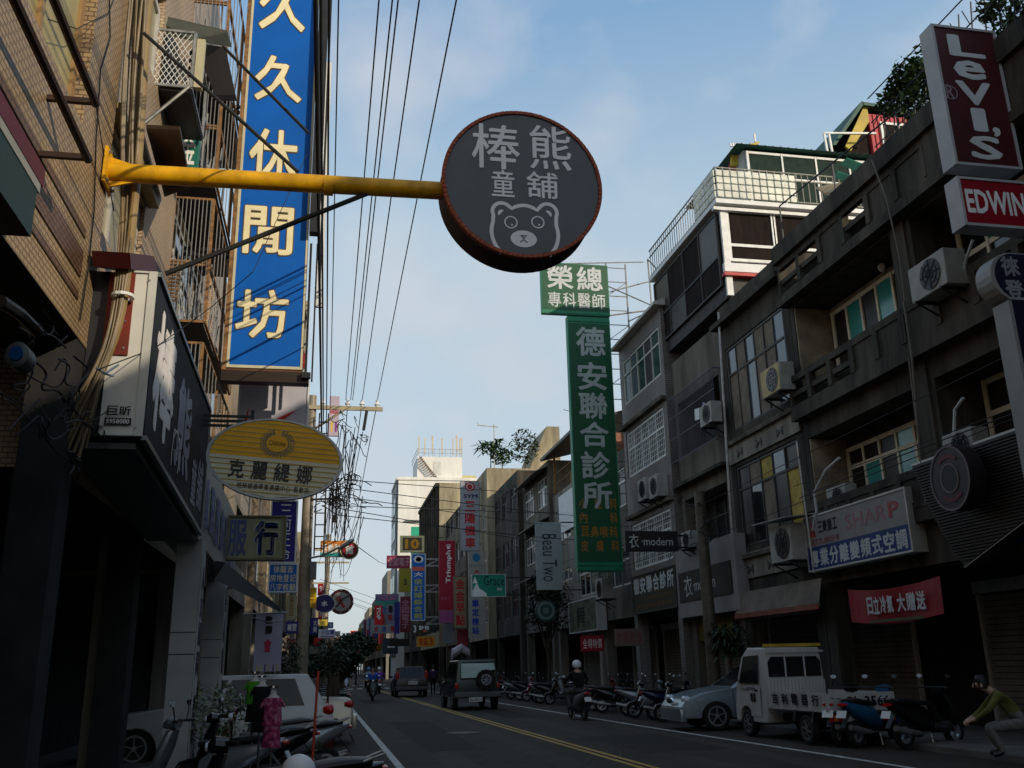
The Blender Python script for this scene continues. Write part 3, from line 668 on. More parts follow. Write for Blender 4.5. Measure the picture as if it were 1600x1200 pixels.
for s, x0, y0, x1, y1 in (('棒', 737, 199, 811, 262), ('熊', 828, 201, 890, 264), ('童', 768, 268, 803, 307), ('舖', 823, 272, 870, 309)):
    a = U(x0, y1); b_ = U(x1, y0); put(g, fr, s, a[0], a[1], b_[0], b_[1], .010, .014, .002)
g.build('lettering', lt, t)
# bear face from curves
def curve(mb, pts, w, fr=fr, n=.014, closed=False):
    O, Uu, Vv, Nn = fr; k = len(pts); L_ = []; R2 = []
    for i, (x, y) in enumerate(pts):
        x0, y0 = pts[(i-1) % k] if closed else pts[max(i-1, 0)]; x1, y1 = pts[(i+1) % k] if closed else pts[min(i+1, k-1)]
        d = math.hypot(x1-x0, y1-y0) or 1; nx, ny = -(y1-y0)/d, (x1-x0)/d
        L_.append(O+Uu*(x+nx*w/2)+Vv*(y+ny*w/2)+Nn*n); R2.append(O+Uu*(x-nx*w/2)+Vv*(y-ny*w/2)+Nn*n)
    m_ = k if closed else k-1
    mb.add(L_+R2, [(i, (i+1) % k, k+(i+1) % k, k+i) for i in range(m_)])
def arc(cx, cy, r, a0, a1, n=14, ry=None): return [(cx+r*math.cos(math.radians(a0+(a1-a0)*i/n)), cy+(ry or r)*math.sin(math.radians(a0+(a1-a0)*i/n))) for i in range(n+1)]
bx, bz = U(820, 362); g = MB(); s_ = .9/125
el = U(781, 330); er = U(858, 332)
out = arc(bx, bz-.02, .37, 225, 162, 9, .36)+arc(el[0]+.02, el[1]-.01, .105, 205, 45, 10)+arc(bx, bz-.10, .30, 118, 62, 8, .41)+arc(er[0]-.02, er[1]-.01, .105, 135, -25, 10)+arc(bx, bz-.02, .37, 18, -45, 9, .36)
curve(g, out, .042); 
for e in (el, er): curve(g, arc(e[0], e[1]-.02, .04, 20 if e is er else -20, 200 if e is er else 160), .03) if False else g.add([fr[0]+X_*x+Z_*y-Y_*.014 for x, y in arc(e[0]+(.02 if e is el else -.02), e[1]-.03, .045, -40 if e is er else 60, 120 if e is er else 220, 8)], [tuple(range(9))])
for x, y in ((798, 348), (840, 348)):
    e = U(x, y); curve(g, arc(e[0], e[1], .068, 0, 340, 18), .014, closed=True); c = (e[0]+.012, e[1]-.03); g.add([fr[0]+X_*(c[0]+.012*math.cos(k))+Z_*(c[1]+.012*math.sin(k))-Y_*.014 for k in range(6)], [tuple(range(6))])
e = U(818, 374); g.add([fr[0]+X_*x+Z_*y-Y_*.014 for x, y in arc(e[0], e[1], .145, 0, 345, 23, .10)], [tuple(range(24))])
g.build('bear_emblem', lt, t)
g = MB(); curve(g, [(e[0]-.035, e[1]+.035), (e[0]+.035, e[1]+.035), (e[0], e[1]+.005)], .018, n=.017, closed=True); curve(g, [(e[0], e[1]+.01), (e[0], e[1]-.01), (e[0]-.04, e[1]-.045)], .012, n=.017); curve(g, [(e[0], e[1]-.01), (e[0]+.04, e[1]-.045)], .012, n=.017)
g.build('bear_nose', slate, t)
# arm, flange and stays
ym = M3('yellow_arm_paint', 'd8a010', rough=.45, var=.3, scale=5); dst = M3('dark_steel_stay', '2a2c2c', rough=.5)
x0 = -2.38
a = thing('yellow_boom', (x0, 9, 6.56), 'thick yellow steel arm reaching out from the tiled wall to the round sign', 'arm')
MB().tube([(x0, 9.2, 6.53), (cs.x-Rr*.93, 9.2, 6.60)], .098, 24).build('pipe', ym, a, smooth=True)
b = MB(); b.box(x0, x0+.03, 9.02, 9.36, 6.34, 6.74)
for s in (-1, 1): b.prism([(x0+.03, 9.2-.012, 6.53+s*.1), (x0+.03, 9.2-.012, 6.53+s*.17), (x0+.27, 9.2-.012, 6.53+s*.1)], (0, .024, 0))
b.build('flange', ym, a)
b = MB()
for dy_ in (-.15, .15):
    for dz_ in (-.16, .16): b.loft([((x0+.03, 9.2+dy_*.8, 6.54+dz_), Y_*.018, Z_*.018), ((x0+.06, 9.2+dy_*.8, 6.54+dz_), Y_*.018, Z_*.018)], 6)
b.build('bolt', steel, a)
b = MB(); b.ring((-.18, 9.2, 6.56), Y_, Z_, .099, .106, X_*.1, 24); b.build('clamp', ym, a)
b = MB(); b.tube([P(258, 428, Y=9.25), P(600, 292, Y=9.2)], .028, 8); b.tube([P(225, 52, Y=9.2), P(465, 268, Y=9.2)], .022, 8); b.tube([P(348, 72, Y=9.2), P(482, 208, Y=9.25)], .018, 6); b.build('stay', dst, a)
b = MB(); b.tube([P(216, 200, Y=10), P(296, 135, Y=10)], .02, 6); b.build('strut', steel, a)

# ================================================================ LEFT SIDE, NEAR
LX = -2.4
ltile = tile('tan_mosaic_tile', (.44, .31, .175), (.39, .27, .15), (.18, .12, .065), .105, .052, joint=.008, grime=.25)
ltile2 = tile('pink_mosaic_tile', (.52, .40, .27), (.46, .35, .24), (.25, .17, .11), .105, .052, joint=.008, grime=.2)
l1 = bldg('tiled_building', 'near tan mosaic tiled house on the left edge whose wall carries the yellow arm', -1, LX, 1.0, 9.35, 15, ltile, [(4.0, 8.25, 6.5, 9.6, .18)], depth=8, gz=4.62, adep=2.2, colm=dark)
b = MB()
for z, h_ in ((5.16, .26), (4.93, .08), (5.56, .08)): b.box(LX+.003, LX+.012, 1.1, 8.75, z, z+h_)
b.build('band', tile('brown_tile_band', (.2, .10, .055), (.17, .085, .045), (.06, .035, .02), .105, .052, joint=.008), l1)
wn = window(l1, frL(LX, 0, 0), 4.1, 6.6, 8.15, 9.5, 4, [], M3('tan_frame', '9a7a50'), [M3('cream_blind', 'a89a68', var=.15)], n=-.15, t=.1)
b = MB()
for z, y1 in ((6.0, 8.45), (6.85, 8.55)):
    x = -2.02; e = P(138 if z < 6.5 else 150, 250 if z < 6.5 else 163, X=x); b.tube([(x, 2.5, e.z), (x, e.y, e.z)], .035, 8); b.bar((LX, e.y, e.z+.02), (x+.02, e.y, e.z+.02), .045)
    b.bar((LX, 5.0, e.z), (x, 5.0, e.z), .04)
b.build('awning_bar', M3('awning_bar_dark', '3a2a22'), l1)
b = MB(); rr = random.Random(3); pts = [P(180+rr.uniform(-5, 5), 0+i*45, X=LX+.02) for i in range(2)]
b.tube([P(170, -40, X=LX+.02), P(172, 60, X=LX+.02), P(157, 110, X=LX+.02), P(150, 220, X=LX+.02), P(147, 330, X=LX+.02), P(138, 420, X=LX+.02), P(125, 500, X=LX+.02)], .008, 5)
b.tube([P(185, -20, X=LX+.02), P(170, 20, X=LX+.02), P(120, 45, X=LX+.02), P(75, 30, X=LX+.02)], .005, 4); b.tube([P(150, 165, X=LX+.02), P(165, 260, X=LX+.02), P(178, 330, X=LX+.02)], .006, 4); b.build('wall_cable', cable, l1)
# red/white/green fascia sign on the very left edge
t = thing('sign_box', (-2.2, 6.6, 4.5), 'dark box sign with red, white and green bands at the left edge', 'sign')
e0 = P(58, 300, X=-2.12); ye = e0.y
MB().box(-2.38, -2.12, 5.2, ye, 4.5, 4.86).build('body', M3('dark_green_panel', '16302a'), t)
MB().box(-2.385, -2.115, 5.19, ye+.04, 4.861, 4.93).build('white_band', M3('shaded_white_band', '94948c'), t); MB().box(-2.39, -2.11, 5.18, ye+.08, 4.931, 5.07).build('red_band', M3('shaded_red_panel', '561416'), t)  # white and red darkened, shade put into the band colours
# fittings in the dark entrance
t = thing('meter_cabinet', (-2.3, 6.3, 3), 'grey metal meter cabinet hanging on the dark wall at the left edge', 'cabinet'); MB().box(-2.6, -2.2, 5.6, 6.7, 2.2, 2.95).build('casing', M3('cabinet_grey', '5a5c58'), t, bevel=.02); MB().box(-2.205, -2.19, 5.68, 6.62, 2.25, 2.9).build('door', M3('cabinet_door_grey', '6a6c68'), t)
t = thing('wall_lamp', (-2.2, 6.3, 3.7), 'round lamp with a blue glass on the dark wall above the meter cabinet', 'lamp'); c = P(30, 557, X=-2.1); MB().loft([(c-Y_*.06, X_*.06, Z_*.075), (c-Y_*.05, X_*.075, Z_*.09), (c+Y_*.12, X_*.075, Z_*.09)], 16).build('housing', M3('lamp_grey', '4a4e4c'), t, smooth=True); MB().loft([(c-Y_*.075, X_*.04, Z_*.05), (c-Y_*.062, X_*.045, Z_*.055)], 14).build('lens', M3('blue_lens', '1e4474', rough=.15), t)
b = MB(); b.tube([P(0, 470, X=-2.2), P(30, 490, X=-2.2), P(60, 520, X=-2.15)], .045, 8); tag(b.build('pipe', M3('duct_brown', '3a3028')), 'thick dark pipe at the left edge under the tiled wall', 'pipe')
rr = random.Random(11); b = MB()
for k in range(20):
    x, y = rr.uniform(20, 130), rr.uniform(520, 720); pts = []
    for j in range(6): pts.append(P(x, y, X=-2.15+rr.uniform(-.08, .1))); x += rr.uniform(-32, 34); y += rr.uniform(-28, 34)
    b.tube(smooth(pts, 3), rr.uniform(.005, .01), 5)
tag(b.build('cable_tangle', cable), 'tangle of loose black cables on the dark wall beside the left shop sign', 'cables')
# vertical bundle of pipes and cables at the corner
b = MB(); rr = random.Random(5)
b.tube(smooth([P(236, -20, Y=9.5), P(228, 60, Y=9.5), P(218, 240, Y=9.5), P(204, 380, Y=9.15), P(190, 500, Y=9.1), P(158, 580, Y=9.1)], 2), .042, 10)
b.build('thick_pipe', M3('pipe_tan', '8a744c'), None) if False else None
pb = thing('cable_bundle', (-2.25, 9.5, 4.6), 'thick bundle of tan pipes and cables running down the wall corner past the arm flange', 'cables')
b.build('pipe', M3('pipe_tan', '8a744c'), pb); b = MB()
for k in range(17):
    o = rr.uniform(-18, 14); q1 = rr.uniform(-7, 7)
    yy = 9.46+rr.uniform(-.05, .05); b.tube(smooth([P(222+o, -20, Y=yy), P(210+o*.9+q1, 150, Y=yy), P(205+o*.8, 300, Y=yy), P(198+o*.6-q1, 400, Y=yy-.35), P(180+o*.5, 520, Y=yy-.35), P(155+o*.6, 585, Y=yy-.35), P(138+o*.9, 630+q1*3, Y=yy-.35), P(112+o*1.8, 690+q1*5, Y=yy-.35)]), rr.uniform(.008, .018), 6)
b.build('cable', [M3('cable_tan', '7a6a50', var=.4)], pb)
b = MB(); b.ring(P(192, 465, Y=9.1), X_, Y_, .09, .11, Z_*.03, 12); b.build('tie', white, pb)
b = MB(); b.tube([P(150, 575, X=-2.12), P(165, 583, X=-2.05), P(185, 570, X=-2.0)], .012); b.tube([P(160, 583, X=-2.1), P(178, 588, X=-2.0)], .01); tag(b.build('cable_clip', white), 'white plastic cable clip at the foot of the cable bundle', 'clip')
b = MB(); b.tube([P(152, 578, X=-2.1), P(240, 545, X=-1.8), P(330, 480, X=-1.5), P(395, 425, X=-1.0), P(480, 240, X=-.5)], .006, 4); tag(b.build('thin_cable', cable), 'thin black cable slanting across the left shop sign', 'cable')
# --- second tiled house
l2 = bldg('tiled_building', 'pink tan tiled house behind the left shop sign with a protruding cream window', -1, -2.55, 9.35, 14.0, 15, ltile2, [(9.7, 11.9, 6.2, 7.5, .15), (9.7, 11.9, 9.3, 10.8, .15)], depth=8, gz=3.45, colm=dark)
for z0 in (6.25, 9.35):
    window(l2, frL(-2.55, 0, 0), 9.75, z0, 11.85, z0+1.2, 3, [], alu, [M3('cream_pane', '8a8468', rough=.3)], n=-.12, t=.08)
b = MB(); b.box(-2.54, -2.4, 9.6, 12.0, 7.55, 7.62); b.build('hood', M3('hood_tan', '9a8458'), l2)
# awning hoods on the wall
b = MB(); b.prism([P(203, 395, X=-2.0), P(240, 400, X=-2.0), P(255, 430, X=-2.0), P(205, 420, X=-2.0)], (-.35, 0, 0)); tag(b.build('cap_plate', M3('maroon_cap', '4a1c1c')), 'maroon metal cap just above the white end of the left shop sign', 'cap')
# green white sign board behind
t = ysign(238, -60, 268, 30, 12.4, M3('teal_board', '1c6a5a'), 'teal and white sign board up behind the lattice cage', [(tw, 's', '大', .1, .1, .9, .5)], fw=.02)
t = ysign(272, 205, 312, 262, 13.3, M3('teal_board', '1c6a5a'), 'teal and white sign board behind the yellow arm', [(tw, 's', '金', .2, .1, .9, .9)], fw=.02)
# air-conditioner cage with hood
cg = thing('window_cage', (-2.0, 12.2, 9.0), 'dark cage with white diamond mesh on the wall above the yellow arm', 'cage')
p0 = P(222, 130, Y=11.9); p1 = P(306, 52, Y=11.9); x1 = p1.x; xL = -2.53
zb_, zt_ = p0.z, p1.z
MB().box(xL, x1, 11.93, 13.2, zb_-.06, zb_).build('floor_tray', M3('tray_dark', '1c1410'), cg)
MB().box(xL, xL+.03, 11.95, 13.2, zb_+.001, zt_).build('back_panel', M3('shade_painted_board', '1c1812'), cg)  # near black: shade inside the cage is put into the colour
b = MB(); w = x1-p0.x
for k in range(-6, 13):
    for s in (1, -1):
        a0 = k*.075; pts = []
        for tt in (0, 1):
            pts.append((a0+s*(zt_-zb_)*tt*.6, zb_+(zt_-zb_)*tt))
        (xa, za), (xb, zb2) = pts
        def clip(xa, za, xb, zb2):
            if abs(xb-xa) < 1e-6: return None
            ts = sorted([(0-xa)/(xb-xa), (w-xa)/(xb-xa)]); lo = max(0, ts[0]); hi = min(1, ts[1])
            return None if hi <= lo else (xa+(xb-xa)*lo, za+(zb2-za)*lo, xa+(xb-xa)*hi, za+(zb2-za)*hi)
        c = clip(xa, za, xb, zb2)
        if c: b.bar((p0.x+c[0], 11.9, c[1]), (p0.x+c[2], 11.9+.004*s, c[3]), .008)
b.build('diamond_mesh', white, cg)
b = MB()
for (xa, za), (xb, zb2) in (((p0.x, zb_), (x1, zb_)), ((p0.x, zt_), (x1, zt_)), ((p0.x, zb_), (p0.x, zt_)), ((x1, zb_), (x1, zt_))): b.bar((xa, 11.9, za), (xb, 11.9, zb2), .035)
for z in (zb_, zt_): b.bar((x1, 11.9, z), (x1, 13.2, z), .035); 
b.bar((x1, 13.2, zb_), (x1, 13.2, zt_), .035)
b.build('frame', steel, cg)
MB().box(x1+.02, x1+.13, 11.95, 12.05, zb_+.05, zt_-.05).build('cream_board', M3('cream_board', 'b8b090'), cg)
b = MB(); b.prism([P(233, 22, Y=11.8), P(355, 50, Y=13.2), P(362, 74, Y=13.6), P(300, 64, Y=12.4), P(240, 50, Y=12.0)], (0, 0, .03)); b.build('hood', M3('hood_grey', '45432f', var=.3), cg)
b = MB(); b.prism([P(304, 66, Y=13.3), P(352, 74, Y=13.3), P(368, 148, Y=13.3), P(336, 148, Y=13.3)], (0, .25, .05))
b.build('tarp', M3('black_tarp', '18140f'), cg)
# second dark hood lower (brown awning soffit)
b = MB(); b.prism([P(228, 200, X=-2.5), P(281, 203, X=-1.9), P(298, 292, X=-1.9), P(257, 308, X=-2.5)], (0, 0, .05))
tag(b.build('rain_hood', M3('brown_hood', '4a3624', var=.4)), 'brown sheet rain hood on the wall just behind the yellow arm', 'rain hood')
# --- third house with stacked window cages
l3 = bldg('tiled_building', 'tiled house behind the blue sign covered by stacked rusty window cages', -1, -2.75, 14.0, 19.5, 15.5, ltile2, [(14.6, 18.8, 4.4+3.0*k, 6.3+3.0*k, .15) for k in range(3)], depth=8, gz=3.5, colm=concl)
for k in range(3):
    window(l3, frL(-2.75, 0, 0), 14.7, 4.5+3*k, 18.7, 6.2+3*k, 4, [.6], alu, [glassg, glass], n=-.12, t=.07)
for k in range(4):
    z0 = 4.3+2.45*k; cgx = thing('window_guard', (-2.3, 15.5, z0), ['lowest', 'second lowest', 'third lowest', 'topmost'][k]+' rusty barred window guard in the stack left of the tall blue sign', 'window guard', 'rusty window guards left of the blue sign')
    b = MB(); xo = -2.0
    for z in (z0, z0+.95, z0+1.0, z0+2.1):
        b.bar((-2.74, 14.15, z), (xo, 14.15, z), .035); b.bar((xo, 14.15, z), (xo, 18.2, z), .035)
    for y in (14.15, 16.2, 18.2): b.bar((xo, y, z0), (xo, y, z0+2.1), .045)
    b.bar((-2.6, 14.15, z0), (-2.6, 14.15, z0+2.1), .045)
    b.build('frame', rust, cgx); b = MB()
    for i in range(9): x = -2.53+i*.062; b.bar((x, 14.13, z0+.02), (x, 14.13, z0+2.08), .013)
    for i in range(9): y = 14.6+i*.42; b.bar((xo+.02, y, z0+.02), (xo+.02, y, z0+2.08), .013)
    b.build('bar', M3('bar_pale', '8a8a88', metal=.4), cgx)
    b = MB(); b.box(-2.7, xo-.03, 14.2, 18.1, z0-.02, z0); b.build('tray', blackst, cgx)
    b = MB(); rr = random.Random(k+20)
    for i in range(26): x = rr.uniform(-2.6, -2.1); y = rr.uniform(14.3, 16.5); b.bar((x, y, z0+.05), (x+rr.uniform(-.15, .15), y+rr.uniform(-.3, .3), z0+rr.uniform(.5, 1.6)), .02)
    b.build('stored_tube', M3('stored_plastic', '9a9a98', var=.4), cgx)
b = MB()
for i in range(10):
    for j in range(3): b.box(-2.55+j*.055, -2.51+j*.055, 13.97, 14.0, 7.0+i*.06, 7.04+i*.06)
tag(b.build('honeycomb_brick_stack', M3('old_brick', '7a5a38')), 'small patch of old honeycomb bricks between the window guards', 'bricks')
# --- storefront box sign (bear shop)
bs = thing('shop_sign', (-1.9, 9.3, 3.7), 'long dark box sign with white end panel over the left arcade', 'sign')
zb0, zt0 = 3.74, 5.45
b = MB(); b.prism([(-1.8, 9.27, zb0), (-1.8, 9.27, zt0), (-1.8, 13.9, zt0-.18), (-1.8, 13.9, zb0-.3)], (-.6, 0, 0)); b.build('body', M3('sign_body_dark', '2a2a2c'), bs)
pe = P(180, 683, Y=9.24)
b = MB().box(-2.19, -1.8, 9.22, 9.265, zb0, zt0); b.build('end_panel', M3('white_metal_panel', 'd4d2c8', rough=.4, var=.1), bs)
b = MB(); b.box(-1.87, -1.79, 9.2, 9.219, zb0, zt0); b.box(-2.19, -1.875, 9.2, 9.219, zt0-.02, zt0); b.box(-2.19, -1.875, 9.2, 9.219, zb0, zb0+.02); b.build('corner_trim', M3('trim_white', 'c8c8c0', rough=.35), bs)
MB().box(-2.24, -2.0, 9.2, 9.221, 4.55, zt0-.03).build('rusty_plate', M3('rust_red_plate', '7a2f20', rough=.7, var=.3), bs)
b = MB(); 
for x, z in ((-1.86, 5.35), (-1.86, 3.82), (-2.16, 3.82), (-2.04, 4.62), (-2.05, 4.9), (-2.05, 5.1)): b.loft([((x, 9.2, z), X_*.012, Z_*.012), ((x, 9.19, z), X_*.01, Z_*.01)], 6)
b.build('screw', steel, bs)
fr = frY(-2.22, 9.2, zb0); letters(bs, fr, .42, zt0-zb0, [(tk, 'h', '巨昕', .2, .115, .75, .17, .02), (tk, 'box', '', .18, .06, .76, .1), (tw, 's', '5958000', .22, .067, .72, .093, .01)], n=.006)
MB().prism([(-1.797, 9.27, zb0+.05), (-1.797, 9.27, zt0-.06), (-1.797, 13.9, zt0-.22), (-1.797, 13.9, zb0-.25)], (.008, 0, 0)).build('face', M3('charcoal_face', '2b2d31', rough=.65, var=.1, spec=.15), bs)
b = MB(); b.bar((-1.79, 9.27, zt0), (-1.79, 13.9, zt0-.18), .05); b.bar((-1.79, 9.27, zb0), (-1.79, 13.9, zb0-.3), .05); b.bar((-1.79, 13.9, zb0-.3), (-1.79, 13.9, zt0-.18), .05); b.build('trim', M3('trim_grey', '7a8080', rough=.35, metal=.3), bs)
fr = frL(-1.788, 0, 0); U2 = lambda px, py: (P(px, py, X=-1.785).y, P(px, py, X=-1.785).z)
g = MB(); a = U2(234, 700); b_ = U2(271, 510); put(g, fr, '棒', 9.45, 3.92, 10.75, 5.22, .035, .002); g.build('lettering', M3('letter_white', 'f0eae4'), bs)
g = MB(); put(g, fr, '熊', 11.05, 3.85, 12.2, 4.98, .03, .002); put(g, fr, '童', 12.55, 3.68, 13.0, 4.3, .02, .002); put(g, fr, '舖', 13.1, 3.7, 13.65, 4.4, .02, .002); g.build('lettering', M3('letter_shaded', '8a90a0'), bs)  # shade put into these characters as grey, the first one keeps white
g = MB(); frb = (Vector((0, 0, 0))+X_*-1.785, Y_, Z_, X_)
curve(g, arc(11.1, 3.92, .26, 200, -20, 14, .33), .03, fr=frb, n=.01); curve(g, arc(10.95, 4.15, .09, 30, 220, 8), .025, fr=frb, n=.01); curve(g, arc(11.3, 4.13, .08, -30, 150, 8), .025, fr=frb, n=.01)
for dx_ in (-.08, .1): curve(g, arc(11.1+dx_, 3.98, .04, 0, 340, 10), .012, fr=frb, n=.01, closed=True)
g.build('bear_emblem', tw, bs)
# soffit box below
MB().prism([(-1.86, 9.3, 3.69), (-1.86, 13.9, 3.4), (-2.5, 13.9, 3.4), (-2.5, 9.3, 3.69)], (0, 0, -.06)).build('soffit', M3('soffit_grey', '4a4c4c'), bs)
# white columns of the arcade with printed strips
for (px0, px1, py, nm, txt) in ((265, 305, 820, 'nearer', '人文風尚'), (316, 345, 870, 'farther', '美人館')):
    e = P(px1, 1000, X=-1.8); Yc = e.y
    xl = P(px0, 1000, Y=Yc).x
    t = thing('arcade_column', ((xl-1.8)/2, Yc, 0), nm+' white panelled arcade column under the left shop signs', 'column', 'white arcade columns on the left')
    MB().box(xl, -1.8, Yc, Yc+.5, .1, 3.42).build('shaft', M3('column_white', 'a8acaa', rough=.5, var=.12), t)
    fr = frL(-1.795, Yc, .1); MB().fbox(fr, .06, .44, .2, 3.1, 0, .01).build('strip', M3('strip_white', 'b8bab8'), t)
    letters(t, fr, .5, 3.3, [(M3('print_violet_grey', '4a4a60'), 'v', txt, .22, .42, .8, .9), (tk, 'v', '▌▌▌', .3, .15, .7, .35)], n=.014)
    b = MB().box(xl+.0, -1.8, Yc-.006, Yc-.001, 2.1, 2.11) ; b.box(xl, -1.8, Yc-.006, Yc-.001, 1.8, 1.81); b.build('joint', dark, t)
# glass/steel shop canopy fascia continuing (second shop's long sign)
t = thing('shop_sign', (-1.8, 14, 3.6), 'long pale box sign with blue characters continuing behind the dark bear shop sign', 'sign')
MB().prism([(-1.84, 14.0, 3.4), (-1.84, 14.0, 4.75), (-1.84, 19.8, 4.5), (-1.84, 19.8, 3.15)], (-.5, 0, 0)).build('body', M3('pale_sign', '9a9a8c'), t)
g = MB(); fr = frL(-1.835, 0, 0)
for i, ch in enumerate('歐風服飾精品行'): put(g, fr, ch, 14.3+i*.78, 3.6-.03*i, 14.9+i*.78, 4.4-.03*i, .02, .01)
g.build('lettering', M3('print_slate_blue', '4a5a8a'), t)
# ================================================================ LEFT SIGNS
blue = M3('sign_blue', '005cb4', var=.12, scale=1, spec=.2, rough=.6); bluef = M3('cream_trim', 'c8c0a0')
Yb = 16.0
bt = thing('tall_blue_sign', (-1.2, Yb, 6.5), 'very tall bright blue vertical sign with five cream brush characters', 'sign')
a = P(349, 578, Y=Yb); b_ = P(472, 580, Y=Yb); w = b_.x-a.x; zt = 16.2; h = zt-a.z; fr = frY(a.x, Yb, a.z)
MB().fbox(fr, 0, w, 0, h, -.25, 0).build('body', M3('sign_side_brown', '5a3c20', var=.4), bt)
MB().fbox(fr, .09, w-.03, .1, h-.06, .002, .008).build('face', blue, bt)
f = MB(); f.fbox(fr, .045, .09, .05, h, .002, .02); f.fbox(fr, w-.035, w, .05, h, .002, .02); f.fbox(fr, .091, w-.036, .05, .1, .002, .018); f.build('trim', bluef, bt)
f = MB(); f.fbox(fr, -.03, .04, 0, h, -.1, .03); f.build('frame', rust, bt)
f = MB(); f.fbox(fr, -.03, w+.12, -.2, -.02, -.2, .05); f.build('bottom_beam', M3('beam_dark_brown', '2c2018'), bt)
g = MB(); ol = MB()
for ch, px0, py0, px1, py1 in (('久', 403, -30, 480, 45), ('久', 396, 92, 474, 156), ('休', 386, 206, 468, 290), ('閒', 378, 326, 460, 396), ('坊', 366, 455, 452, 527)):
    c0 = P(px0, py1, Y=Yb); c1 = P(px1, py0, Y=Yb)
    put(ol, fr, ch, c0.x-a.x-.02, c0.z-a.z-.02, c1.x-a.x+.02, c1.z-a.z+.02, .036, .012); put(g, fr, ch, c0.x-a.x, c0.z-a.z, c1.x-a.x, c1.z-a.z, .016, .02)
ol.build('outline', M3('outline_brown', '5a4a30'), bt); g.build('lettering', tcream, bt)
f = MB()
for z in (2.2, 5.2, 8.0):
    for dz in (0, .12): f.bar((-2.75, Yb+.15, a.z+z+dz), (a.x, Yb+.15, a.z+z+dz), .05)
f.build('bracket', blackst, bt)
# dark steel posts right of the blue sign
ps = thing('sign_post', (-.4, 15.7, 6.6), 'dark steel post standing right of the tall blue sign up to the frame top', 'post')
b = MB(); xr = P(497, 300, Y=15.7).x; b.box(b_.x+.02, b_.x+.2, 15.8, 16.0, 9.2, 16.4); b.box(b_.x+.22, b_.x+.26, 15.85, 15.95, 8.2, 16.4); b.build('post', blackst, ps)
b = MB(); b.box(b_.x+.03, b_.x+.07, 16.3, 16.34, 6.4, 9.2); b.box(b_.x+.15, b_.x+.18, 16.3, 16.34, 6.5, 9.2); b.build('conduit', blackst, ps)
b = MB(); b.bar((b_.x, 15.9, 6.48), (b_.x+.15, 15.9, 6.48), .1); b.bar((-.4, 15.9, 14.55), (.0, 15.9, 14.55), .04); b.bar((0, 15.9, 14.55), (0.02, 15.9, 14.9), .04); b.bar((-.4, 15.9, 14.85), (.2, 15.9, 14.95), .06); b.build('arm', blackst, ps)
ysign(503, 97, 509, 480, 17.5, white, 'narrow white edged sign seen behind the dark steel post', fw=.005, dep=.05, side=M3('sign_violet', '3a2a5a'))
ysign(472, 470, 484, 582, 17.2, M3('board_dirty_white', 'a8a898'), 'dirty white sign strip with red marks behind the foot of the blue sign', [(tk, 's', 'M', .2, .6, .9, .85), (tr_, 's', '線', .1, .05, .95, .3)], fw=.01)
# ellipse sign
Ye = 13.3; ce = P(430, 717, Y=Ye); ex = P(536, 717, Y=Ye).x-ce.x; ez = (P(430, 655, Y=Ye).z-P(430, 781, Y=Ye).z)/2
el_ = thing('oval_sign', (ce.x, Ye, ce.z), 'oval yellow over white striped sign with a laurel wreath and four dark characters', 'sign')
th = math.radians(-4.5); Ux = Vector((math.cos(th), 0, math.sin(th))); Vx = Vector((-math.sin(th), 0, math.cos(th))); fre = (Vector((ce.x, Ye, ce.z)), Ux, Vx, -Y_)
silv = M3('oval_rim_silver', 'a0a4a4', rough=.35, metal=.3)
MB().loft([(fre[0]+Y_*.005, Ux*ex*.97, Vx*ez*.97), (fre[0]+Y_*.16, Ux*ex*.97, Vx*ez*.97)], 56).build('drum', M3('oval_drum', '4a4e50'), el_)
b = MB()
for i in range(64):
    t0 = 2*math.pi*i/64; t1 = 2*math.pi*(i+1)/64
    q = []
    for tt in (t0, t1):
        for r in (.955, 1.0):
            for n_ in (.012, -.1): q.append(fre[0]+Ux*(ex*r*math.cos(tt))+Vx*(ez*r*math.sin(tt))-Y_*n_)
    b.add(q, [(0, 2, 6, 4), (2, 3, 7, 6), (1, 0, 4, 5)])
b.build('rim', silv, el_)
ywm = M3('oval_yellow', 'f4b40c', var=.06); owm = M3('oval_ivory', 'dcd8bc', var=.06)
def ell_clip(v, r=.95): return ex*r*math.sqrt(max(0, 1-(v/(ez*r))**2))
def ell_band(v0, v1, k=10):
    pts = []; 
    for i in range(k+1): v = v0+(v1-v0)*i/k; pts.append((ell_clip(v), v))
    return [(x, v) for x, v in pts]+[(-x, v) for x, v in reversed(pts)]
for nm, v0, v1, m_ in (('yellow_field', 0.0, ez*.949, ywm), ('ivory_field', -ez*.949, -.0005, owm)):
    MB().add([fre[0]+Ux*x+Vx*v-Y_*.004 for x, v in ell_band(v0, v1, 16)], [tuple(range(34))]).build(nm, m_, el_)
for m_, vals in ((M3('stripe_ivory', 'c0a868'), [ez*(.1+.125*i) for i in range(7)]), (M3('stripe_yellow', 'b89a30'), [-ez*(.1+.125*i) for i in range(7)])):
    b = MB()
    for v in vals: x = ell_clip(v); b.fbox(fre, -x, x, v-.007, v+.007, .006, .009)
    b.build('stripe', m_, el_)
vo = ez*.38
b = MB()
for i in range(26):
    t0 = math.radians(108+324*i/25)
    for s_i in (-1, 0, 1):
        r = .175+.03*s_i; cx_, cy_ = r*1.12*math.cos(t0), vo+r*.92*math.sin(t0); an = t0+math.pi/2*(1 if t0 < math.radians(270) else -1)+s_i*.8; nn = .012+.0005*(i % 5)+.0007*(s_i+1)
        pts = [fre[0]+Ux*(cx_+d_*math.cos(an+q_))+Vx*(cy_+d_*math.sin(an+q_))-Y_*nn for d_, q_ in ((.03, 0), (.011, 1.57), (.022, 3.14), (.011, 4.71))]; b.add(pts, [(0, 1, 2, 3)])
b.build('wreath', M3('wreath_grey', '77786a'), el_)
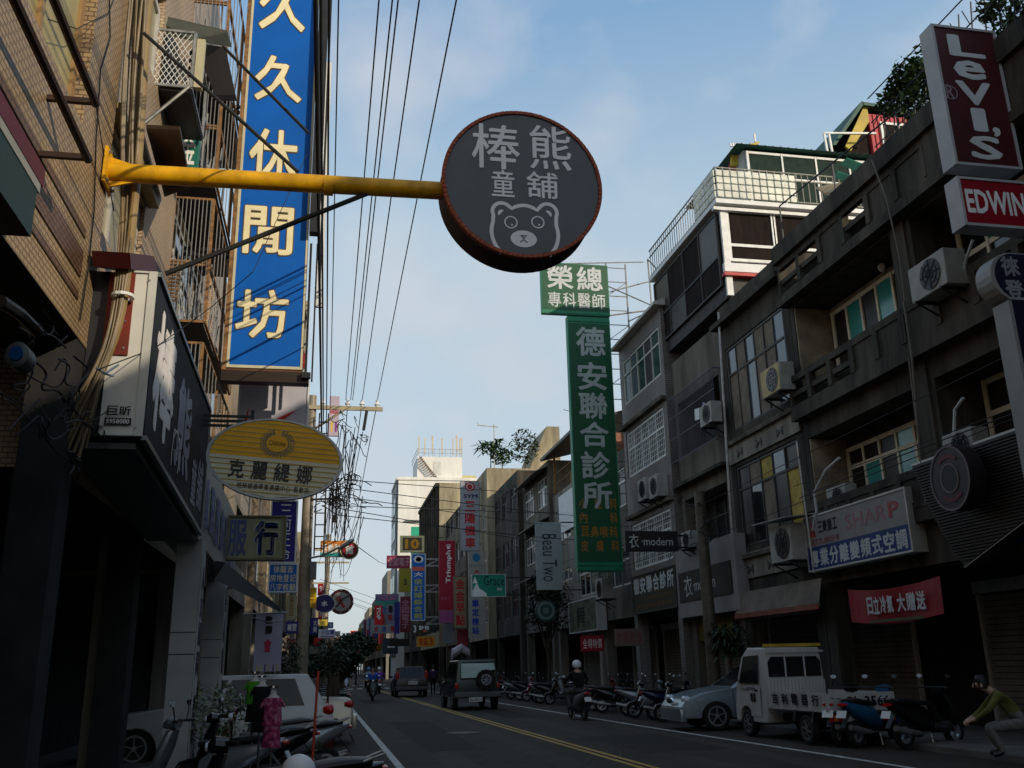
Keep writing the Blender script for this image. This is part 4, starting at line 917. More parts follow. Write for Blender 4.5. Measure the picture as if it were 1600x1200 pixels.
MB().loft([(fre[0]+Vx*vo-Y_*.014, Ux*.15, Vx*.125), (fre[0]+Vx*vo-Y_*.016, Ux*.15, Vx*.125)], 28).build('print', ywm, el_)
g = MB(); put(g, fre, 'Chlitina', -.12, vo-.03, .12, vo+.04, .01, .02); g.build('lettering', M3('print_brown', '6a4a10'), el_)
g = MB(); htext(g, fre, '克麗緹娜', -ex*.7, -ez*.55, ex*.62, -ez*.1, .02, gap=.3, n=.012); htext(g, fre, '經絡健康專業連鎖中心', -ex*.5, -ez*.78, ex*.28, -ez*.64, .01, gap=.12, n=.012); htext(g, fre, '長春店', ex*.32, -ez*.78, ex*.55, -ez*.64, .01, gap=.12, n=.012); g.build('lettering', M3('print_charcoal', '2c2c2e'), el_)
b = MB()
for z in (.62, .74, .5): b.bar((-1.85, Ye+.1, ce.z+ez*z+.2), (ce.x-.35, Ye+.1, ce.z+ez*z+.2), .035)
b.bar((ce.x-.35, Ye+.1, ce.z+ez*.5), (ce.x-.35, Ye+.1, ce.z+ez*1.25), .05); b.build('bracket', blackst, el_)
# grey sports sign with red swoosh
ysign(366, 596, 484, 720, 17.0, M3('board_lilac_grey', 'b8b6c0'), 'pale lilac grey square sign with red strokes under the tall blue sign', [(M3('print_vermilion', 'c8301c'), 'poly', [(.06, .35), (.16, .66), (.14, .42), (.3, .42), (.84, .64), (.5, .4), (.25, .22)], 0, 0, 1, 1)], frame=white, fw=.03)
ysign(513, 619, 531, 681, 34, M3('board_pink_white', 'b8a8b4'), 'small rounded white sign with faint red print behind the power pole crossarm', [(tr_, 's', 'eeal', .05, .55, .9, .68), (ty, 'box', '', .2, .1, .4, .35), (M3('print_violet', '8a3a8a'), 'box', '', .6, .1, .8, .35)], fw=.01, dep=.1)
# 行 sign
ysign(352, 806, 448, 875, 15.5, M3('board_olive_cream', '9c9c78'), 'olive cream sign with one big blue character just below the oval sign', [(M3('print_shadow', 'c8c8b0'), 's', '行', .44, .06, .9, .92, .06), (M3('print_bright_blue', '2c58cc'), 's', '行', .46, .08, .88, .9, .05), (M3('print_washed_blue', '55608c'), 's', '服', .02, .08, .34, .9, .02)], frame=M3('frame_khaki', '7a7454'), fw=.03)
ysign(418, 900, 466, 926, 19, M3('board_azure', '0a62b4'), 'azure blue sign board with three rows of pale characters below the dark blue one', [(tcream, 'h', '徐龍吉', .2, .7, .8, .95, .01), (tcream, 'h', '房地登記', .05, .38, .95, .64, .01), (tcream, 'h', '八字校驗', .05, .06, .95, .32, .01)], frame=white, fw=.02) if False else None
ysign(419, 782, 466, 880, 19.2, M3('board_navy', '1c1c7c'), 'dark navy blue vertical sign with white brush strokes left of the concrete pole', [(tw, 'v', '三河正命', .35, .02, .78, .95, .0)], frame=white, fw=.025)
ysign(418, 880.5, 466, 926, 19.2, M3('board_azure', '0a62b4'), 'azure blue sign board with three rows of pale characters below the dark navy one', [(tcream, 'h', '徐龍吉', .15, .68, .85, .93, .01), (tcream, 'h', '房地登記', .05, .37, .95, .62, .01), (tcream, 'h', '八字校驗', .05, .06, .95, .31, .01)], frame=white, fw=.025)
ysign(440, 795, 452, 812, 17.8, ywm, 'tiny yellow sign above the olive cream one', [(tk, 's', '回', .2, .1, .8, .9)], fw=.01) if False else None
# white banner
bn = ysign(395, 957, 443, 1050, 18.2, M3('banner_lilac_white', 'a4a4b8'), 'white hanging banner with a black seal script block and a pink emblem', [(tk, 'v', '歐腳', .36, .62, .62, .96, .05), (M3('print_pink', 'c02058'), 's', '會', .34, .32, .62, .55, .05), (tg, 'h', '時尚造型館', .3, .2, .7, .23, .0), (ty, 'box', '', .12, .01, .16, .12), (M3('print_purple', '5a2060'), 'box', '', .4, .01, .44, .12), (ty, 'box', '', .24, .01, .28, .12), (ty, 'box', '', .54, .01, .57, .12), (M3('print_purple', '5a2060'), 'box', '', .7, .01, .74, .12), (ty, 'box', '', .84, .01, .88, .12)], fw=.005, dep=.02)
b = MB(); b.tube([P(380, 960, Y=18.2), P(450, 957, Y=18.2)], .02); b.tube([P(395, 965, Y=18.0), P(420, 972, Y=17.4), P(460, 968, Y=17.4), P(472, 950, Y=17.4)], .012); tag(b.build('banner_rod', steel), 'steel rod holding the white hanging banner', 'rod')
# dark awning left
b = MB(); b.add([P(330, 878, X=-1.85), P(335, 905, X=-1.85), P(440, 958, Y=18.0), P(436, 948, Y=18.0), P(352, 880, Y=17)], [(0, 1, 2, 3, 4)]); b.v += [v+Vector((-.03, .02, .03)) for v in b.v]; b.f.append((5, 6, 7, 8, 9)); b.m.append(0)
tag(b.build('awning', M3('awning_black', '141414')), 'ragged black awning over the arcade below the olive cream sign', 'awning')

# left far signs (behind concrete pole)
ysign(500, 845, 543, 870, 30, M3('board_orange_teal', 'c87828'), 'orange and teal lettered board left of the small round red sign', [(M3('print_teal', '1c8a8a'), 'box', '', 0, .02, 1, .3), (tw, 'h', '活動財務', .03, .2, .98, .8, .03)], fw=.01, dep=.15)
def rsign(px, py, r_px, Y, layers, label, text=None, dep=.15, ry=1):
    c = P(px, py, Y=Y); r = (P(px+r_px, py, Y=Y)-c).x; t = thing('round_sign', c, label, 'sign'); k = 0
    for frac, m_ in layers:
        MB().loft([(c-Y_*(.004*k), X_*r*frac, Z_*r*frac*ry), (c-Y_*(.004*k+.003)+(Y_*dep if k == 0 else Y_*0), X_*r*frac, Z_*r*frac*ry)], 28).build('drum' if k == 0 else 'print', m_, t); k += 1
    if text:
        m_, s, a = text; g = MB(); put(g, frY(c.x, Y, c.z), s, -r*a, -r*a*ry, r*a, r*a*ry, .05, .02); g.build('lettering', m_, t)
    return t
rsign(546, 859, 14.5, 29.9, [(1, M3('ring_cream', 'd8c890')), (.9, tk), (.72, tr_)], 'small round red sign with one white character on black and cream rings', (tw, '首', .5))
rr_ = rsign(533, 940, 19.5, 33, [(1, M3('ring_maroon', '5a2028')), (.76, M3('disc_grey', '9a9a98'))], 'round grey sign with a maroon ring and a red figure right of the purple oval')
c = P(533, 940, Y=33); g = MB(); frr = frY(c.x, 32.97, c.z); curve(g, [(-.08, .18), (-.16, .1), (-.1, .02), (-.02, .1), (-.06, .18)], .05, fr=frr, n=.01); curve(g, [(-.06, .06), (.12, -.2)], .07, fr=frr, n=.01); g.build('print', tr_, rr_)
g = MB(); curve(g, [(-.26, -.14), (-.14, -.16), (.06, .1), (.26, .18)], .045, fr=frr, n=.02); g.build('print', tk, rr_)
g = MB()
for k in range(8): g.loft([(c-Y_*.02+X_*.39*math.cos(k*.785)+Z_*.39*math.sin(k*.785), X_*.022, Z_*.022), (c-Y_*.03+X_*.39*math.cos(k*.785)+Z_*.39*math.sin(k*.785), X_*.02, Z_*.02)], 6)
g.build('bulb', white, rr_)
rsign(507, 943, 17, 31, [(1, tw), (.93, M3('oval_indigo', '2c2c70'))], 'purple oval sign with white and yellow marks half behind the yellow board', (tw, '水', .3), ry=.85)
ysign(481, 918, 495, 950, 30, M3('board_yellow', 'c8a010'), 'bright yellow board beside the concrete pole left of the purple oval', [(M3('print_brown2', '7a5a10'), 's', '元', .2, .1, .8, .6)], fw=.01)
ysign(496, 912, 506, 930, 36, tr_, 'red board above the purple oval', [(tw, 's', '9', .3, .3, .8, .8)], fw=.01)
ysign(484, 965, 497, 992, 36, M3('board_indigo', '2a2a7a'), 'indigo board with white characters behind the concrete pole', [(tw, 'v', '大興', .4, .1, .9, .9)], fw=.01)
ysign(446, 971, 466, 990, 24, M3('board_indigo', '2a2a7a'), 'indigo board left of the concrete pole', [(tw, 'h', '補習', .1, .2, .9, .8)], fw=.01)
ysign(447, 930, 464, 968, 24.5, M3('board_olive_cream', '9c9c78'), 'cream vertical sign with brown squares left of the concrete pole', [(M3('print_brown2', '7a5a10'), 'v', '品田日', .3, .1, .7, .95)], fw=.01)
ysign(497, 983, 524, 997, 45, M3('board_sky_white', 'd0d6e4'), 'white sign with three blue characters low over the street', [(tb, 'h', '小公寓', .15, .35, .95, .95, .02), (M3('print_violet', '8a3a8a'), 'box', '', .15, .1, .95, .2)], fw=.01, dep=.1)
ysign(447, 996, 462, 1012, 26, M3('board_redwhite', 'a87870'), 'small red and white board low behind the concrete pole', [(tr_, 'h', '保母', .1, .1, .9, .9)], fw=.01)
ysign(490, 996, 507, 1008, 62, tr_, 'red board in the far left row', fw=.01, dep=.1)
ysign(505, 996, 530, 1012, 70, M3('board_orange', 'd86828'), 'orange lit board in the far left row', [(M3('print_peach', 'f0c090'), 'box', '', .15, .4, .95, .9)], fw=.01, dep=.1)
ysign(483, 1010, 500, 1022, 55, M3('board_grey_mottled', '6a6a60'), 'grey mottled board in the far left row', fw=.01, dep=.1)

# more small boards down the far left row
for i, (x0, y0, x1, y1, Y, h_, ch) in enumerate(((497, 948, 505, 968, 48, 'b02028', '茶'), (499, 968, 512, 978, 52, 'c8b040', '宏'), (512, 972, 521, 982, 66, '2c6a9a', '安'), (520, 986, 532, 994, 80, 'c0c0b8', '利'), (527, 1000, 538, 1009, 95, 'a83030', '美'), (498, 1008, 512, 1018, 58, '8a8a80', '店'), (536, 992, 543, 1002, 110, '3a7a5a', '正'))):
    ysign(x0, y0, x1, y1, Y, M3('left_far_board_'+'abcdefg'[i], h_), ['dark red', 'straw yellow', 'steel blue', 'off white', 'brick red', 'dull grey', 'green'][i]+' small board hanging in the far left row over the kerb', [(tk if i in (1, 3, 5) else tw, 's', ch, .25, .2, .75, .8, .01)], fw=.01, dep=.12, group='small boards in the far left row')
# ================================================================ RIGHT SIGNS
sgreen = M3('sign_green', '0e4e31', var=.15, scale=.8); sgt = M3('sign_green_trim', '1c7a58')
gt = thing('tall_green_sign', (9.7, 33, 4.75), 'tall dark green vertical clinic sign with six silver characters', 'sign')
a = Vector((8.87, 33, 4.75)); w = 1.72; h = 9.85; fr = frY(a.x, 33, a.z)
MB().fbox(fr, 0, w, 0, h, -.3, 0).build('body', sgt, gt); MB().fbox(fr, .04, w-.04, .35, h-.28, .002, .01).build('face', sgreen, gt)
b = MB(); b.fbox(fr, 0, w, .05, .12, .002, .03); b.fbox(fr, 0, w, .22, .28, .002, .03); b.fbox(fr, 0, w, h-.2, h-.12, .002, .03); b.build('rib', sgt, gt)
g = MB()
for ch, y0, y1, x0, x1 in (('德', 512, 556, 901, 944), ('安', 567, 609, 903, 947), ('聯', 614, 654, 905, 948), ('合', 660, 698, 907, 950), ('診', 706, 748, 909, 952), ('所', 753, 795, 911, 955)):
    c0 = P(x0, y1, Y=33); c1 = P(x1, y0, Y=33); put(g, fr, ch, c0.x-a.x, c0.z-a.z, c1.x-a.x, c1.z-a.z, .022, .014)
g.build('lettering', M3('letter_silver', 'a8b0ac'), gt); g = MB()
for r, s in enumerate(('小 兒 科', '內   科', '耳鼻喉科', '皮 膚 科')):
    v0 = 2.32-.52*r+.0; htext(g, fr, s, .16, v0-.05, 1.6, v0+.36, .015, gap=.14, n=.014) if len(s) < 5 else htext(g, fr, s, .16, v0-.05, 1.6, v0+.36, .015, gap=.0, n=.014)
g.build('lettering', tor, gt)
ysign(847, 415, 949, 489, 33, sgreen, 'green sign board with pale characters on top of the tall green one', [(tsil, 'h', '榮總', .06, .48, .94, .95, .02), (tsil, 'h', '專科醫師', .08, .13, .95, .42, .012), (sgt, 'box', '', .01, .02, .99, .07)], fw=.03, side=sgt)
# scaffold lattice
sc = thing('sign_scaffold', (11, 33.4, 4), 'steel lattice scaffold holding the green signs against the tiled house', 'scaffold')
b = MB(); xs = (10.72, 11.55)
for x in xs: b.bar((x, 33.5, 4.3), (x, 33.5, 17.2), .05)
k = 0; z = 4.6
while z < 17.2:
    b.bar((xs[0], 33.5, z), (xs[1], 33.5, z), .03); 
    if k % 3 == 0 and z < 16.4: b.bar((xs[0], 33.52, z), (xs[1], 33.52, z+.62), .025)
    z += .62; k += 1
b.bar((8.2, 33.5, 17.0), (xs[1]+.8, 33.5, 17.35), .035); b.bar((10.7, 33.5, 14.9), (12.3, 33.5, 15.2), .05)
p_ = P(1012, 405, Y=33.5); q_ = P(1055, 452, Y=31.5); b.bar((p_.x, 33.5, p_.z), q_, .045); b.bar((p_.x, 33.5, p_.z), (p_.x+.05, 33.5, 13.7), .05); b.bar((xs[0], 33.5, 16.2), (p_.x+.7, 32.5, 14.6), .04)
b.bar((xs[0], 33.5, 15.9), (p_.x, 33.5, 16.5), .04); b.bar((xs[1], 33.5, 14.7), (p_.x+1.5, 32, 15.7), .035)
b.build('lattice', mat('scaffold_grey', (.22, .22, .21), .6, .3, 6, metal=.3), sc)
# maroon jeans sign + red sign + navy sign
Yl = 11.7
ysign(1492, 50, 1553, 257, Yl, M3('sign_maroon', '47181e', var=.15, scale=.7), 'tall maroon sign with pale stacked letters leaning into the top right corner', [(tsil, 's', 'L', .22, .78, .78, .94, .03), (tsil, 's', 'e', .24, .615, .73, .755, .03), (tsil, 's', 'V', .22, .43, .76, .60, .03), (tsil, 's', 'I', .38, .245, .60, .41, .03), (tsil, 's', '’', .66, .215, .78, .285, .04), (tsil, 's', 'S', .27, .05, .75, .215, .03), (M3('print_mauve_grey', '8a7a82'), 'ring', '', .01, .41, .23, .60, .87), (M3('print_mauve_grey', '8a7a82'), 's', 'R', .06, .46, .18, .56, .01)], frame=M3('frame_pale_grey', 'a8a8a8'), fw=.045, dep=.3)
ysign(1507, 285, 1602, 352, Yl, M3('sign_crimson', '8a0c20', var=.1), 'small crimson sign with white slab letters right below the tall maroon one', [(tw, 's', 'EDWIN', .08, .26, .92, .75, .03)], frame=M3('frame_pale_grey', 'a8a8a8'), fw=.045, dep=.3)
nv = thing('tall_navy_sign', (10.8, 12.3, 3.8), 'tall navy blue sign with a rounded pale head at the right edge', 'sign')
Yn = 11.5; c = P(1584, 432, Y=Yn); r = .4; fr = frY(c.x, Yn, c.z)
hd = MB(); n_ = 20; pts = [(c.x-.0+r*math.cos(math.radians(a_)), c.z+r*math.sin(math.radians(a_))) for a_ in range(90, 271, 15)]
zbn = P(1600, 760, Y=Yn).z; body = pts+[(c.x-.18, c.z-r), (c.x-.18, zbn), (c.x+1.3, zbn), (c.x+1.3, c.z+r)]
hd.prism([(x, Yn, z) for x, z in body], (0, .35, 0)); hd.build('body', M3('sign_side_pale', '8c8c88'), nv)
body2 = [(c.x+(x-c.x)*.9+.03, c.z+(z-c.z)*.95) for x, z in pts]+[(c.x-.12, c.z-r*1.0), (c.x-.12, zbn+.04), (c.x+1.27, zbn+.04), (c.x+1.27, c.z+r*.95)]
MB().add([(x, Yn-.004, z) for x, z in body2], [tuple(range(len(body2)))]).build('face', M3('sign_navy', '14162e'), nv)
g = MB(); vtext(g, frY(c.x, Yn, c.z), '徠登', -.2, -.42, .12, .36, .03, n=.01); g.build('lettering', M3('letter_dim', '8c9094'), nv)
# facade signs on the right (parallel to the street)
def xsign(ya, yb, z0, z1, x, face, label, texts=(), frame=None, dep=.35, side=None, fw=.04, name='shop_sign', cat='sign'):
    t = thing(name, (x, (ya+yb)/2, z0), label, cat); fr = frR(x, yb, z0); w = yb-ya; h = z1-z0
    MB().fbox(fr, 0, w, 0, h, -dep, 0).build('body', side or frame or face, t); MB().fbox(fr, fw, w-fw, fw, h-fw, .001, .008).build('face', face, t)
    if frame: b = MB(); b.fbox(fr, 0, w, 0, fw, .001, .025); b.fbox(fr, 0, w, h-fw, h, .001, .025); b.fbox(fr, 0, fw, fw+.001, h-fw-.001, .001, .024); b.fbox(fr, w-fw, w, fw+.001, h-fw-.001, .001, .024); b.build('frame', frame, t)
    letters(t, fr, w, h, texts); return t
mb_ = M3('sign_deep_blue', '14346e'); 
xsign(16.0, 20.05, 3.45, 4.7, 10.9, M3('board_dull_white', '8e8a86'), 'long white over blue shop sign with a red three diamond mark on the right row', [(mb_, 'box', '', .01, .03, .99, .43), (tsil, 'h', '專業分離變頻式空調', .03, .07, .97, .38, .03), (tr_, 'poly', [(.075, .72), (.095, .80), (.085, .92), (.07, .80)], 0, 0, 1, 1), (tr_, 'poly', [(.05, .60), (.075, .60), (.085, .72), (.065, .72)], 0, 0, 1, 1), (tr_, 'poly', [(.095, .60), (.12, .60), (.105, .72), (.088, .72)], 0, 0, 1, 1), (tk, 'h', '三菱重工', .15, .66, .36, .86, .02), (M3('print_faded_pink', '9a5a5e'), 's', 'MITSUBISHI', .04, .46, .36, .56, .02), (M3('print_faded_rose', '9a7070'), 's', 'SHAR', .44, .58, .82, .84, .01), (M3('print_faded_red', 'a04a50'), 's', 'P', .84, .58, .93, .84, .03)], frame=alu)
xsign(28.45, 32.9, 3.2, 4.52, 10.85, M3('board_olive_dark', '2a2a1e'), 'dark olive clinic sign with white characters over brown numbers', [(tsil, 'h', '德安聯合診所', .04, .5, .97, .93, .03), (M3('print_dull_brown', '6a4618'), 's', '小兒科內科耳鼻喉科', .2, .3, .95, .42, .0), (M3('print_dull_brown', '6a4618'), 's', '(03)9567345', .1, .08, .9, .22, .02)], frame=darkf)
xsign(24.2, 28.2, 3.3, 4.2, 10.83, M3('board_mauve_brown', '2e2424'), 'dark brown dress shop name board with pale script letters', [(tsil, 's', '衣', .12, .15, .28, .85, .0), (tsil, 's', '·modern', .3, .3, .72, .68, .0)], dep=.06)
ysign(978, 830, 1058, 861, 26.5, black, 'black hanging name board with pale script letters in front of the lattice windows', [(tsil, 's', '衣', .07, .15, .25, .85, .0), (tsil, 's', '·modern', .3, .28, .9, .68, .0)], fw=.01, dep=.2, brackets=(11.1, (.2, .8)))
b = MB().box(11.3, 11.34, 25.4, 28.6, 2.15, 2.85).build('banner', M3('banner_yellow_green', '6a6014', var=.6, scale=4)); tag(b, 'yellow and red printed cloth banner hanging in the arcade behind the right concrete pole', 'banner')
# cloth banner red
bn = thing('cloth_banner', (10.95, 17, 2.2), 'red cloth banner with white characters sagging under the white and blue sign', 'banner')
b = MB(); K = 16; ya, yb = 15.45, 18.6
def bz_(t_): return 2.98-.12*math.sin(math.pi*t_)
vs = []
for i in range(K+1):
    t_ = i/K; y = yb+(ya-yb)*t_; sag = .1*math.sin(math.pi*t_); bx_ = .03*math.sin(t_*9); vs += [(10.95+bx_, y, 2.95-sag), (10.95-bx_, y, 2.28-sag)]
b.add(vs, [(2*i, 2*i+1, 2*i+3, 2*i+2) for i in range(K)]); b.build('cloth', M3('banner_red', '8a1420'), bn)
g = MB(); frb = frR(10.9, yb, 2.15); htext(g, frb, '日立冷氣', .75, .23, 1.7, .58, .03, n=.01); htext(g, frb, '大贈送', 1.8, .23, 2.75, .58, .03, n=.01); g.build('lettering', tsil, bn)
g = MB(); g.fbox(frb, .8, 2.6, .07, .12, .01, .012); g.build('print', M3('print_dull_green', '4a5a3c'), bn)
# corrugated pointed shop canopy with round sign
cn = thing('pointed_fascia', (10.9, 14, 3.1), 'dark ribbed metal shop fascia running down to a point at the right edge', 'fascia')
cm_ = M3('ribbed_dark_metal', '3a3634', rough=.5, metal=.3)
pv = [(15.55, 5.0), (11.0, 5.0), (11.0, 4.15), (12.8, 3.6), (14.5, 3.02), (14.75, 3.3), (15.3, 4.3)]
MB().prism([(10.8, y, z) for y, z in pv], (.3, 0, 0)).build('panel', cm_, cn)
b = MB()
for i in range(34):
    z = 4.95-i*.055
    def xr(z): 
        ys = []
        for (ya, za), (yb, zb2) in zip(pv, pv[1:]+pv[:1]):
            if (za-z)*(zb2-z) < 0: ys.append(ya+(yb-ya)*(z-za)/(zb2-za))
        return ys
    ys = xr(z)
    if len(ys) == 2 and abs(ys[0]-ys[1]) > .1: b.box(10.775, 10.797, min(ys)+.02, max(ys)-.02, z-.013, z+.013)
b.build('rib', cm_, cn)
b = MB(); b.bar((10.85, 15.6, 5.03), (10.85, 11.0, 5.03), .04); b.bar((10.79, 14.5, 3.0), (10.79, 12.8, 3.58), .01); b.build('edge_trim', alu, cn)
cc = P(1484, 747, X=10.35); rs = thing('round_sign', cc, 'round dim red and grey shop emblem standing off the ribbed fascia', 'sign')
MB().loft([(cc, Y_*.52, Z_*.56), (cc+X_*.3, Y_*.52, Z_*.56)], 40).build('drum', M3('emblem_dark', '342c2e'), rs)
b = MB(); b.ring(cc-X_*.012, Y_*.52, Z_*.56, .93, 1.0, X_*.01, 40); b.ring(cc-X_*.012, Y_*.5, Z_*.54, .42, .48, X_*.01, 40); b.build('ring', M3('emblem_ring', '6a5c5c'), rs)
b = MB(); b.loft([(cc-X_*.006, Y_*.2, Z_*.22), (cc-X_*.004, Y_*.2, Z_*.22)], 28); b.build('print', M3('emblem_centre', '1c1a1e'), rs)
b = MB(); curve(b, arc(0, 0, .37, 50, 130), .07, fr=(cc, -Y_, Z_, -X_), n=.01); curve(b, arc(0, 0, .37, 230, 310), .07, fr=(cc, -Y_, Z_, -X_), n=.01); b.build('print', M3('emblem_red', '5a2024'), rs)
b = MB().box(11.12, 11.3, 10.8, 13.6, 3.3, 4.0); tag(b.build('sign_box', mb_), 'dark blue sign box tucked behind the pointed fascia at the right edge', 'sign')
# small things further along the right row
xsign(37.3, 41.8, 2.85, 4.2, 10.75, M3('picture_print', '5a6450', var=.7, scale=3), 'small lit box sign with a picture of a dark figure above the little red banner', [(tk, 's', '舞', .3, .2, .62, .8, .0)], frame=offw, dep=.4)
ysign(908, 993, 943, 1018, 36, M3('banner_crimson', '9a1830'), 'little crimson banner with white characters hanging in the arcade', [(tw, 'h', '全場特價', .08, .2, .92, .8, .0)], fw=.005, dep=.02)
ysign(961, 982, 1005, 1010, 29.5, M3('banner_grey_pink', '6a5a54'), 'faded pinkish cloth sign hanging between two arcade columns', [(M3('print_dim_red', '7a3030'), 'h', '衣服修改', .05, .2, .95, .8, .0)], fw=.005, dep=.02)
Yt = 40.5
bq = ysign(839, 816, 876, 922, Yt, M3('banner_pale_blue', 'a0a8a8'), 'pale blue grey banner with a dark signature left of the tall green sign', [(M3('print_dark_teal', '20383c'), 'R', 'Beau Two', .25, .12, .8, .82, .0)], fw=.02, dep=.06, brackets=(11.2, (.0, 1.0)))
rsign(853, 954, 16, 41, [(1, M3('emblem_green', '2c4a44')), (.85, M3('emblem_pale', '6a7a78')), (.6, M3('emblem_green', '2c4a44'))], 'round green emblem sign below the pale blue banner', (M3('emblem_pale', '6a7a78'), '館', .3))
ysign(737, 897, 790, 933, 45, M3('sign_teal', '12806a', var=.1), 'bright teal landscape sign with a white figure and dark script', [(tk, 's', 'Grace', .35, .5, .95, .92, .0), (tw, 'poly', [(.0, .02), (.02, .25), (.15, .62), (.22, .38), (.42, .18), (.45, .02)], 0, 0, 1, 1), (tw, 'poly', [(.03, .6), (.1, .9), (.18, .6)], 0, 0, 1, 1), (tw, 's', '美容', .74, .28, .88, .4, .01)], frame=offw, fw=.03, brackets=(11, (.1, .85)))
YM = 62
ysign(720, 752, 749, 861, YM, M3('board_silver_grey', '9498a0'), 'silver grey vertical scooter shop sign with red and navy print', [(tr_, 'disc', '', .22, .85, .76, .985), (M3('print_pale', 'c8c0c4'), 'ring', '', .3, .87, .68, .965, .7), (M3('print_navy', '1c1c50'), 's', 'SYM', .15, .755, .9, .81, .04), (tr_, 'v', '三陽機車', .22, .03, .76, .72, .03)], frame=None, fw=.03, side=M3('board_side_grey', '5a5e64'), brackets=(11, (.1, .5, .9)))
ysign(733, 862, 757, 998, 58, M3('board_cream_grey', '96948c'), 'pale vertical sign with blue characters below the silver grey scooter one', [(M3('print_cyan_blue', '1c6a9a'), 'disc', '', .25, .88, .72, .98), (tk, 'h', '十十十十十', .1, .82, .9, .85, .0), (tr_, 's', '大', .3, .74, .7, .79, .03), (tb, 'v', '車定檢站', .18, .04, .62, .45, .04)], fw=.03)
ysign(709, 900, 729, 982, 60, M3('board_tan', '8a7a60'), 'tan vertical sign with four red characters', [(tr_, 'v', '金金早點', .15, .04, .85, .96, .03)], fw=.03, frame=M3('frame_brown', '5a4a38'))
ysign(686, 845, 711, 953, 66, M3('sign_wine', '9c1030', var=.1), 'wine red vertical sign with sideways white letters', [(tw, 'r', 'Triumph', .42, .38, .8, .86, .03), (tw, 's', '♛', .42, .88, .75, .95, .0), (M3('print_rose', 'b85a70'), 'h', '黛安芬', .1, .14, .7, .19, .0)], fw=.02)
ysign(687, 954, 708, 974, 66, M3('banner_pink', '9a4a80'), 'pink cloth panel hanging under the wine red sign', fw=.01, dep=.05)
ysign(692, 975, 708, 1005, 68, M3('panel_grey_blue', '7a8488'), 'grey blue shutter panel under the pink cloth', fw=.01, dep=.05)
ysign(714, 983, 731, 1010, 61, M3('panel_red_pink', '8a3038'), 'red pink poster panel under the tan sign', fw=.01, dep=.05)
ysign(625, 837, 663, 863, 74, M3('board_gold_cream', 'd0c48c'), 'cream framed sign with big golden number ten', [(M3('print_umber', '5a4a38'), 'box', '', .1, .12, .9, .88), (M3('print_gold', 'd8901c'), 's', '10', .2, .2, .8, .8, .05)], fw=.04, brackets=(9, (.2, .9)))
ysign(604, 868, 641, 888, 84, M3('board_plum', '7a2440'), 'plum red landscape sign left of the blue electronics sign', [(M3('print_pinkish', 'b88a98'), 's', '全國電子', .05, .2, .98, .85, .0)], fw=.02)
ysign(642, 865, 665, 970, 72, M3('sign_royal_blue', '0a60b8'), 'bright blue vertical sign with a white round logo and yellow green characters', [(tw, 'disc', '', .15, .86, .85, .97), (M3('print_salmon', 'e0604c'), 'disc', '', .3, .875, .7, .95), (M3('print_salmon', 'e0604c'), 'box', '', .08, .74, .92, .8), (tw, 's', '大', .18, .65, .82, .72, .03), (M3('print_lime', 'b0b848'), 'v', '信訂婚綜合館', .2, .02, .8, .63, .02)], frame=white, fw=.05)
ysign(625, 932, 642, 988, 78, M3('sign_dark_wine', '6a1a2c'), 'dark wine vertical sign with pale characters left of the bright blue one', [(M3('print_pinkish', 'b88a98'), 'v', '全國電子', .15, .1, .85, .93, .0)], fw=.02)
ysign(623, 888, 642, 925, 82, M3('board_mustard', '8a8020'), 'mustard yellow sign board above the dark wine one', [(tk, 's', '金', .4, .3, .7, .6)], fw=.02)
ysign(646, 976, 682, 989, 70, M3('board_black_grey', '2c302c'), 'black shop sign with white rounded characters under the bright blue sign', [(tw, 'h', '妙怡', .22, .35, .7, .92, .04), (tw, 's', '3', .0, .05, .12, .95, .03), (M3('print_salmon', 'e0604c'), 'disc', '', .4, .08, .6, .32)], fw=.02)
ysign(651, 994, 680, 1011, 69, M3('board_amber', 'c88818'), 'amber sign with red characters and number three above the dark wagon', [(M3('print_orange_red', 'b83c10'), 'h', '東區3', .1, .15, .9, .85, .03)], frame=M3('frame_olive', '8a8440'), fw=.03)
# far cluster
ysign(586, 928, 623, 960, 112, M3('board_blue_grey', '5a6488'), 'blue grey patterned board with a green band on the far right row', [(M3('print_sea_green', '3a8a78'), 'box', '', 0, .35, 1, .65), (M3('print_rose', 'b85a70'), 'h', '口口口口', .1, .7, .9, .95)], fw=.02, dep=.3)
ysign(585, 946, 598, 978, 108, M3('sign_scarlet', 'd81820'), 'scarlet vertical sign with white sideways letters in the far row', [(tw, 'R', 'TOP', .25, .3, .75, .95, .05)], fw=.02)
ysign(581, 976, 622, 990, 106, M3('board_dim_white', '8a8e90'), 'dim white board with red and blue characters in the far row', [(tr_, 's', '食', .08, .15, .25, .85), (tb, 's', '旅', .38, .15, .55, .85), (tr_, 's', '電', .7, .15, .95, .85)], fw=.02)
ysign(603, 945, 616, 976, 107, M3('board_pale_violet', '7a7a90'), 'pale violet vertical sign beside the scarlet one', [(tk, 'box', '', .3, .6, .8, .95), (tr_, 's', '電', .2, .2, .8, .5)], fw=.02)
ysign(616, 940, 625, 990, 105, M3('board_indigo', '2a2a7a'), 'thin indigo vertical sign right of the dim white board', fw=.02)
ysign(547, 985, 558, 997, 140, M3('sign_scarlet', 'd81820'), 'small scarlet and white square sign above the traffic light', [(tw, 's', 'B', .2, .3, .8, .8, .05)], frame=white, fw=.05)
ysign(598, 997, 622, 1022, 100, M3('board_murky_blue', '2c3c48'), 'murky blue display board low in the far row', [(tw, 'box', '', .3, .4, .8, .5)], fw=.03, frame=M3('frame_olive_dark', '4a4430'))
ysign(608, 998, 640, 1010, 98, M3('board_brown_dark', '241c18'), 'very dark brown board low in the far row', fw=.03)
b = MB()
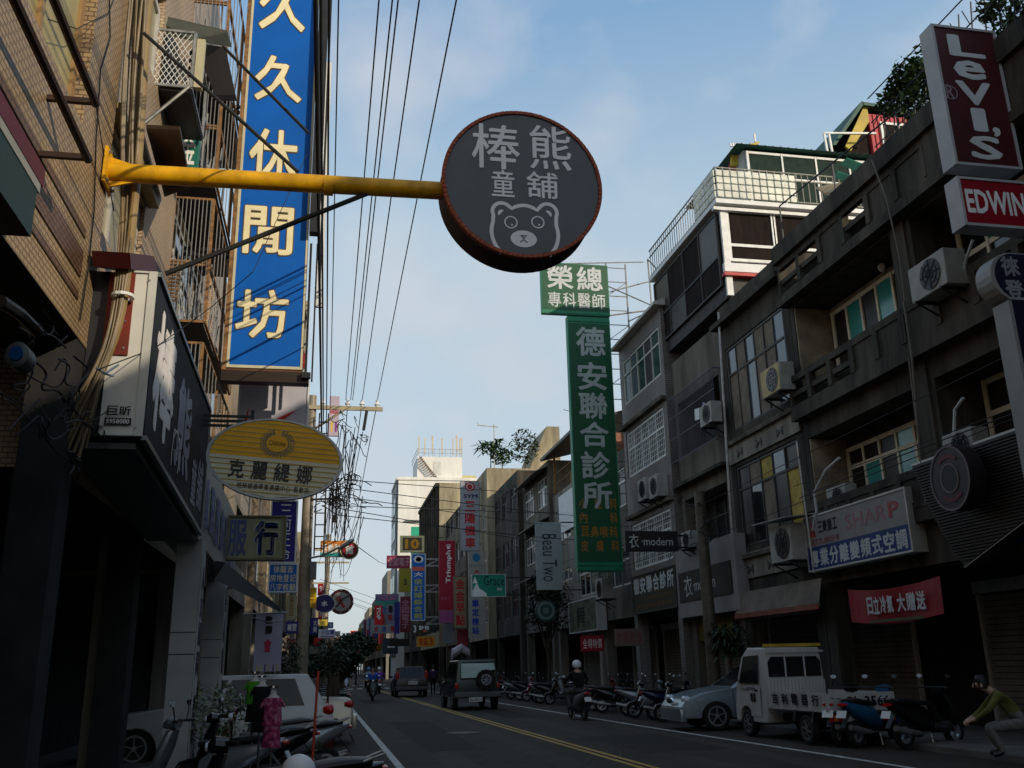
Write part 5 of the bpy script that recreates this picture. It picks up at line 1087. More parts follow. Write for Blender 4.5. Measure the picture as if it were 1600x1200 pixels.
for z in (8.0, 12.5, 17.0): 
    zz = P(670, {8.0: 975, 12.5: 925, 17.0: 884}[z], Y=71).z
    b.bar((P(666, 900, Y=71).x, 71, zz), (P(687, 900, Y=71).x, 71, zz), .1); b.bar((P(666, 900, Y=71).x, 71, zz+.5), (P(687, 900, Y=71).x, 71, zz+.5), .1); b.bar((P(666, 900, Y=71).x, 71, zz), (P(687, 900, Y=71).x, 71, zz+.5), .07)
tag(b.build('sign_truss', steel), 'three pale steel trusses right of the bright blue sign', 'truss')
nth_ = ['first', 'second', 'third', 'fourth', 'fifth', 'sixth', 'seventh', 'eighth', 'ninth', 'tenth', 'eleventh', 'twelfth', 'thirteenth']
# ================================================================ FAR BUILDINGS RIGHT
def auto(y0, y1, z0, nfl, fh, nb, d=.15, wh=1.5):
    w = (y1-y0)/nb
    return [(y0+w*i+w*.15, y0+w*(i+1)-w*.15, z0+fh*j, z0+fh*j+wh, d) for j in range(nfl) for i in range(nb)]
def autow(root, holes, X0, side, fm, pms, cols=3, seed=1):
    r = random.Random(seed)
    for h in holes:
        if side > 0: window(root, frR(X0+h[4]*.7, 0, 0), -h[1]+.03, h[2]+.03, -h[0]-.03, h[3]-.03, cols, [.65], fm, [r.choice(pms) for _ in range(4)], t=.09)
        else: window(root, frL(X0-h[4]*.7, 0, 0), h[0]+.03, h[2]+.03, h[1]-.03, h[3]-.03, cols, [.65], fm, [r.choice(pms) for _ in range(4)], t=.09)
GR = 'terraced houses on the right side'
h = auto(33.4, 38, 4.4, 2, 3.0, 1); r = bldg('rendered_building', 'low dim grey house hidden behind the tall green sign', 1, 11.2, 33.2, 38, 9.6, greyr, h, group=GR); autow(r, h, 11.2, 1, alu, [glass, glassb])
h = auto(38, 45.5, 4.4, 2, 2.9, 2); r = bldg('rendered_building', 'pale fronted house with a tin lean to roof just left of the tall green sign', 1, 11.1, 38, 45.5, 9.7, concl, h, group=GR); autow(r, h, 11.1, 1, alu, [glass, glassg])
MB().box(11.0, 11.09, 38.5, 44, 7.6, 9.4).build('white_panel', white, r); b = MB().box(11.9, 15.5, 37.9, 37.98, 9.7, 11.2); b.build('brick_wall', tile('red_brick', (.4, .12, .05), (.32, .09, .04), (.25, .2, .16), .25, .09), r)
b = MB(); b.prism([(10.6, 38, 11.6), (14.5, 38, 12.6), (14.5, 38, 12.75), (10.6, 38, 11.75)], (0, 8, 0)); b.build('lean_to_roof', M3('tin_brown', '3a322a', var=.4), r)
b = MB()
for x, y in ((11.1, 38.1), (13.5, 38.1), (11.1, 45), (13.5, 45)): b.bar((x, y, 9.7), (x, y, 11.7), .1)
for z in (10.2, 10.7): b.bar((11.1, 38.1, z), (14, 38.1, z), .04); b.bar((11.1, 38.1, z), (11.1, 45, z), .04)
b.bar((11.2, 38.0, 11.9), (12.0, 38.0, 10.4), .09); b.build('railing', rust, r)
h = auto(45.5, 52, 4.2, 3, 2.6, 2, wh=1.5); r = bldg('concrete_building', 'grey house with big steel windows behind the pale blue banner', 1, 10.9, 45.5, 52, 11.6, greyr, h, group=GR); autow(r, h, 10.9, 1, alu, [glass, glassg, glassb])
for k in range(3): MB().prism([(10.9, 45.6, 6.1+2.6*k), (10.2, 45.6, 5.8+2.6*k), (10.2, 45.6, 5.84+2.6*k), (10.9, 45.6, 6.14+2.6*k)], (0, 6, 0)).build('window_awning', concl, r)
h = auto(52, 60, 4.2, 3, 3.0, 3); r = bldg('concrete_building', 'dark weathered house between the grey house and the bare beige gable', 1, 10.6, 52, 59.6, 12.4, concd, h, group=GR); autow(r, h, 10.6, 1, darkf, [glass, glassb])
h = auto(59.6, 68, 4.2, 3, 3.0, 3); r = bldg('rendered_building', 'house with a bare beige rendered gable and plants on its roof', 1, 10.1, 59.6, 68, 14.1, beige, h, group=GR, colm=concd); autow(r, h, 10.1, 1, alu, [glass, glassb])
b = MB(); b.bar((10.7, 60, 14.1), (10.7, 60, 17.2), .06); b.bar((9.6, 60, 17.1), (11.0, 60, 17.0), .06); b.bar((9.6, 60.0, 17.1), (9.6, 60, 17.3), .04); tag(b.build('television_aerial', steel), 'rooftop aerial mast above the beige gable', 'aerial')
b = MB().prism([(13.2, 61, 14.1), (15.5, 61, 14.1), (15.5, 61, 17.4), (14.6, 61, 17.4)], (0, 5, 0)); tag(b.build('stair_house', beige), 'beige stair head with a sloping side on the roofs left of the tall green sign', 'roof structure')
h = auto(68, 80, 4.2, 4, 2.6, 4); r = bldg('concrete_building', 'dim grey brown house behind the silver scooter shop sign', 1, 9.9, 68, 80, 13.0, conc, h, group=GR); autow(r, h, 9.9, 1, darkf, [glass, glassb])
h = auto(80, 96, 4.5, 4, 3.0, 5); r = bldg('concrete_building', 'tall house with a bare weathered beige side wall behind the wine red sign', 1, 9.35, 80, 96, 17.0, M['beige_render'], h, group=GR, colm=concd); autow(r, h, 9.35, 1, darkf, [glass, glassb])
MB().box(9.36, 12.4, 79.95, 80.01, 11.5, 11.62).build('ledge', concl, r)
b = MB(); b.box(9.0, 9.34, 80.1, 95.9, 16.7, 17.0); 
for k in range(9): b.box(9.1, 9.34, 80.3+k*1.9, 80.6+k*1.9, 4.5, 16.69)
b.build('fin', concd, r)
# white tower
wt = thing('white_building', (8, 118, 0), 'tall plain white building with rooftop antennas in the distance', 'building')
Yw = 112; x0 = P(622, 800, Y=Yw).x; zt = P(640, 750, Y=Yw).z
MB().box(x0, x0+10, Yw, Yw+9, 0, zt).build('wall', plast, wt)
b = MB(); b.box(x0-.2, x0-.003, Yw+.4, Yw+8.5, 3, zt-.3); b.build('side_bay', M3('side_bay_grey', '6a6e70'), wt)
for k in range(7):
    window(wt, frL(x0-.5, 0, 0), 0, 0, 0, 0, 1, [], alu, [glass]) if False else None
    z = 4+k*3.1
    if z+2 < zt:
        f = MB(); 
        for yy in range(2): f.box(x0-.28, x0-.202, Yw+1+yy*3.7, Yw+4+yy*3.7, z, z+2.0)
        f.build('window', M3('pale_green_glass', '6a8a84', rough=.2), wt)
MB().box(x0-.25, x0+10.1, Yw-.15, Yw+9.1, zt, zt+.35).build('parapet', plast, wt)
Yp = 113; px0 = P(652, 740, Y=Yp).x; px1 = P(722, 740, Y=Yp).x; zp = P(690, 714, Y=Yp).z
MB().box(px0, px1, Yp, Yp+6, zt+.35, zp).build('penthouse_wall', plast, wt)
MB().box(px0+2.0, px0+2.9, Yp-.03, Yp-.004, zt+.9, zp-.6).build('door', M3('door_offwhite', 'c8c8c0'), wt)
b = MB()
for k in range(12): b.box(px0+.2+k*.17, px0+.5+k*.17, Yp-.9, Yp-.1, zp-.25-k*.24, zp-.2-k*.24)
b.bar((px0+.2, Yp-.9, zp-.2), (px0+2.4, Yp-.9, zt+.3), .1); b.build('staircase', M3('stair_grey', '7a6a60'), wt)
an = thing('antenna_array', (px0, Yp, zp), 'cluster of white panel antennas and railings on the roof of the tall white building', 'antenna')
b = MB(); rr = random.Random(4)
for z in (.5, 1.0): b.bar((px0, Yp+.1, zp+z), (px1, Yp+.1, zp+z), .05); b.bar((px0, Yp+.1, zp+z), (px0, Yp+8, zp+z), .05)
for k in range(9): x = px0+(px1-px0)*k/8; b.bar((x, Yp+.1, zp), (x, Yp+.1, zp+1.1), .05)
b.build('railing', steel, an)
for px, t_, w_ in ((655, 682, .14), (664, 684, .16), (676, 680, .2), (691, 684, .17), (708, 685, .12), (714, 680, .2), (719, 684, .18), (722, 684, .1)):
    p = P(px, t_, Y=Yp); b = MB(); b.bar((p.x, Yp+.3, zp), (p.x, Yp+.3, p.z), .07); b.box(p.x-w_/2, p.x+w_/2, Yp+.1, Yp+.25, p.z-2.0, p.z); b.build('panel_antenna', M3('antenna_cream', 'c8b8a0'), an)
b = MB().box(px1-.3, P(748, 740, Y=Yp).x, Yp+2, Yp+8, zt, P(735, 738, Y=Yp).z); tag(b.build('roof_hut', M3('cream_hut', 'b8b078')), 'small cream hut on the roof right of the antennas', 'roof hut')
# tin roof and teal hoarding in front of the white building
Yq = 100; p = P(630, 815, Y=Yq); q_ = P(672, 805, Y=Yq)
b = MB().add([(p.x, Yq, p.z), (q_.x+2, Yq, p.z), (q_.x+2, Yq+6, q_.z+.4), (p.x+.7, Yq+6, q_.z+.4), (p.x, Yq, p.z-.15), (q_.x+2, Yq, p.z-.15)], [(0, 1, 2, 3), (0, 1, 5, 4)]); tag(b.build('tin_roof', M3('tin_brown', '3a322a')), 'brown tin roof in front of the white building', 'roof')
b = MB().box(P(643, 850, Y=Yq).x, P(674, 850, Y=Yq).x, Yq+.5, Yq+.8, 8, P(650, 822, Y=Yq).z); tag(b.build('teal_hoarding', M3('teal_sheet', '2aa884')), 'turquoise sheet wall under the brown tin roof', 'hoarding')
MB().box(P(628, 850, Y=Yq+2).x, P(674, 850, Y=Yq+2).x+2, Yq+1, Yq+9, 0, P(640, 850, Y=Yq+1).z-.4) if False else None
rr = random.Random(8)
specs = [(96, 104, 9.2, 11.5, concd), (104, 112, 9.0, 12.0, greyr), (138.5, 152, 8.6, 15.2, concl), (152, 166, 8.5, 12.2, brownr), (166, 182, 8.5, 13.4, concd), (182, 200, 8.6, 11.6, greyr), (200, 225, 8.8, 13.8, beige), (225, 255, 9.2, 12.2, concl), (255, 290, 9.8, 14.2, conc), (290, 340, 10.5, 13.2, beige)]
for i, (a, b0, x, z, m_) in enumerate(specs):
    nb = max(1, int((b0-a)/4)); hh = auto(a, b0, 4.3, 2 if z < 12 else 3, 2.9, nb)
    r = bldg('distant_building', ['first', 'second', 'third', 'fourth', 'fifth', 'sixth', 'seventh', 'eighth', 'ninth', 'last'][i]+' distant house of the right row past the beige side wall', 1, x, a, b0, z, m_, hh, group='distant houses on the right side', depth=12)
    f = MB()
    for q in hh: f.box(x+q[4]*.8, x+q[4]*.8+.05, q[0]+.1, q[1]-.1, q[2]+.08, q[3]-.08)
    f.build('window', glass, r)
    if rr.random() < .7:
        MB().box(x+2, x+5.5, a+2, a+5, z, z+2.4).build('stair_head', rr.choice([concl, plast, beige]), r)
    if i > 1:
        k = 4+i % 3
        for j in range(k):
            yy = a+(b0-a)*(j+.5)/k; zz = rr.uniform(4, 8); hgt = rr.uniform(1.5, 4.5); w_ = rr.uniform(.7, 1.3)
            m2 = M3('far_sign_'+['a', 'b', 'c', 'd', 'e', 'f'][j % 6], ['8a1c24', '8a8c90', '24407c', '8a6a20', '5a2038', '2c5a4c'][j % 6])
            o = MB().box(x-w_-.2, x-.2, yy, yy+.25, zz, zz+hgt).build('hanging_sign', m2)
            tag(o, 'small %s hanging sign number %s on the %s distant house of the right row' % (['dark red', 'pale grey', 'blue', 'ochre', 'plum', 'green'][j % 6], nth_[j], nth_[i]), 'sign', 'small distant hanging signs on the right row')
# ================================================================ LEFT ROW BEYOND
GL = 'terraced houses on the left side'
ls = [(19.5, 24.5, -2.6, 10.5, ltile2), (24.5, 30, -2.4, 9.0, concl), (30, 36, -2.2, 10.2, brownr), (36, 44, -2.1, 9.4, beige), (44, 54, -2.0, 10.5, conc), (54, 68, -1.9, 9.4, greyr), (68, 88, -1.9, 11, beige), (88, 115, -1.8, 11, concl), (115, 160, -1.6, 12, conc), (160, 230, -1.2, 13, beige), (230, 330, 0.5, 13, greyr)]
for i, (a, b0, x, z, m_) in enumerate(ls):
    hh = auto(a, b0, 4.3, 2, 2.7, max(1, int((b0-a)/3.5)))
    r = bldg('terraced_house', ['first', 'second', 'third', 'fourth', 'fifth', 'sixth', 'seventh', 'eighth', 'ninth', 'tenth', 'last'][i]+' house of the left row past the tall blue sign, mostly hidden by signs', -1, x, a, b0, z, m_, hh, group=GL, depth=12, gz=3.4, colm=concl)
    f = MB()
    for q in hh: f.box(x-q[4]*.8-.05, x-q[4]*.8, q[0]+.1, q[1]-.1, q[2]+.08, q[3]-.08)
    f.build('window', glass, r)
# rows continuing behind the camera (they throw the shade into the street)
for i, (a, b0, z) in enumerate(((3, 11.0, 13.3), (-5, 3, 13.7), (-14, -5, 12.7), (-24, -14, 13.3), (-36, -24, 14.2))):
    hh = auto(a, b0, 4.5, 3, 2.9, 2); r = bldg('terraced_house', ['first', 'second', 'third', 'fourth', 'fifth'][i]+' concrete house of the right row, counted backwards from the right edge of the photo', 1, 11.2, a, b0, z, concd, hh, group='houses of the right row behind the camera')
    f = MB()
    for q in hh: f.box(11.2+q[4]*.8, 11.25+q[4]*.8, q[0]+.1, q[1]-.1, q[2]+.08, q[3]-.08)
    f.build('window', glass, r)
for i, (a, b0, z) in enumerate(((-8, 1, 14), (-20, -8, 12.5), (-36, -20, 13))):
    hh = auto(a, b0, 5.2, 3, 2.9, 2); r = bldg('terraced_house', ['first', 'second', 'third'][i]+' tan tiled house of the left row behind the camera', -1, -2.4, a, b0, z, ltile, hh, group='houses of the left row behind the camera', gz=4.3)
    f = MB()
    for q in hh: f.box(-2.4-q[4]*.8-.05, -2.4-q[4]*.8, q[0]+.1, q[1]-.1, q[2]+.08, q[3]-.08)
    f.build('window', glass, r)

# ================================================================ POLES, WIRES
pl = thing('utility_pole', (-.65, 26.9, 0), 'grey concrete utility pole on the left kerb with a steel crossarm and white insulators', 'utility pole')
b = MB(); xb = P(473, 980, Y=27).x; xt = P(487, 650, Y=27).x; b.tube([(xb, 27, 0), (xb, 27, 5), (xb, 27, 9.3)], [.19, .165, .13], 14); b.build('shaft', M3('pole_concrete', '8a8070', var=.3, scale=4), pl, smooth=True)
b = MB(); zc = 8.93; b.box(-.75, 1.45, 26.83, 26.9, zc-.07, zc+.05); b.bar((-.6, 26.85, 8.2), (.35, 26.85, zc-.05), .06); b.build('crossarm', M3('crossarm_tan', 'a89c80'), pl)
ins = None
for x in (.42, .84, 1.28, -.3):
    b = MB().loft([((x, 26.86, zc+.05), X_*.05, Y_*.05), ((x, 26.86, zc+.1), X_*.05, Y_*.05), ((x, 26.86, zc+.11), X_*.085, Y_*.085), ((x, 26.86, zc+.16), X_*.07, Y_*.07), ((x, 26.86, zc+.19), X_*.04, Y_*.04), ((x, 26.86, zc+.25), X_*.045, Y_*.045)], 12); b.build('insulator', white, pl, smooth=True)
b = MB(); b.bar((.98, 26.8, 8.85), (.9, 26.8, 8.25), .09); b.build('fuse_cutout', blackst, pl)
b = MB(); rr = random.Random(9)
for k in range(12):
    x, z = rr.uniform(.2, .9), rr.uniform(7.9, 8.7); pts = []
    for j in range(5): pts.append((x, 26.8+rr.uniform(-.1, .1), z)); x += rr.uniform(-.15, .2); z += rr.uniform(-.25, .2)
    b.tube(smooth(pts), .012, 4)
for k in range(26):
    x, z = rr.uniform(-.3, .7), rr.uniform(6.0, 7.0); pts = []
    for j in range(5): pts.append((x, 26.8+rr.uniform(-.1, .1), z)); x += rr.uniform(-.2, .25); z += rr.uniform(-.2, .2)
    b.tube(smooth(pts), .014, 4)
b.build('jumper_wire', cable, pl)
b = MB(); b.bar((.18, 26.9, 5.6), (.18, 26.9, 7.2), .05); b.bar((-.6, 26.9, 6.2), (.3, 26.9, 6.25), .05); b.bar((.15, 26.8, 5.55), (.15, 26.8, 5.75), .14)
b.build('rack', blackst, pl)
b = MB(); p = P(490, 890, Y=26.8); b.box(p.x-.08, p.x+.08, 26.6, 26.78, p.z-.28, p.z+.2); b.build('control_box', M3('box_grey', '6a6c6c'), pl)
# street lamp
sp = thing('street_lamp', (.4, 26.5, 4.6), 'silver street lamp head on a thin arm reaching right from the concrete pole', 'street lamp')
b = MB(); b.tube([P(484, 872, Y=26.8), P(505, 868, Y=26.7), P(530, 855, Y=26.6)], .03, 6); b.build('arm', steel, sp)
b = MB(); c0 = P(528, 858, Y=26.6); c1 = P(553, 843, Y=26.5); d = c1-c0; b.loft([(c0, Y_*.04, Z_*.04), (c0+d*.3, Y_*.1, Z_*.07), (c0+d*.75, Y_*.13, Z_*.08), (c1, Y_*.05, Z_*.04)], 10); b.build('lamp_head', M3('lamp_silver', 'a8aaac', rough=.3, metal=.4), sp, smooth=True)
# wires along the street
wi = [(1.28, 9.2), (.84, 9.2), (.42, 9.2)]
def wire(pts, r, label=None, grp='power lines along the street'):
    o = MB().tube(pts, r, 5).build('power_line', cable); tag(o, label or 'thin black power line running along the street overhead', 'power line', grp); return o
for (px, X) in ((713, 1.28), (655, .84), (613, .5), (622, .56), (592, .36)):
    p = P(px, 0, X=X); z = 9.2; pp = P(px, 0, Z=z); 
    # real wire: constant height from behind the camera to the crossarm
    xw = pp.x
    wire([(xw+.02, -12, z+.12), (xw, pp.y, z), (X, 26.86, 9.18)], .011, {713: 'rightmost thin black power line running overhead to the crossarm', 655: 'second power line from the right running overhead to the crossarm'}.get(px, {613: 'middle power line of the five running overhead', 622: 'third power line from the right running overhead', 592: 'leftmost power line of those running overhead to the crossarm'}.get(px)))
for (x, z, r, nm) in ((-.28, 8.4, .018, 'upper thick'), (-.30, 7.7, .024, 'thickest'), (-.16, 7.3, .012, 'lower thin'), (-.10, 8.9, .01, 'rightmost thin')):
    wire([(x, -10, z), (x, 8, z-.03), (x+.02, 26.8, z)], r, nm+' black telephone cable running overhead beside the tall blue sign', 'telephone cables along the left side')
for (x, z) in ((1.28, 9.1), (.84, 9.1), (.42, 9.0), (.1, 7.0), (0, 6.4), (-.1, 6.0), (.25, 6.6)):
    wire([(x, 26.9, z), (x+.0, 45, z-.35), (x-.1, 62, z-.2)], .014, 'power line beyond the concrete pole, the one %s of the far bundle' % {1.28: 'rightmost', .84: 'second from the right', .42: 'top middle', .1: 'centre', 0: 'second from the bottom', -.1: 'lowest', .25: 'lower right'}[x], 'power lines beyond the concrete pole')
pl2 = thing('utility_pole', (.0, 62, 0), 'farther utility pole on the left kerb among the hanging signs', 'utility pole')
MB().tube([(.0, 62, 0), (.0, 62, 10)], [.2, .15], 10).build('shaft', M['pole_concrete'], pl2); b = MB()
for z in (9.0, 8.2, 6.9): b.box(-.9, 1.4, 61.9, 62.0, z-.06, z+.04)
b.build('crossarm', M['crossarm_tan'], pl2)
nth_ = ['first', 'second', 'third', 'fourth', 'fifth', 'sixth', 'seventh', 'eighth', 'ninth', 'tenth', 'eleventh', 'twelfth', 'thirteenth']
# wires fanning across the street
for i, (x0, y0, x1, y1, Y1) in enumerate(((540, 750, 960, 775, 55), (535, 762, 1010, 815, 45), (530, 790, 960, 800, 55), (530, 775, 960, 830, 50), (528, 805, 1000, 850, 45), (520, 793, 960, 860, 50), (560, 855, 604, 882, 80), (500, 905, 640, 950, 84), (500, 915, 640, 962, 84), (505, 925, 640, 970, 84), (540, 940, 640, 975, 84), (880, 640, 1130, 690, 30), (950, 700, 1110, 715, 30))):
    a = P(x0, y0, Y=26.9 if i < 7 else 58 if i < 11 else 36); b_ = P(x1, y1, Y=Y1); m_ = (a+b_)/2-Z_*.12
    wire([a, m_, b_], .013, nth_[i]+' from the top of the thin wires fanning across the street to the right row', 'wires crossing the street')
b = MB(); b.tube([P(1250, 778, X=10.3), P(1400, 715, X=10.3), P(1600, 640, X=10.2)], .012, 5); b.tube([P(1240, 760, X=10.35), P(1420, 700, X=10.35), P(1600, 632, X=10.2)], .008, 5)
tag(b.build('cable', cable), 'pair of black cables crossing in front of the white and blue sign', 'cable')
# web of service wires round the left poles
rr = random.Random(52)
web = thing('service_wires', (.2, 27, 6), 'web of drooping black service wires between the concrete pole and the hanging signs', 'wires'); b = MB()
for k in range(22):
    x, z = rr.uniform(-.1, 1.0), rr.uniform(5.6, 8.4); x2, z2, y2 = rr.uniform(-.6, 1.3), rr.uniform(5.5, 9.3), rr.uniform(40, 62); b.tube(smooth([(x, 27, z), ((x+x2)/2, (27+y2)/2, min(z, z2)-rr.uniform(.0, .5)), (x2, y2, z2)], 3), .012, 4)
for k in range(9):
    x, z = rr.uniform(.0, .55), rr.uniform(6.5, 8.9); b.tube(smooth([(x, 26.85, z), (x+rr.uniform(-.15, .15), 26.8, z-.4), (x+rr.uniform(-.2, .2), 26.85, z-rr.uniform(.9, 2.4))], 3), .012, 4)
for x in (-.38, -.12): b.bar((x, 26.7, 4.6), (x, 26.7, 8.7), .04)
for k in range(12): b.bar((-.38, 26.7, 4.8+k*.33), (-.12, 26.7, 4.8+k*.33), .03)
for k in range(22):
    x, z = rr.uniform(-.1, .7), rr.uniform(6.0, 6.9); a0 = rr.uniform(0, 6.28); r_ = rr.uniform(.08, .22); b.tube([(x+r_*math.cos(a0+i*.7), 26.75, z+r_*.6*math.sin(a0+i*.7)) for i in range(7)], .012, 4)
o = b.build('wire', cable, web); o['kind'] = 'stuff'
# right concrete pole
pr = thing('utility_pole', (10.4, 25.7, 0), 'dark utility pole on the right pavement in front of the dress shop', 'utility pole')
p = P(1103, 900, X=10.35); MB().tube([(10.35, p.y, 0), (10.35, p.y, 6.2)], [.19, .15], 14).build('shaft', M3('pole_dark', '5a5248', var=.4, scale=4), pr, smooth=True)
b = MB(); rr = random.Random(31)
for k in range(14):
    y, z = rr.uniform(p.y-1, p.y+1.5), rr.uniform(4.6, 6.2); pts = []
    for j in range(5): pts.append((10.3+rr.uniform(-.15, .15), y, z)); y += rr.uniform(-.5, .6); z += rr.uniform(-.25, .25)
    b.tube(smooth(pts), .012, 4)
b.build('cable_loop', cable, pr)
for nm, z in (('upper', 5.9), ('lower', 4.9)): wire([(10.5, 12, z+.2), (10.35, p.y, z-.1), (10.4, 52, z+.1)], .009, nm+' black cable strung along the fronts of the right row', 'cables along the right row')
# traffic light far away
tl_ = thing('traffic_light', P(545, 1015, Y=100), 'tiny distant traffic light showing green', 'traffic light')
p = P(550, 1012, Y=100); b = MB(); b.tube([(p.x-3.5, 100, 0), (p.x-3.5, 100, p.z+.4)], .09, 8); b.bar((p.x-3.5, 100, p.z+.3), (p.x+1, 100, p.z+.3), .1); b.build('pole', steel, tl_)
MB().box(p.x-.6, p.x+.6, 99.8, 100, p.z-.2, p.z+.2).build('housing', black, tl_); b = MB().loft([((p.x, 99.79, p.z), X_*.16, Z_*.16), ((p.x, 99.77, p.z), X_*.16, Z_*.16)], 12); b.build('green_lens', mat('signal_green', (.1, .9, .7), .3, 0, emit=3), tl_)
t = thing('led_sign', P(556, 1018, Y=98), 'tiny glowing yellow and red running letter sign beside the traffic light', 'sign'); c = P(549, 1018, Y=98); e = P(567, 1018, Y=98)
MB().box(c.x, e.x, 98, 98.2, c.z-.12, c.z+.12).build('housing', black, t); MB().box(c.x+.03, (c.x+e.x)/2, 97.97, 97.99, c.z-.07, c.z+.07).build('display', mat('led_yellow', (.8, .7, .05), .3, 0, emit=1.5), t); MB().box((c.x+e.x)/2+.03, e.x-.02, 97.97, 97.99, c.z-.07, c.z+.07).build('display', mat('led_red', (.8, .02, .05), .3, 0, emit=1.5), t)

# shutters and goods inside the right arcade
for i, (y0, y1, X0) in enumerate(((24.8, 28.0, 11.2), (28.8, 30.8, 10.95), (31.0, 32.9, 10.95), (33.6, 37.6, 11.2), (38.4, 41.4, 11.1), (46, 49, 10.9), (53, 56, 10.6), (20.6, 24.0, 11.2), (11.6, 14.6, 11.2), (16, 18, 11.2))):
    x = X0+2.5; t = thing('shop_shutter', (x, (y0+y1)/2, .1), ['wide dim', 'left', 'right', 'pale', 'grey', 'sixth', 'farthest', 'canopy side', 'near dark', 'half lit'][i]+' roller shutter at the back of the right arcade, house at column %s' % nth_[i], 'shutter', 'roller shutters in the right arcade')
    b = MB()
    for k in range(22): b.box(x-.02-.012*(k % 2), x, y0, y1, .12+k*.12, .12+k*.12+.105)
    o = b.build('slat', shut, t); o['kind'] = 'stuff'
    b = MB(); b.box(x-.08, x+.01, y0-.1, y0-.003, .1, 2.8); b.box(x-.08, x+.01, y1+.003, y1+.1, .1, 2.8); b.box(x-.14, x+.01, y0-.1, y1+.1, 2.801, 3.05); b.build('frame', alu, t)
# ================================================================ VEHICLES
def paint(name, h, rough=.25, metal=.4): return mat(name, C(h), rough, .08, 3, metal=metal, local=True, spec=.6)
silver = paint('paint_silver', '9aa2a4'); pwhite = paint('paint_white', 'c4c6c4', metal=0); pgreyg = paint('paint_grey_green', '3a423e', metal=.3); pdark = paint('paint_dark_grey', '2a2626'); truckw = paint('paint_truck_white', 'b8b8b4', .45, 0); pchamp = paint('paint_champagne', 'a8a498')
def wheel(root, x, y, r, w, m=rubber, rim=silver, n=20, spokes=5):
    s = 1 if x > 0 else -1
    t = MB(); pr_ = [(-w/2, r*.72), (-w/2, r*.93), (-w*.38, r), (w*.38, r), (w/2, r*.93), (w/2, r*.72)]
    vs = []; k = len(pr_)
    for i in range(n):
        a = 2*math.pi*i/n
        for dx_, rr_ in pr_: vs.append((x+dx_, y+rr_*math.cos(a), r+rr_*math.sin(a)))
    fs = []
    for i in range(n):
        j = (i+1) % n
        for q in range(k): fs.append((i*k+q, i*k+(q+1) % k, j*k+(q+1) % k, j*k+q))
    t.add(vs, fs); o = t.build('wheel', m, root, smooth=True)
    b = MB(); b.ring((x+s*w*.30, y, r), Y_, Z_, r*.6, r*.73, X_*s*w*.12, n); b.loft([((x+s*w*.1, y, r), Y_*r*.7, Z_*r*.7), ((x+s*w*.14, y, r), Y_*r*.7, Z_*r*.7)], n) if False else None
    for i in range(spokes):
        a = 2*math.pi*i/spokes+.3; b.bar((x+s*w*.34, y, r), (x+s*w*.34, y+r*.62*math.cos(a), r+r*.62*math.sin(a)), r*.2, w*.1)
    b.loft([((x+s*w*.25, y, r), Y_*r*.16, Z_*r*.16), ((x+s*w*.46, y, r), Y_*r*.14, Z_*r*.14)], 10)
    b.build('rim', rim, o); b = MB().loft([((x+s*w*.15, y, r), Y_*r*.62, Z_*r*.62), ((x+s*w*.17, y, r), Y_*r*.62, Z_*r*.62)], n); b.build('brake_disc', black, o)
    return o
def arch(yc, r, zb, n=8):      # arch points from rear to front along the sill
    return [(yc+r*math.cos(math.pi-math.pi*i/n), zb+max(0, (r)*math.sin(math.pi*i/n))) for i in range(n+1)]
def lerpq(q, u, v):
    a = V3(q[0]).lerp(V3(q[1]), u); b = V3(q[3]).lerp(V3(q[2]), u); return a.lerp(b, v)
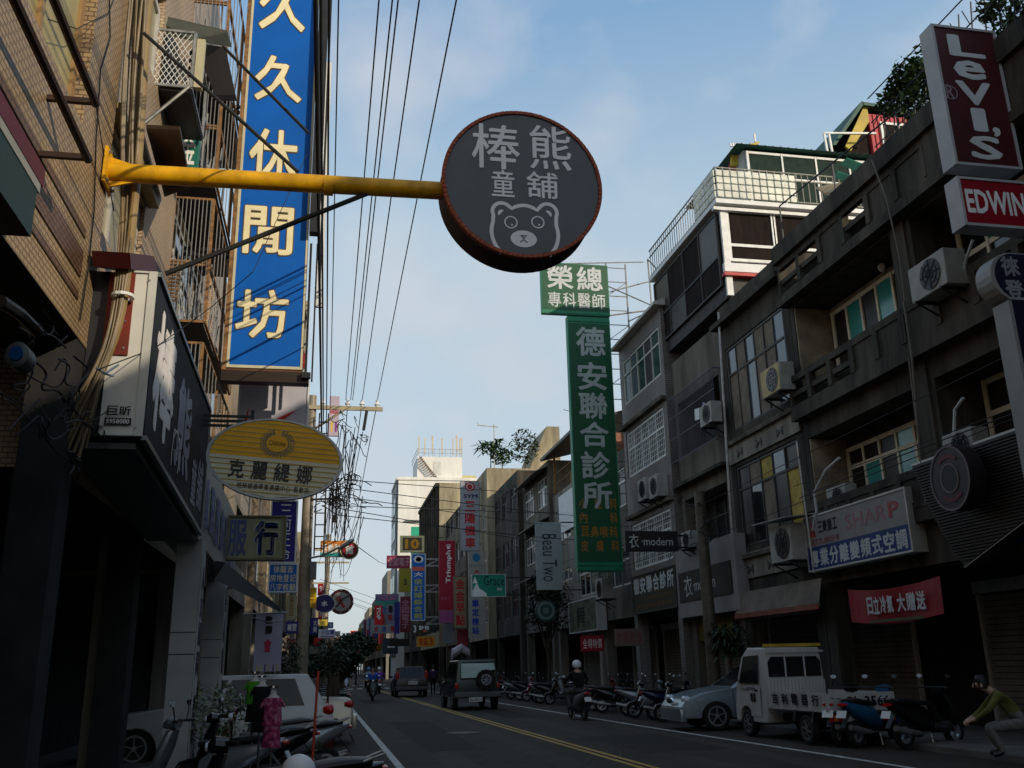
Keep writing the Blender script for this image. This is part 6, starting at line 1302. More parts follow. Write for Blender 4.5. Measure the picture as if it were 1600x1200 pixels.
def car(name, label, prof, w, cab, wheels_, wr, m, group=None, rim=silver, zb=.22, side_split=(.04, .36, .40, .74, .78, .96), bev=.045, plate_txt='', tails=None, heads=None, glassm=mat('car_glass', (.012, .014, .015), .12, 0, spec=.3), cat='car', wk=.19):
    """prof: body outline (y,z) over the top from rear to front; cab: (yb0,yb1,zb,yt0,yt1,zt,wt)"""
    t = thing(name, (0, 0, 0), label, cat, group, local=True)
    low = []
    for yc in reversed(wheels_): low += list(reversed(arch(yc, wr*1.16, zb)))
    poly = prof+low
    b = MB(); n = len(poly); hw = w/2
    vs = [(-hw*(1-.0 if z < .6 else 1-.10*(z-.6)/.4), y, z) for y, z in poly]+[(hw*(1-.0 if z < .6 else 1-.10*(z-.6)/.4), y, z) for y, z in poly]
    b.add(vs, [tuple(range(n-1, -1, -1)), tuple(range(n, 2*n))]+[(i, (i+1) % n, n+(i+1) % n, n+i) for i in range(n)])
    b.build('body', m, t, bevel=bev, seg=3)
    yb0, yb1, zbt, yt0, yt1, zt, wt = cab; wb = w*.93
    B = [(-wb/2, yb0, zbt-.02), (wb/2, yb0, zbt-.02), (wb/2, yb1, zbt-.02), (-wb/2, yb1, zbt-.02)]; T = [(-wt/2, yt0, zt), (wt/2, yt0, zt), (wt/2, yt1, zt), (-wt/2, yt1, zt)]
    MB().add(B+T, [(0, 1, 5, 4), (1, 2, 6, 5), (2, 3, 7, 6), (3, 0, 4, 7), (4, 5, 6, 7)]).build('cabin', m, t, bevel=.05, seg=3)
    def panel(nm, q, u0, u1, v0, v1, nrm, mm=glassm, k=.006):
        pts = [lerpq(q, u, v)+V3(nrm)*k for u, v in ((u0, v0), (u1, v0), (u1, v1), (u0, v1))]; bb = MB(); bb.add(pts+[p-V3(nrm)*.02 for p in pts], [(0, 1, 2, 3), (4, 5, 6, 7), (0, 1, 5, 4), (1, 2, 6, 5), (2, 3, 7, 6), (3, 0, 4, 7)]); return bb.build(nm, mm, t)
    def nr(q): a = V3(q[1])-V3(q[0]); b_ = V3(q[3])-V3(q[0]); return a.cross(b_).normalized()
    qr = (B[0], B[1], T[1], T[0]); qf = (B[2], B[3], T[3], T[2]); qs1 = (B[1], B[2], T[2], T[1]); qs0 = (B[3], B[0], T[0], T[3])
    panel('rear_window', qr, .09, .91, .12, .9, nr(qr)); panel('windscreen', qf, .07, .93, .08, .92, nr(qf))
    ss = side_split
    for i in range(0, len(ss), 2):
        panel('side_window', qs1, ss[i], ss[i+1], .14, .88, nr(qs1)); panel('side_window', qs0, 1-ss[i+1], 1-ss[i], .14, .88, nr(qs0))
    for yc in wheels_:
        for s in (-1, 1): wheel(t, s*(hw-.1), yc, wr, wk, rim=rim)
    b = MB()
    for s in (-1, 1): c = Vector((s*(wb/2+.12), yb1-.35, zbt+.08)); b.loft([(c-Y_*.05, X_*.09, Z_*.065), (c+Y_*.06, X_*.07, Z_*.05)], 10)
    b.build('side_mirror', m, t)
    for s in (-1, 1):      # shut lines and handles
        b = MB()
        for y_ in (yb0+(yb1-yb0)*.30, yb0+(yb1-yb0)*.62, yb1-.05): b.box(min(s*(hw-.012), s*(hw+.004)), max(s*(hw-.012), s*(hw+.004)), y_-.006, y_+.006, zb+.1, .62); b.bar((s*(hw+.002), y_, .61), (s*hw*.925, y_, zbt-.03), .012)
        b.build('door_seam', black, t); b = MB()
        for y_ in (yb0+(yb1-yb0)*.34, yb0+(yb1-yb0)*.66): b.box(min(s*hw*.945, s*(hw*.945+.035)), max(s*hw*.945, s*(hw*.945+.035)), y_, y_+.17, zbt-.16, zbt-.125)
        b.build('door_handle', m, t)
    for y_, ls_ in ((min(p[0] for p in prof), tails), (max(p[0] for p in prof), heads)):
        for s in (-1, 1):
            if ls_:
                x, z, dx_, dz_, mm, dep = ls_; b = MB(); sg = -1 if y_ < 0 else 1; c = Vector((s*(x+.06), y_-sg*(dep+.05), z)); b.loft([(c-Y_*sg*.1, X_*dx_*.7, Z_*dz_*.7), (c, X_*dx_, Z_*dz_), (c+Y_*sg*.06, X_*dx_*.97, Z_*dz_*.95), (c+Y_*sg*.085, X_*dx_*.75, Z_*dz_*.7), (c+Y_*sg*.095, X_*dx_*.4, Z_*dz_*.35)], 18); b.build('tail_light' if y_ < 0 else 'headlight', mm, t, smooth=True)
    return t
def place(o, x, y, rz, z=.01): o.location = (x, y, z); o.rotation_euler = (0, 0, rz); return o
def lic(t, x0, x1, y, z0, z1, txt, face=-1):
    b = MB().box(x0, x1, min(y, y+face*.01), max(y, y+face*.01), z0, z1); o = b.build('licence_plate', plate, t)
    if txt:
        g = MB(); fr = (Vector((x0, y+face*.011, z0)), X_, Z_, -Y_) if face < 0 else (Vector((x1, y+face*.011, z0)), -X_, Z_, Y_); put(g, fr, txt, .03, .03, (x1-x0)-.03, (z1-z0)-.03, .02, .003); g.build('lettering', tk, o)
# --- dark grey off-roader with spare wheel
suv = car('off_road_car', 'dark green grey off road car with a spare wheel on its back door driving away', [(-2.05, .42), (-2.08, .6), (-2.06, 1.0), (1.0, 1.04), (1.95, .95), (2.1, .75), (2.1, .42)], 1.74, (-2.03, .95, 1.0, -1.92, .2, 1.78, 1.42), (-1.3, 1.35), .37, pgreyg, zb=.42, tails=(.72, .85, .07, .12, redl, .03), cat='car')
b = MB(); b.box(-.86, .86, -2.2, -2.06, .46, .64); b.build('bumper', M3('bumper_grey', '5c605c'), suv, bevel=.02); lic(suv, -.35, .15, -2.205, .30, .45, '3L-6013')
MB().add([(-.62, -2.06, 1.14), (-.05, -2.06, 1.14), (.05, -2.055, 1.22), (.25, -2.05, 1.36), (.68, -2.04, 1.42), (.64, -1.99, 1.66), (-.6, -1.99, 1.66)], [tuple(range(7))]).build('rear_window', M3('painted_sky_reflection', 'b8ccc4', rough=.12), suv)  # reflection of the sky put into the pane as a pale colour
sw = Vector((.3, -2.16, 1.07)); b = MB(); b.ring(sw-Y_*.1, X_, Z_, .2, .36, Y_*.18, 28); o = b.build('spare_wheel', rubber, suv, bevel=.02)
b = MB(); b.ring(sw-Y_*.09, X_, Z_, .15, .2, Y_*.05, 24)
for k in range(8): a = k*math.pi/4; b.bar(sw-Y_*.085, sw-Y_*.085+X_*.17*math.cos(a)+Z_*.17*math.sin(a), .05, .03)
b.loft([(sw-Y_*.1, X_*.05, Z_*.05), (sw-Y_*.08, X_*.055, Z_*.055)], 10); b.build('rim', chrome, o)
MB().box(-.55, .6, -1.8, .1, 1.79, 1.82).build('roof_panel', pgreyg, suv)
place(suv, 5.62, 38.2, .02)
# --- dark wagon
wg = car('estate_car', 'very dark wagon with red tail light towers driving away ahead of the off road car', [(-2.2, .35), (-2.22, .7), (-2.18, .98), (.9, 1.02), (2.0, .85), (2.2, .6), (2.2, .35)], 1.82, (-2.15, .95, .98, -1.8, .1, 1.62, 1.35), (-1.35, 1.4), .34, pdark, zb=.3, tails=(.74, 1.12, .09, .3, redl, .1))
b = MB().box(-.9, .9, -2.3, -2.2, .38, .56); b.build('bumper', M3('bumper_lower_grey', '4a4c50'), wg, bevel=.02); lic(wg, -.2, .3, -2.25, .68, .86, '8H-4421'); MB().box(-.25, .35, -2.24, -2.2, .9, .95).build('chrome_strip', chrome, wg)
place(wg, 4.83, 56.5, .0)
# --- parked white hatch wagon (across, tail to the street)
pw = car('estate_car', 'white wagon parked nose in, its red tail light by the red pole', [(-2.05, .35), (-2.1, .6), (-2.05, .92), (.8, .95), (1.9, .82), (2.1, .6), (2.1, .35)], 1.68, (-2.0, .9, .86, -1.6, .25, 1.48, 1.36), (-1.25, 1.3), .31, pwhite, zb=.28, tails=(.66, .84, .13, .1, redl, .06), side_split=(.14, .40, .43, .70, .73, .95))
place(pw, -1.92, 19.0, math.radians(93))
sd_ = car('saloon_car', 'champagne saloon parked nose in behind the white wagon, its red tail light towards the road', [(-2.2, .35), (-2.25, .6), (-2.2, .93), (-1.5, .97), (1.0, .92), (2.05, .78), (2.25, .55), (2.25, .35)], 1.72, (-1.55, .95, .93, -.95, .25, 1.42, 1.25), (-1.35, 1.4), .31, pchamp, zb=.27, tails=(.66, .82, .16, .09, redl, .05))
b = MB().box(-.84, .84, -2.34, -2.22, .3, .6); b.build('bumper', pchamp, sd_, bevel=.04)
place(sd_, -1.62, 22.3, math.radians(92))
# --- silver saloon right
rs_ = car('saloon_car', 'silver saloon poking its nose out between the scooters and the white mini truck', [(-2.2, .35), (-2.25, .6), (-2.2, .93), (-1.5, .97), (.95, .95), (1.7, .84), (2.1, .7), (2.24, .52), (2.22, .28)], 1.72, (-1.55, 1.0, .94, -.95, .2, 1.44, 1.25), (-1.35, 1.38), .32, paint('paint_steel_silver', '8c969c', .3, .6), zb=.26, heads=(.60, .68, .2, .1, lensw, .14))
b = MB(); b.loft([((0, 2.235, .66), X_*.28, Z_*.075), ((0, 2.262, .65), X_*.26, Z_*.065)], 16); o = b.build('grille', chrome, rs_); MB().loft([((0, 2.26, .655), X_*.22, Z_*.05), ((0, 2.268, .655), X_*.22, Z_*.05)], 16).build('grille_mesh', black, o)
b = MB().box(-.5, .5, 2.235, 2.25, .3, .42); b.build('air_intake', black, rs_); b = MB()
b.box(-.86, .86, 2.1, 2.27, .2, .5); b.build('bumper', M['paint_steel_silver'], rs_, bevel=.06); place(rs_, 10.45, 22.35, math.radians(86))
# --- white mini truck
tk_ = thing('mini_truck', (0, 0, 0), 'white mini pickup truck with black characters on its low bed sides', 'truck', local=True)
b = MB(); poly = [(.55, .3), (.5, .6), (.5, 1.78), (1.35, 1.8), (1.62, 1.6), (1.85, 1.02), (1.93, .6), (1.93, .3)]; 
low = list(reversed(arch(1.45, .31, .3))); poly2 = poly+low; n = len(poly2)
hx = lambda z: .70 if z < 1.0 else .70-.09*(z-1.0)/.8
b.add([(-hx(z), y, z) for y, z in poly2]+[(hx(z), y, z) for y, z in poly2], [tuple(range(n-1, -1, -1)), tuple(range(n, 2*n))]+[(i, (i+1) % n, n+(i+1) % n, n+i) for i in range(n)]); b.build('cab', truckw, tk_, bevel=.04, seg=3)
for s in (-1, 1):
    q = [(s*(hx(z)+.004), y, z) for y, z in ((.82, 1.08), (1.68, 1.08), (1.5, 1.62), (.82, 1.64))]; MB().prism(q, (s*.008, 0, 0)).build('side_window', glass, tk_)
    o = MB().prism([(s*.703, y, z) for y, z in ((.75, .42), (1.2, .42), (1.25, .95), (1.72, .98), (1.72, 1.03), (.75, 1.03))], (s*.006, 0, 0)).build('door', truckw, tk_)
    MB().box(min(s*.70, s*.73), max(s*.70, s*.73), .84, .96, .92, .95).build('handle', black, o)
MB().prism([(-.6, .492, 1.2), (.6, .492, 1.2), (.6, .492, 1.5), (.52, .492, 1.6), (-.52, .492, 1.6), (-.6, .492, 1.5)], (0, -.008, 0)).build('rear_window', glass, tk_)
b = MB()
for x in (-.22, .22): b.box(x-.015, x+.015, .465, .483, 1.15, 1.66)
b.box(-.68, .68, .46, .484, 1.68, 1.72); b.build('guard_bar', truckw, tk_)
b = MB()
for i in range(17): x = -.66+i*.08; b.box(x, x+.035, .472, .49, .9, 1.14)
b.build('rib', truckw, tk_)
MB().box(-.62, .66, .5, .6, 1.80, 1.86).build('roof_bar', mat('yellow_bar', (.5, .33, .03), .6, .3), tk_)
MB().box(-.70, .70, -1.75, .45, .60, .66).build('bed_floor', truckw, tk_)
wd = hx(1)
for s in (-1, 1):
    o = MB().box(min(s*.70, s*.665), max(s*.70, s*.665), -1.75, .42, .661, .93).build('bed_side', truckw, tk_)
    b = MB()
    for y in (-1.7, -1.2, -.7, -.2, .3): b.box(min(s*.701, s*.72), max(s*.701, s*.72), y, y+.035, .62, .93)
    b.build('hinge', truckw, o)
g = MB(); fr = (Vector((-.705, .33, .66)), -Y_, Z_, -X_); htext(g, fr, '吉利電器行', .05, .04, 1.95, .24, .03, gap=.36, n=.018); g.build('lettering', tk, tk_)
g = MB(); fr = (Vector((-.712, 1.42, .6)), -Y_, Z_, -X_); put(g, fr, '吉利', .1, .34, .5, .4, .01, .006); htext(g, fr, '電器', .25, .1, .5, .28, .02, n=.006); g.build('lettering', tk, tk_)
o = MB().box(-.70, .70, -1.79, -1.752, .62, .93).build('tailgate', truckw, tk_); g = MB(); fr = (Vector((-.7, -1.79, .62)), X_, Z_, -Y_); put(g, fr, '2L-3566', .42, .07, 1.28, .25, .03, .01); g.build('lettering', tk, o)
for s in (-1, 1):
    b = MB().box(s*.55-.12, s*.55+.12, -1.80, -1.76, .44, .56); o2 = b.build('tail_light', redl, tk_); MB().box(s*.55-.04, s*.55+.04, -1.805, -1.801, .45, .55).build('indicator_lens', amber, o2)
b = MB(); b.box(-.35, .35, -1.7, 1.2, .35, .5); b.box(-.65, .65, -.95, -.85, .25, .4); b.box(-.55, .55, -1.78, -1.72, .35, .44); b.build('chassis', black, tk_)
for yc in (-.95, 1.45):
    for s in (-1, 1): wheel(tk_, s*.62, yc, .265, .15, rim=M3('wheel_grey', '6a6c6a'), spokes=6)
b = MB()
for y in (-.62, -1.28): b.bar((-.70, y, .62), (-.70, y+.08, .4), .02)
b.build('mudguard_stay', steel, tk_); MB().box(-.35, .1, -1.81, -1.79, .44, .58).build('licence_plate', plate, tk_)
b = MB(); b.tube([(-.72, 1.5, 1.05), (-.86, 1.52, 1.2)], .012); b.box(-.92, -.82, 1.5, 1.54, 1.18, 1.38); b.build('side_mirror', black, tk_)
place(tk_, 9.62, 18.25, math.radians(2))

# ================================================================ SCOOTERS
def scooter(mp_, seatm=black, box=False):
    t = thing('motor_scooter', (0, 0, 0), 'scooter', 'scooter', 'scooters parked along the street', local=True)
    for y in (-.62, .62):
        w = MB(); k = 18; pr_ = [(-.045, .15), (-.05, .21), (0, .235), (.05, .21), (.045, .15)]; vs = []
        for i in range(k):
            a = 2*math.pi*i/k
            for dx_, r in pr_: vs.append((dx_, y+r*math.cos(a), .235+r*math.sin(a)))
        w.add(vs, [(i*5+q, i*5+(q+1) % 5, ((i+1) % k)*5+(q+1) % 5, ((i+1) % k)*5+q) for i in range(k) for q in range(5)]); o = w.build('wheel', rubber, t, smooth=True)
        b = MB(); b.ring((-.03, y, .235), Y_, Z_, .12, .155, X_*.06, 16)
        for i in range(3): a = i*2.094; b.bar((0, y, .235), (0, y+.13*math.cos(a), .235+.13*math.sin(a)), .04, .04)
        b.build('rim', silver, o)
    MB().loft([((0, -.95, .76), X_*.05, Z_*.03), ((0, -.8, .70), X_*.13, Z_*.09), ((0, -.5, .60), X_*.17, Z_*.15), ((0, -.15, .50), X_*.17, Z_*.2), ((0, .02, .42), X_*.14, Z_*.16)], 12, p=.8).build('rear_body', mp_, t, smooth=True)
    MB().loft([((0, -.85, .80), X_*.09, Z_*.03), ((0, -.6, .79), X_*.15, Z_*.055), ((0, -.25, .75), X_*.14, Z_*.05), ((0, .05, .74), X_*.10, Z_*.04)], 12, p=.8).build('seat', seatm, t, smooth=True)
    MB().loft([((0, -.05, .29), X_*.15, Z_*.05), ((0, .35, .27), X_*.15, Z_*.04), ((0, .5, .36), X_*.12, Z_*.06)], 10, p=.7).build('floorboard', black, t, smooth=True)
    MB().loft([((0, .58, .34), X_*.12, Y_*.05), ((0, .52, .5), X_*.19, Y_*.07), ((0, .44, .72), X_*.21, Y_*.07), ((0, .38, .90), X_*.13, Y_*.06)], 12, p=.8).build('leg_shield', mp_, t, smooth=True)
    MB().loft([((0, .32, .97), X_*.14, Z_*.06), ((0, .42, .98), X_*.13, Z_*.07), ((0, .48, .96), X_*.07, Z_*.04)], 12, p=.8).build('handlebar_cover', mp_, t, smooth=True)
    MB().loft([((0, .47, .965), X_*.075, Z_*.045), ((0, .50, .96), X_*.06, Z_*.035)], 12).build('headlight', lensw, t)
    MB().loft([((0, .42, .36), X_*.06, Z_*.02), ((0, .6, .49), X_*.075, Z_*.03), ((0, .78, .44), X_*.07, Z_*.025), ((0, .88, .3), X_*.05, Z_*.015)], 8).build('front_fender', mp_, t, smooth=True)
    b = MB(); b.tube([(0, .62, .235), (0, .45, .6), (0, .37, .95)], .03, 8); b.build('fork', blackst, t)
    b = MB(); b.tube([(-.33, .24, 1.0), (-.18, .33, 1.0), (.18, .33, 1.0), (.33, .24, 1.0)], .016, 8); b.build('handlebar', black, t)
    for s in (-1, 1):
        o = MB().tube([(s*.22, .3, 1.0), (s*.27, .3, 1.12), (s*.3, .31, 1.17)], .008, 5).build('mirror_stem', black, t)
        MB().loft([((s*.31, .30, 1.2), X_*.06, Z_*.035), ((s*.31, .33, 1.2), X_*.045, Z_*.028)], 12).build('mirror', lensw if s < 0 else chrome, o)
    b = MB(); b.loft([((.13, -.95, .36), X_*.05, Z_*.05), ((.15, -.7, .3), X_*.06, Z_*.06), ((.14, -.35, .25), X_*.04, Z_*.04)], 10); b.tube([(.13, -.35, .25), (.06, .0, .25)], .02); b.build('exhaust', steel, t, smooth=True)
    MB().loft([((-.07, -.55, .3), X_*.07, Z_*.12), ((-.07, -.1, .3), X_*.07, Z_*.13)], 8).build('engine', blackst, t)
    MB().loft([((0, -.93, .74), X_*.11, Z_*.035), ((0, -.98, .735), X_*.09, Z_*.025)], 10).build('tail_light', redl, t)
    b = MB(); b.add([(-.1, -.97, .64), (.1, -.97, .64), (.1, -1.03, .52), (-.1, -1.03, .52)], [(0, 1, 2, 3)]); b.add([(-.1, -.962, .64), (.1, -.962, .64), (.1, -1.022, .52), (-.1, -1.022, .52)], [(0, 1, 2, 3)]); b.build('licence_plate', plate, t)
    b = MB(); b.prism([(-.06, -.8, .6), (.06, -.8, .6), (.05, -1.0, .36), (-.05, -1.0, .36)], (0, .02, .01)); b.build('mudguard', black, t)
    b = MB(); b.tube([(-.13, -.1, .24), (-.2, -.12, .02)], .012, 5); b.tube([(.13, -.1, .24), (.18, -.12, .02)], .012, 5); b.build('stand', steel, t)
    b = MB(); b.tube([(-.09, -.7, .78), (-.11, -.95, .86), (.11, -.95, .86), (.09, -.7, .78)], .012, 6); b.build('grab_rail', steel, t)
    return t
sc0 = scooter(paint('scooter_black', '14161a', .25, .1)); mats_ = {'black': None, 'silver': paint('scooter_silver', '8a9096', .3, .5), 'blue': paint('scooter_blue', '1c3f6a', .3, .3), 'white': paint('scooter_white', 'b4b4b4', .3, 0), 'red': paint('scooter_red', '6a141c', .3, .1), 'dark blue': paint('scooter_dark_blue', '141c3c', .3, .2), 'teal': paint('scooter_light_blue', '2e6a94', .3, .3)}
used = [0]
def sco(x, y, rz, colr, label, tilt=0):
    sub = {'scooter_black': mats_[colr]} if mats_[colr] else None
    if not used[0] and not sub: used[0] = 1; o = sc0; o.location = (x, y, .01); o.rotation_euler = (0, tilt, rz); o['label'] = label; return o
    return dup(sc0, (x, y, .01), rz, label, sub=sub, tilt=tilt)
# right row, rear wheels to the road (front towards the shops)
row = [(9.6, 25.2, 'black'), (9.7, 26.2, 'dark blue'), (9.5, 27.3, 'black'), (9.7, 28.6, 'silver'), (9.6, 31.0, 'black'), (9.7, 32.2, 'black'), (9.6, 33.2, 'red'), (9.6, 38.5, 'black'), (9.5, 39.8, 'black'), (9.6, 41.0, 'white'), (9.5, 42.6, 'red'), (9.5, 44.2, 'black'), (9.4, 46.0, 'silver'), (9.4, 49.5, 'black'), (9.3, 51.5, 'black'), (9.3, 53.5, 'red'), (9.0, 58, 'black'), (8.9, 60.5, 'dark blue'), (8.8, 63, 'black')]
nth = ['first', 'second', 'third', 'fourth', 'fifth', 'sixth', 'seventh', 'eighth', 'ninth', 'tenth', 'eleventh', 'twelfth', 'thirteenth', 'fourteenth', 'fifteenth', 'sixteenth', 'seventeenth', 'eighteenth', 'nineteenth']
for i, (x, y, c_) in enumerate(row):
    o = sco(x, y, math.radians(-90+R_.uniform(-16, 12)+(180 if i in (0, 2, 7, 10) else 0)), c_, c_+' scooter, '+nth[i]+' past the silver saloon in the right hand row', tilt=R_.uniform(-.1, -.02))
sco(10.0, 16.6, math.radians(-65), 'teal', 'light blue scooter with two plates in view just behind the mini truck tailgate')
sco(10.6, 15.9, math.radians(-75), 'black', 'black scooter nearest to the dark shop entrance beside the light blue one')
sco(9.75, 17.1, math.radians(-50), 'black', 'black scooter squeezed between the light blue one and the truck tail')
# left foreground scooters
sco(-.55, 14.7, math.radians(97), 'silver', 'silver and black scooter parked below the red pole, tail towards the road')
sco(-1.0, 13.4, math.radians(99), 'black', 'black scooter right behind the child mannequins')
o = sco(-.95, 15.6, math.radians(97), 'red', 'dark red scooter behind the silver and black one by the mannequins')
sco(-1.35, 12.2, math.radians(80), 'silver', 'silver scooter with orange indicators low in the left corner by the arcade column')
for i, (x, y, c_) in enumerate(((-.1, 32, 'black'), (-.1, 35, 'black'), (0, 39, 'silver'), (-.1, 43, 'black'), (0, 48, 'red'), (0, 54, 'black'))):
    sco(x, y, math.radians(95), c_, c_+' scooter, '+nth[i]+' behind the champagne saloon in the left hand row')
# ================================================================ PEOPLE
def human(J, mats, bones=None, fingers=False):
    """one continuous skinned body; J joints -> (pos, radius)"""
    E_ = [('pelvis', 'waist'), ('waist', 'chest'), ('chest', 'neck'), ('neck', 'head0'), ('head0', 'head1'), ('head1', 'crown')]
    for s in 'LR': E_ += [('chest', 'sh'+s), ('sh'+s, 'el'+s), ('el'+s, 'wr'+s), ('wr'+s, 'ha'+s), ('pelvis', 'hip'+s), ('hip'+s, 'kn'+s), ('kn'+s, 'an'+s), ('an'+s, 'toe'+s)]
    J = dict(J); ex_ = []
    if fingers:
        for s in 'LR':
            h = V3(J['ha'+s][0]); w_ = V3(J['wr'+s][0]); d = (h-w_).normalized(); side = d.cross(Z_).normalized()
            for k, (o_, L_) in enumerate(((-.03, .07), (-.01, .08), (.01, .075), (.03, .06))):
                a = 'f%d%s' % (k, s); J[a] = (h+side*o_+d*.03, .010); J[a+'b'] = (h+side*o_*1.1+d*(.03+L_*.6)-Z_*.01, .009); J[a+'c'] = (h+side*o_*1.1+d*(.03+L_*.7)-Z_*.045, .008)
                E_ += [('ha'+s, a), (a, a+'b'), (a+'b', a+'c')]
            a = 't'+s; sg = -1 if s == 'L' else 1; J[a] = (w_.lerp(h, .6)+side*.045*sg, .011); J[a+'b'] = (w_.lerp(h, .6)+side*.06*sg+d*.05-Z_*.02, .009); E_ += [('wr'+s, a), (a, a+'b')]
    names = list(J); me = bpy.data.meshes.new('body'); me.from_pydata([V3(J[n][0]) for n in names], [(names.index(a), names.index(b)) for a, b in E_], [])
    o = bpy.data.objects.new('body', me); COL.objects.link(o); md = o.modifiers.new('s', 'SKIN'); 
    for i, n in enumerate(names):
        r = J[n][1]; sv = me.skin_vertices[0].data[i]; sv.radius = r if isinstance(r, tuple) else (r, r); sv.use_root = (n == 'pelvis')
    sub = o.modifiers.new('u', 'SUBSURF'); sub.levels = 2
    m2 = bpy.data.meshes.new_from_object(o.evaluated_get(bpy.context.evaluated_depsgraph_get())); bpy.data.objects.remove(o)
    segs = [(V3(J[a][0]), V3(J[b][0]), b) for a, b in E_]
    for x in mats: m2.materials.append(x)   # shirt, trousers, skin, shoes
    for p in m2.polygons:
        c = p.center; best = None
        for a, b, n in segs:
            ab = b-a; t_ = max(0, min(1, (c-a).dot(ab)/max(ab.length_squared, 1e-6))); d = (c-(a+ab*t_)).length
            if best is None or d < best[0]: best = (d, n, t_)
        n = best[1]; p.material_index = 0 if n in ('waist', 'chest', 'shL', 'shR', 'elL', 'elR', 'wrL', 'wrR', 'neck') and not (n == 'neck' and best[2] > .5) else 1 if n[:2] in ('hi', 'kn', 'an') else 3 if n[:3] == 'toe' else 2
        p.use_smooth = True
    m2.name = 'body'; o = bpy.data.objects.new('body', m2); COL.objects.link(o); return o
def rider_J(lean=.0):
    J = {'pelvis': ((0, -.22, .86), (.155, .13)), 'waist': ((0, -.20, 1.0), (.14, .115)), 'chest': ((0, -.14+lean, 1.22), (.165, .125)), 'neck': ((0, -.10+lean, 1.38), .055), 'head0': ((0, -.08+lean, 1.45), .065), 'head1': ((0, -.07+lean, 1.54), .095), 'crown': ((0, -.08+lean, 1.60), .07)}
    for s, k in (('L', -1), ('R', 1)):
        J['sh'+s] = ((k*.19, -.12+lean, 1.30), .065); J['el'+s] = ((k*.34, .0, 1.08), .045); J['wr'+s] = ((k*.33, .19, 1.03), .032); J['ha'+s] = ((k*.32, .25, 1.02), .034)
        J['hip'+s] = ((k*.1, -.14, .84), .095); J['kn'+s] = ((k*.2, .27, .76), .065); J['an'+s] = ((k*.16, .22, .36), .045); J['toe'+s] = ((k*.17, .36, .31), .04)
    return J
def helmet(parent, c, r, m):
    b = MB(); secs = []
    for i in range(9):
        a = math.radians(-35+125*i/8); secs.append((V3(c)+Z_*r*math.sin(a), X_*max(.01, r*math.cos(a)), Y_*max(.01, r*1.1*math.cos(a))))
    b.loft(secs, 18); o = b.build('helmet', m, parent, smooth=True); return o
def face(parent, c, fwd=1):
    c = V3(c); b = MB()
    for s in (-1, 1): b.loft([(c+Vector((s*.035, fwd*.085, .0)), X_*.012, Z_*.007), (c+Vector((s*.035, fwd*.095, .0)), X_*.01, Z_*.006)], 8)
    b.build('eye', black, parent); MB().loft([(c+Vector((0, fwd*.09, .01)), X_*.008, Z_*.02), (c+Vector((0, fwd*.115, -.03)), X_*.016, Z_*.012), (c+Vector((0, fwd*.09, -.04)), X_*.012, Z_*.008)], 8).build('nose', skin, parent)
    MB().loft([(c+Vector((0, fwd*.088, -.065)), X_*.025, Z_*.006), (c+Vector((0, fwd*.096, -.065)), X_*.022, Z_*.005)], 8).build('mouth', M3('lip', '8a4038'), parent)
    b = MB()
    for s in (-1, 1): b.loft([(c+Vector((s*.088, 0, -.01)), Y_*.015, Z_*.03), (c+Vector((s*.10, -.005*fwd, -.01)), Y_*.018, Z_*.032)], 8)
    b.build('ear', skin, parent)
def cloth(name, h): return M3(name, h, rough=.9, var=.3, scale=9)
def person(label, x, y, rz, mats, J, hm=None, fing=False, z=.0, hair=True):
    t = thing('person', (0, 0, 0), label, 'person', local=True); o = human(J, mats, fingers=fing); o.parent = t
    c = V3(J['head1'][0]); face(t, c+Vector((0, 0, -.01)))
    if hm: helmet(t, c+Vector((0, -.005, .0)), .135, hm)
    elif hair: MB().loft([(c+Vector((0, -.035, -.07)), X_*.085, Y_*.07), (c+Vector((0, -.03, .0)), X_*.105, Y_*.09), (c+Vector((0, -.02, .07)), X_*.10, Y_*.095), (c+Vector((0, -.015, .125)), X_*.055, Y_*.06)], 14).build('hair', hairm, t, smooth=True)
    t.location = (x, y, z); t.rotation_euler = (0, 0, rz); return t
black_cl = cloth('cloth_black', '141416'); 
# rider on the right lane seen from behind
o = sco(7.35, 28.0, math.radians(3), 'silver', 'silver scooter ridden away in the right lane by the rider in black'); o['group'] = 'scooters being ridden in the road'
lic_ = [c for c in o.children if c.name.startswith('licence_plate')][0]
person('rider in a black jacket and white helmet seen from behind in the right lane', 7.35, 28.0, math.radians(3), [black_cl, cloth('cloth_grey', '5a5a5c'), skin, black], rider_J(), hm=white, fing=True)
o = sco(2.45, 50.0, math.radians(180), 'black', 'black scooter coming towards the camera in the left lane with a blue shirted rider'); o['group'] = 'scooters being ridden in the road'
person('rider in a bright blue shirt coming towards the camera in the left lane', 2.45, 50.0, math.radians(180), [cloth('cloth_blue', '2a62b8'), black_cl, skin, black], rider_J(), fing=True)
o = sco(3.55, 64, math.radians(0), 'white', 'white tailed scooter ahead of the dark wagon with a purple shirted rider'); o['group'] = 'scooters being ridden in the road'
person('rider in a purple shirt and white helmet left of the dark wagon', 3.55, 64, 0, [cloth('cloth_purple', '6a3f98'), black_cl, skin, black], rider_J(), hm=white)
o = sco(3.0, 67, math.radians(0), 'black', 'black scooter half hidden behind the blue shirted rider with a pale blue rider'); o['group'] = 'scooters being ridden in the road'
person('rider in a pale blue shirt just left of the purple shirted rider', 3.0, 67, 0, [cloth('cloth_pale_blue', '7a94b0'), black_cl, skin, black], rider_J(), hm=M3('helmet_blue', '4a88b0'))
o = sco(1.75, 78, math.radians(180), 'silver', 'tiny silver scooter coming through the far crossing'); o['group'] = 'scooters being ridden in the road'
person('tiny distant rider in white helmet coming through the far crossing', 1.75, 78, math.radians(180), [cloth('cloth_grey', '5a5a5c'), black_cl, skin, black], rider_J(), hm=white)
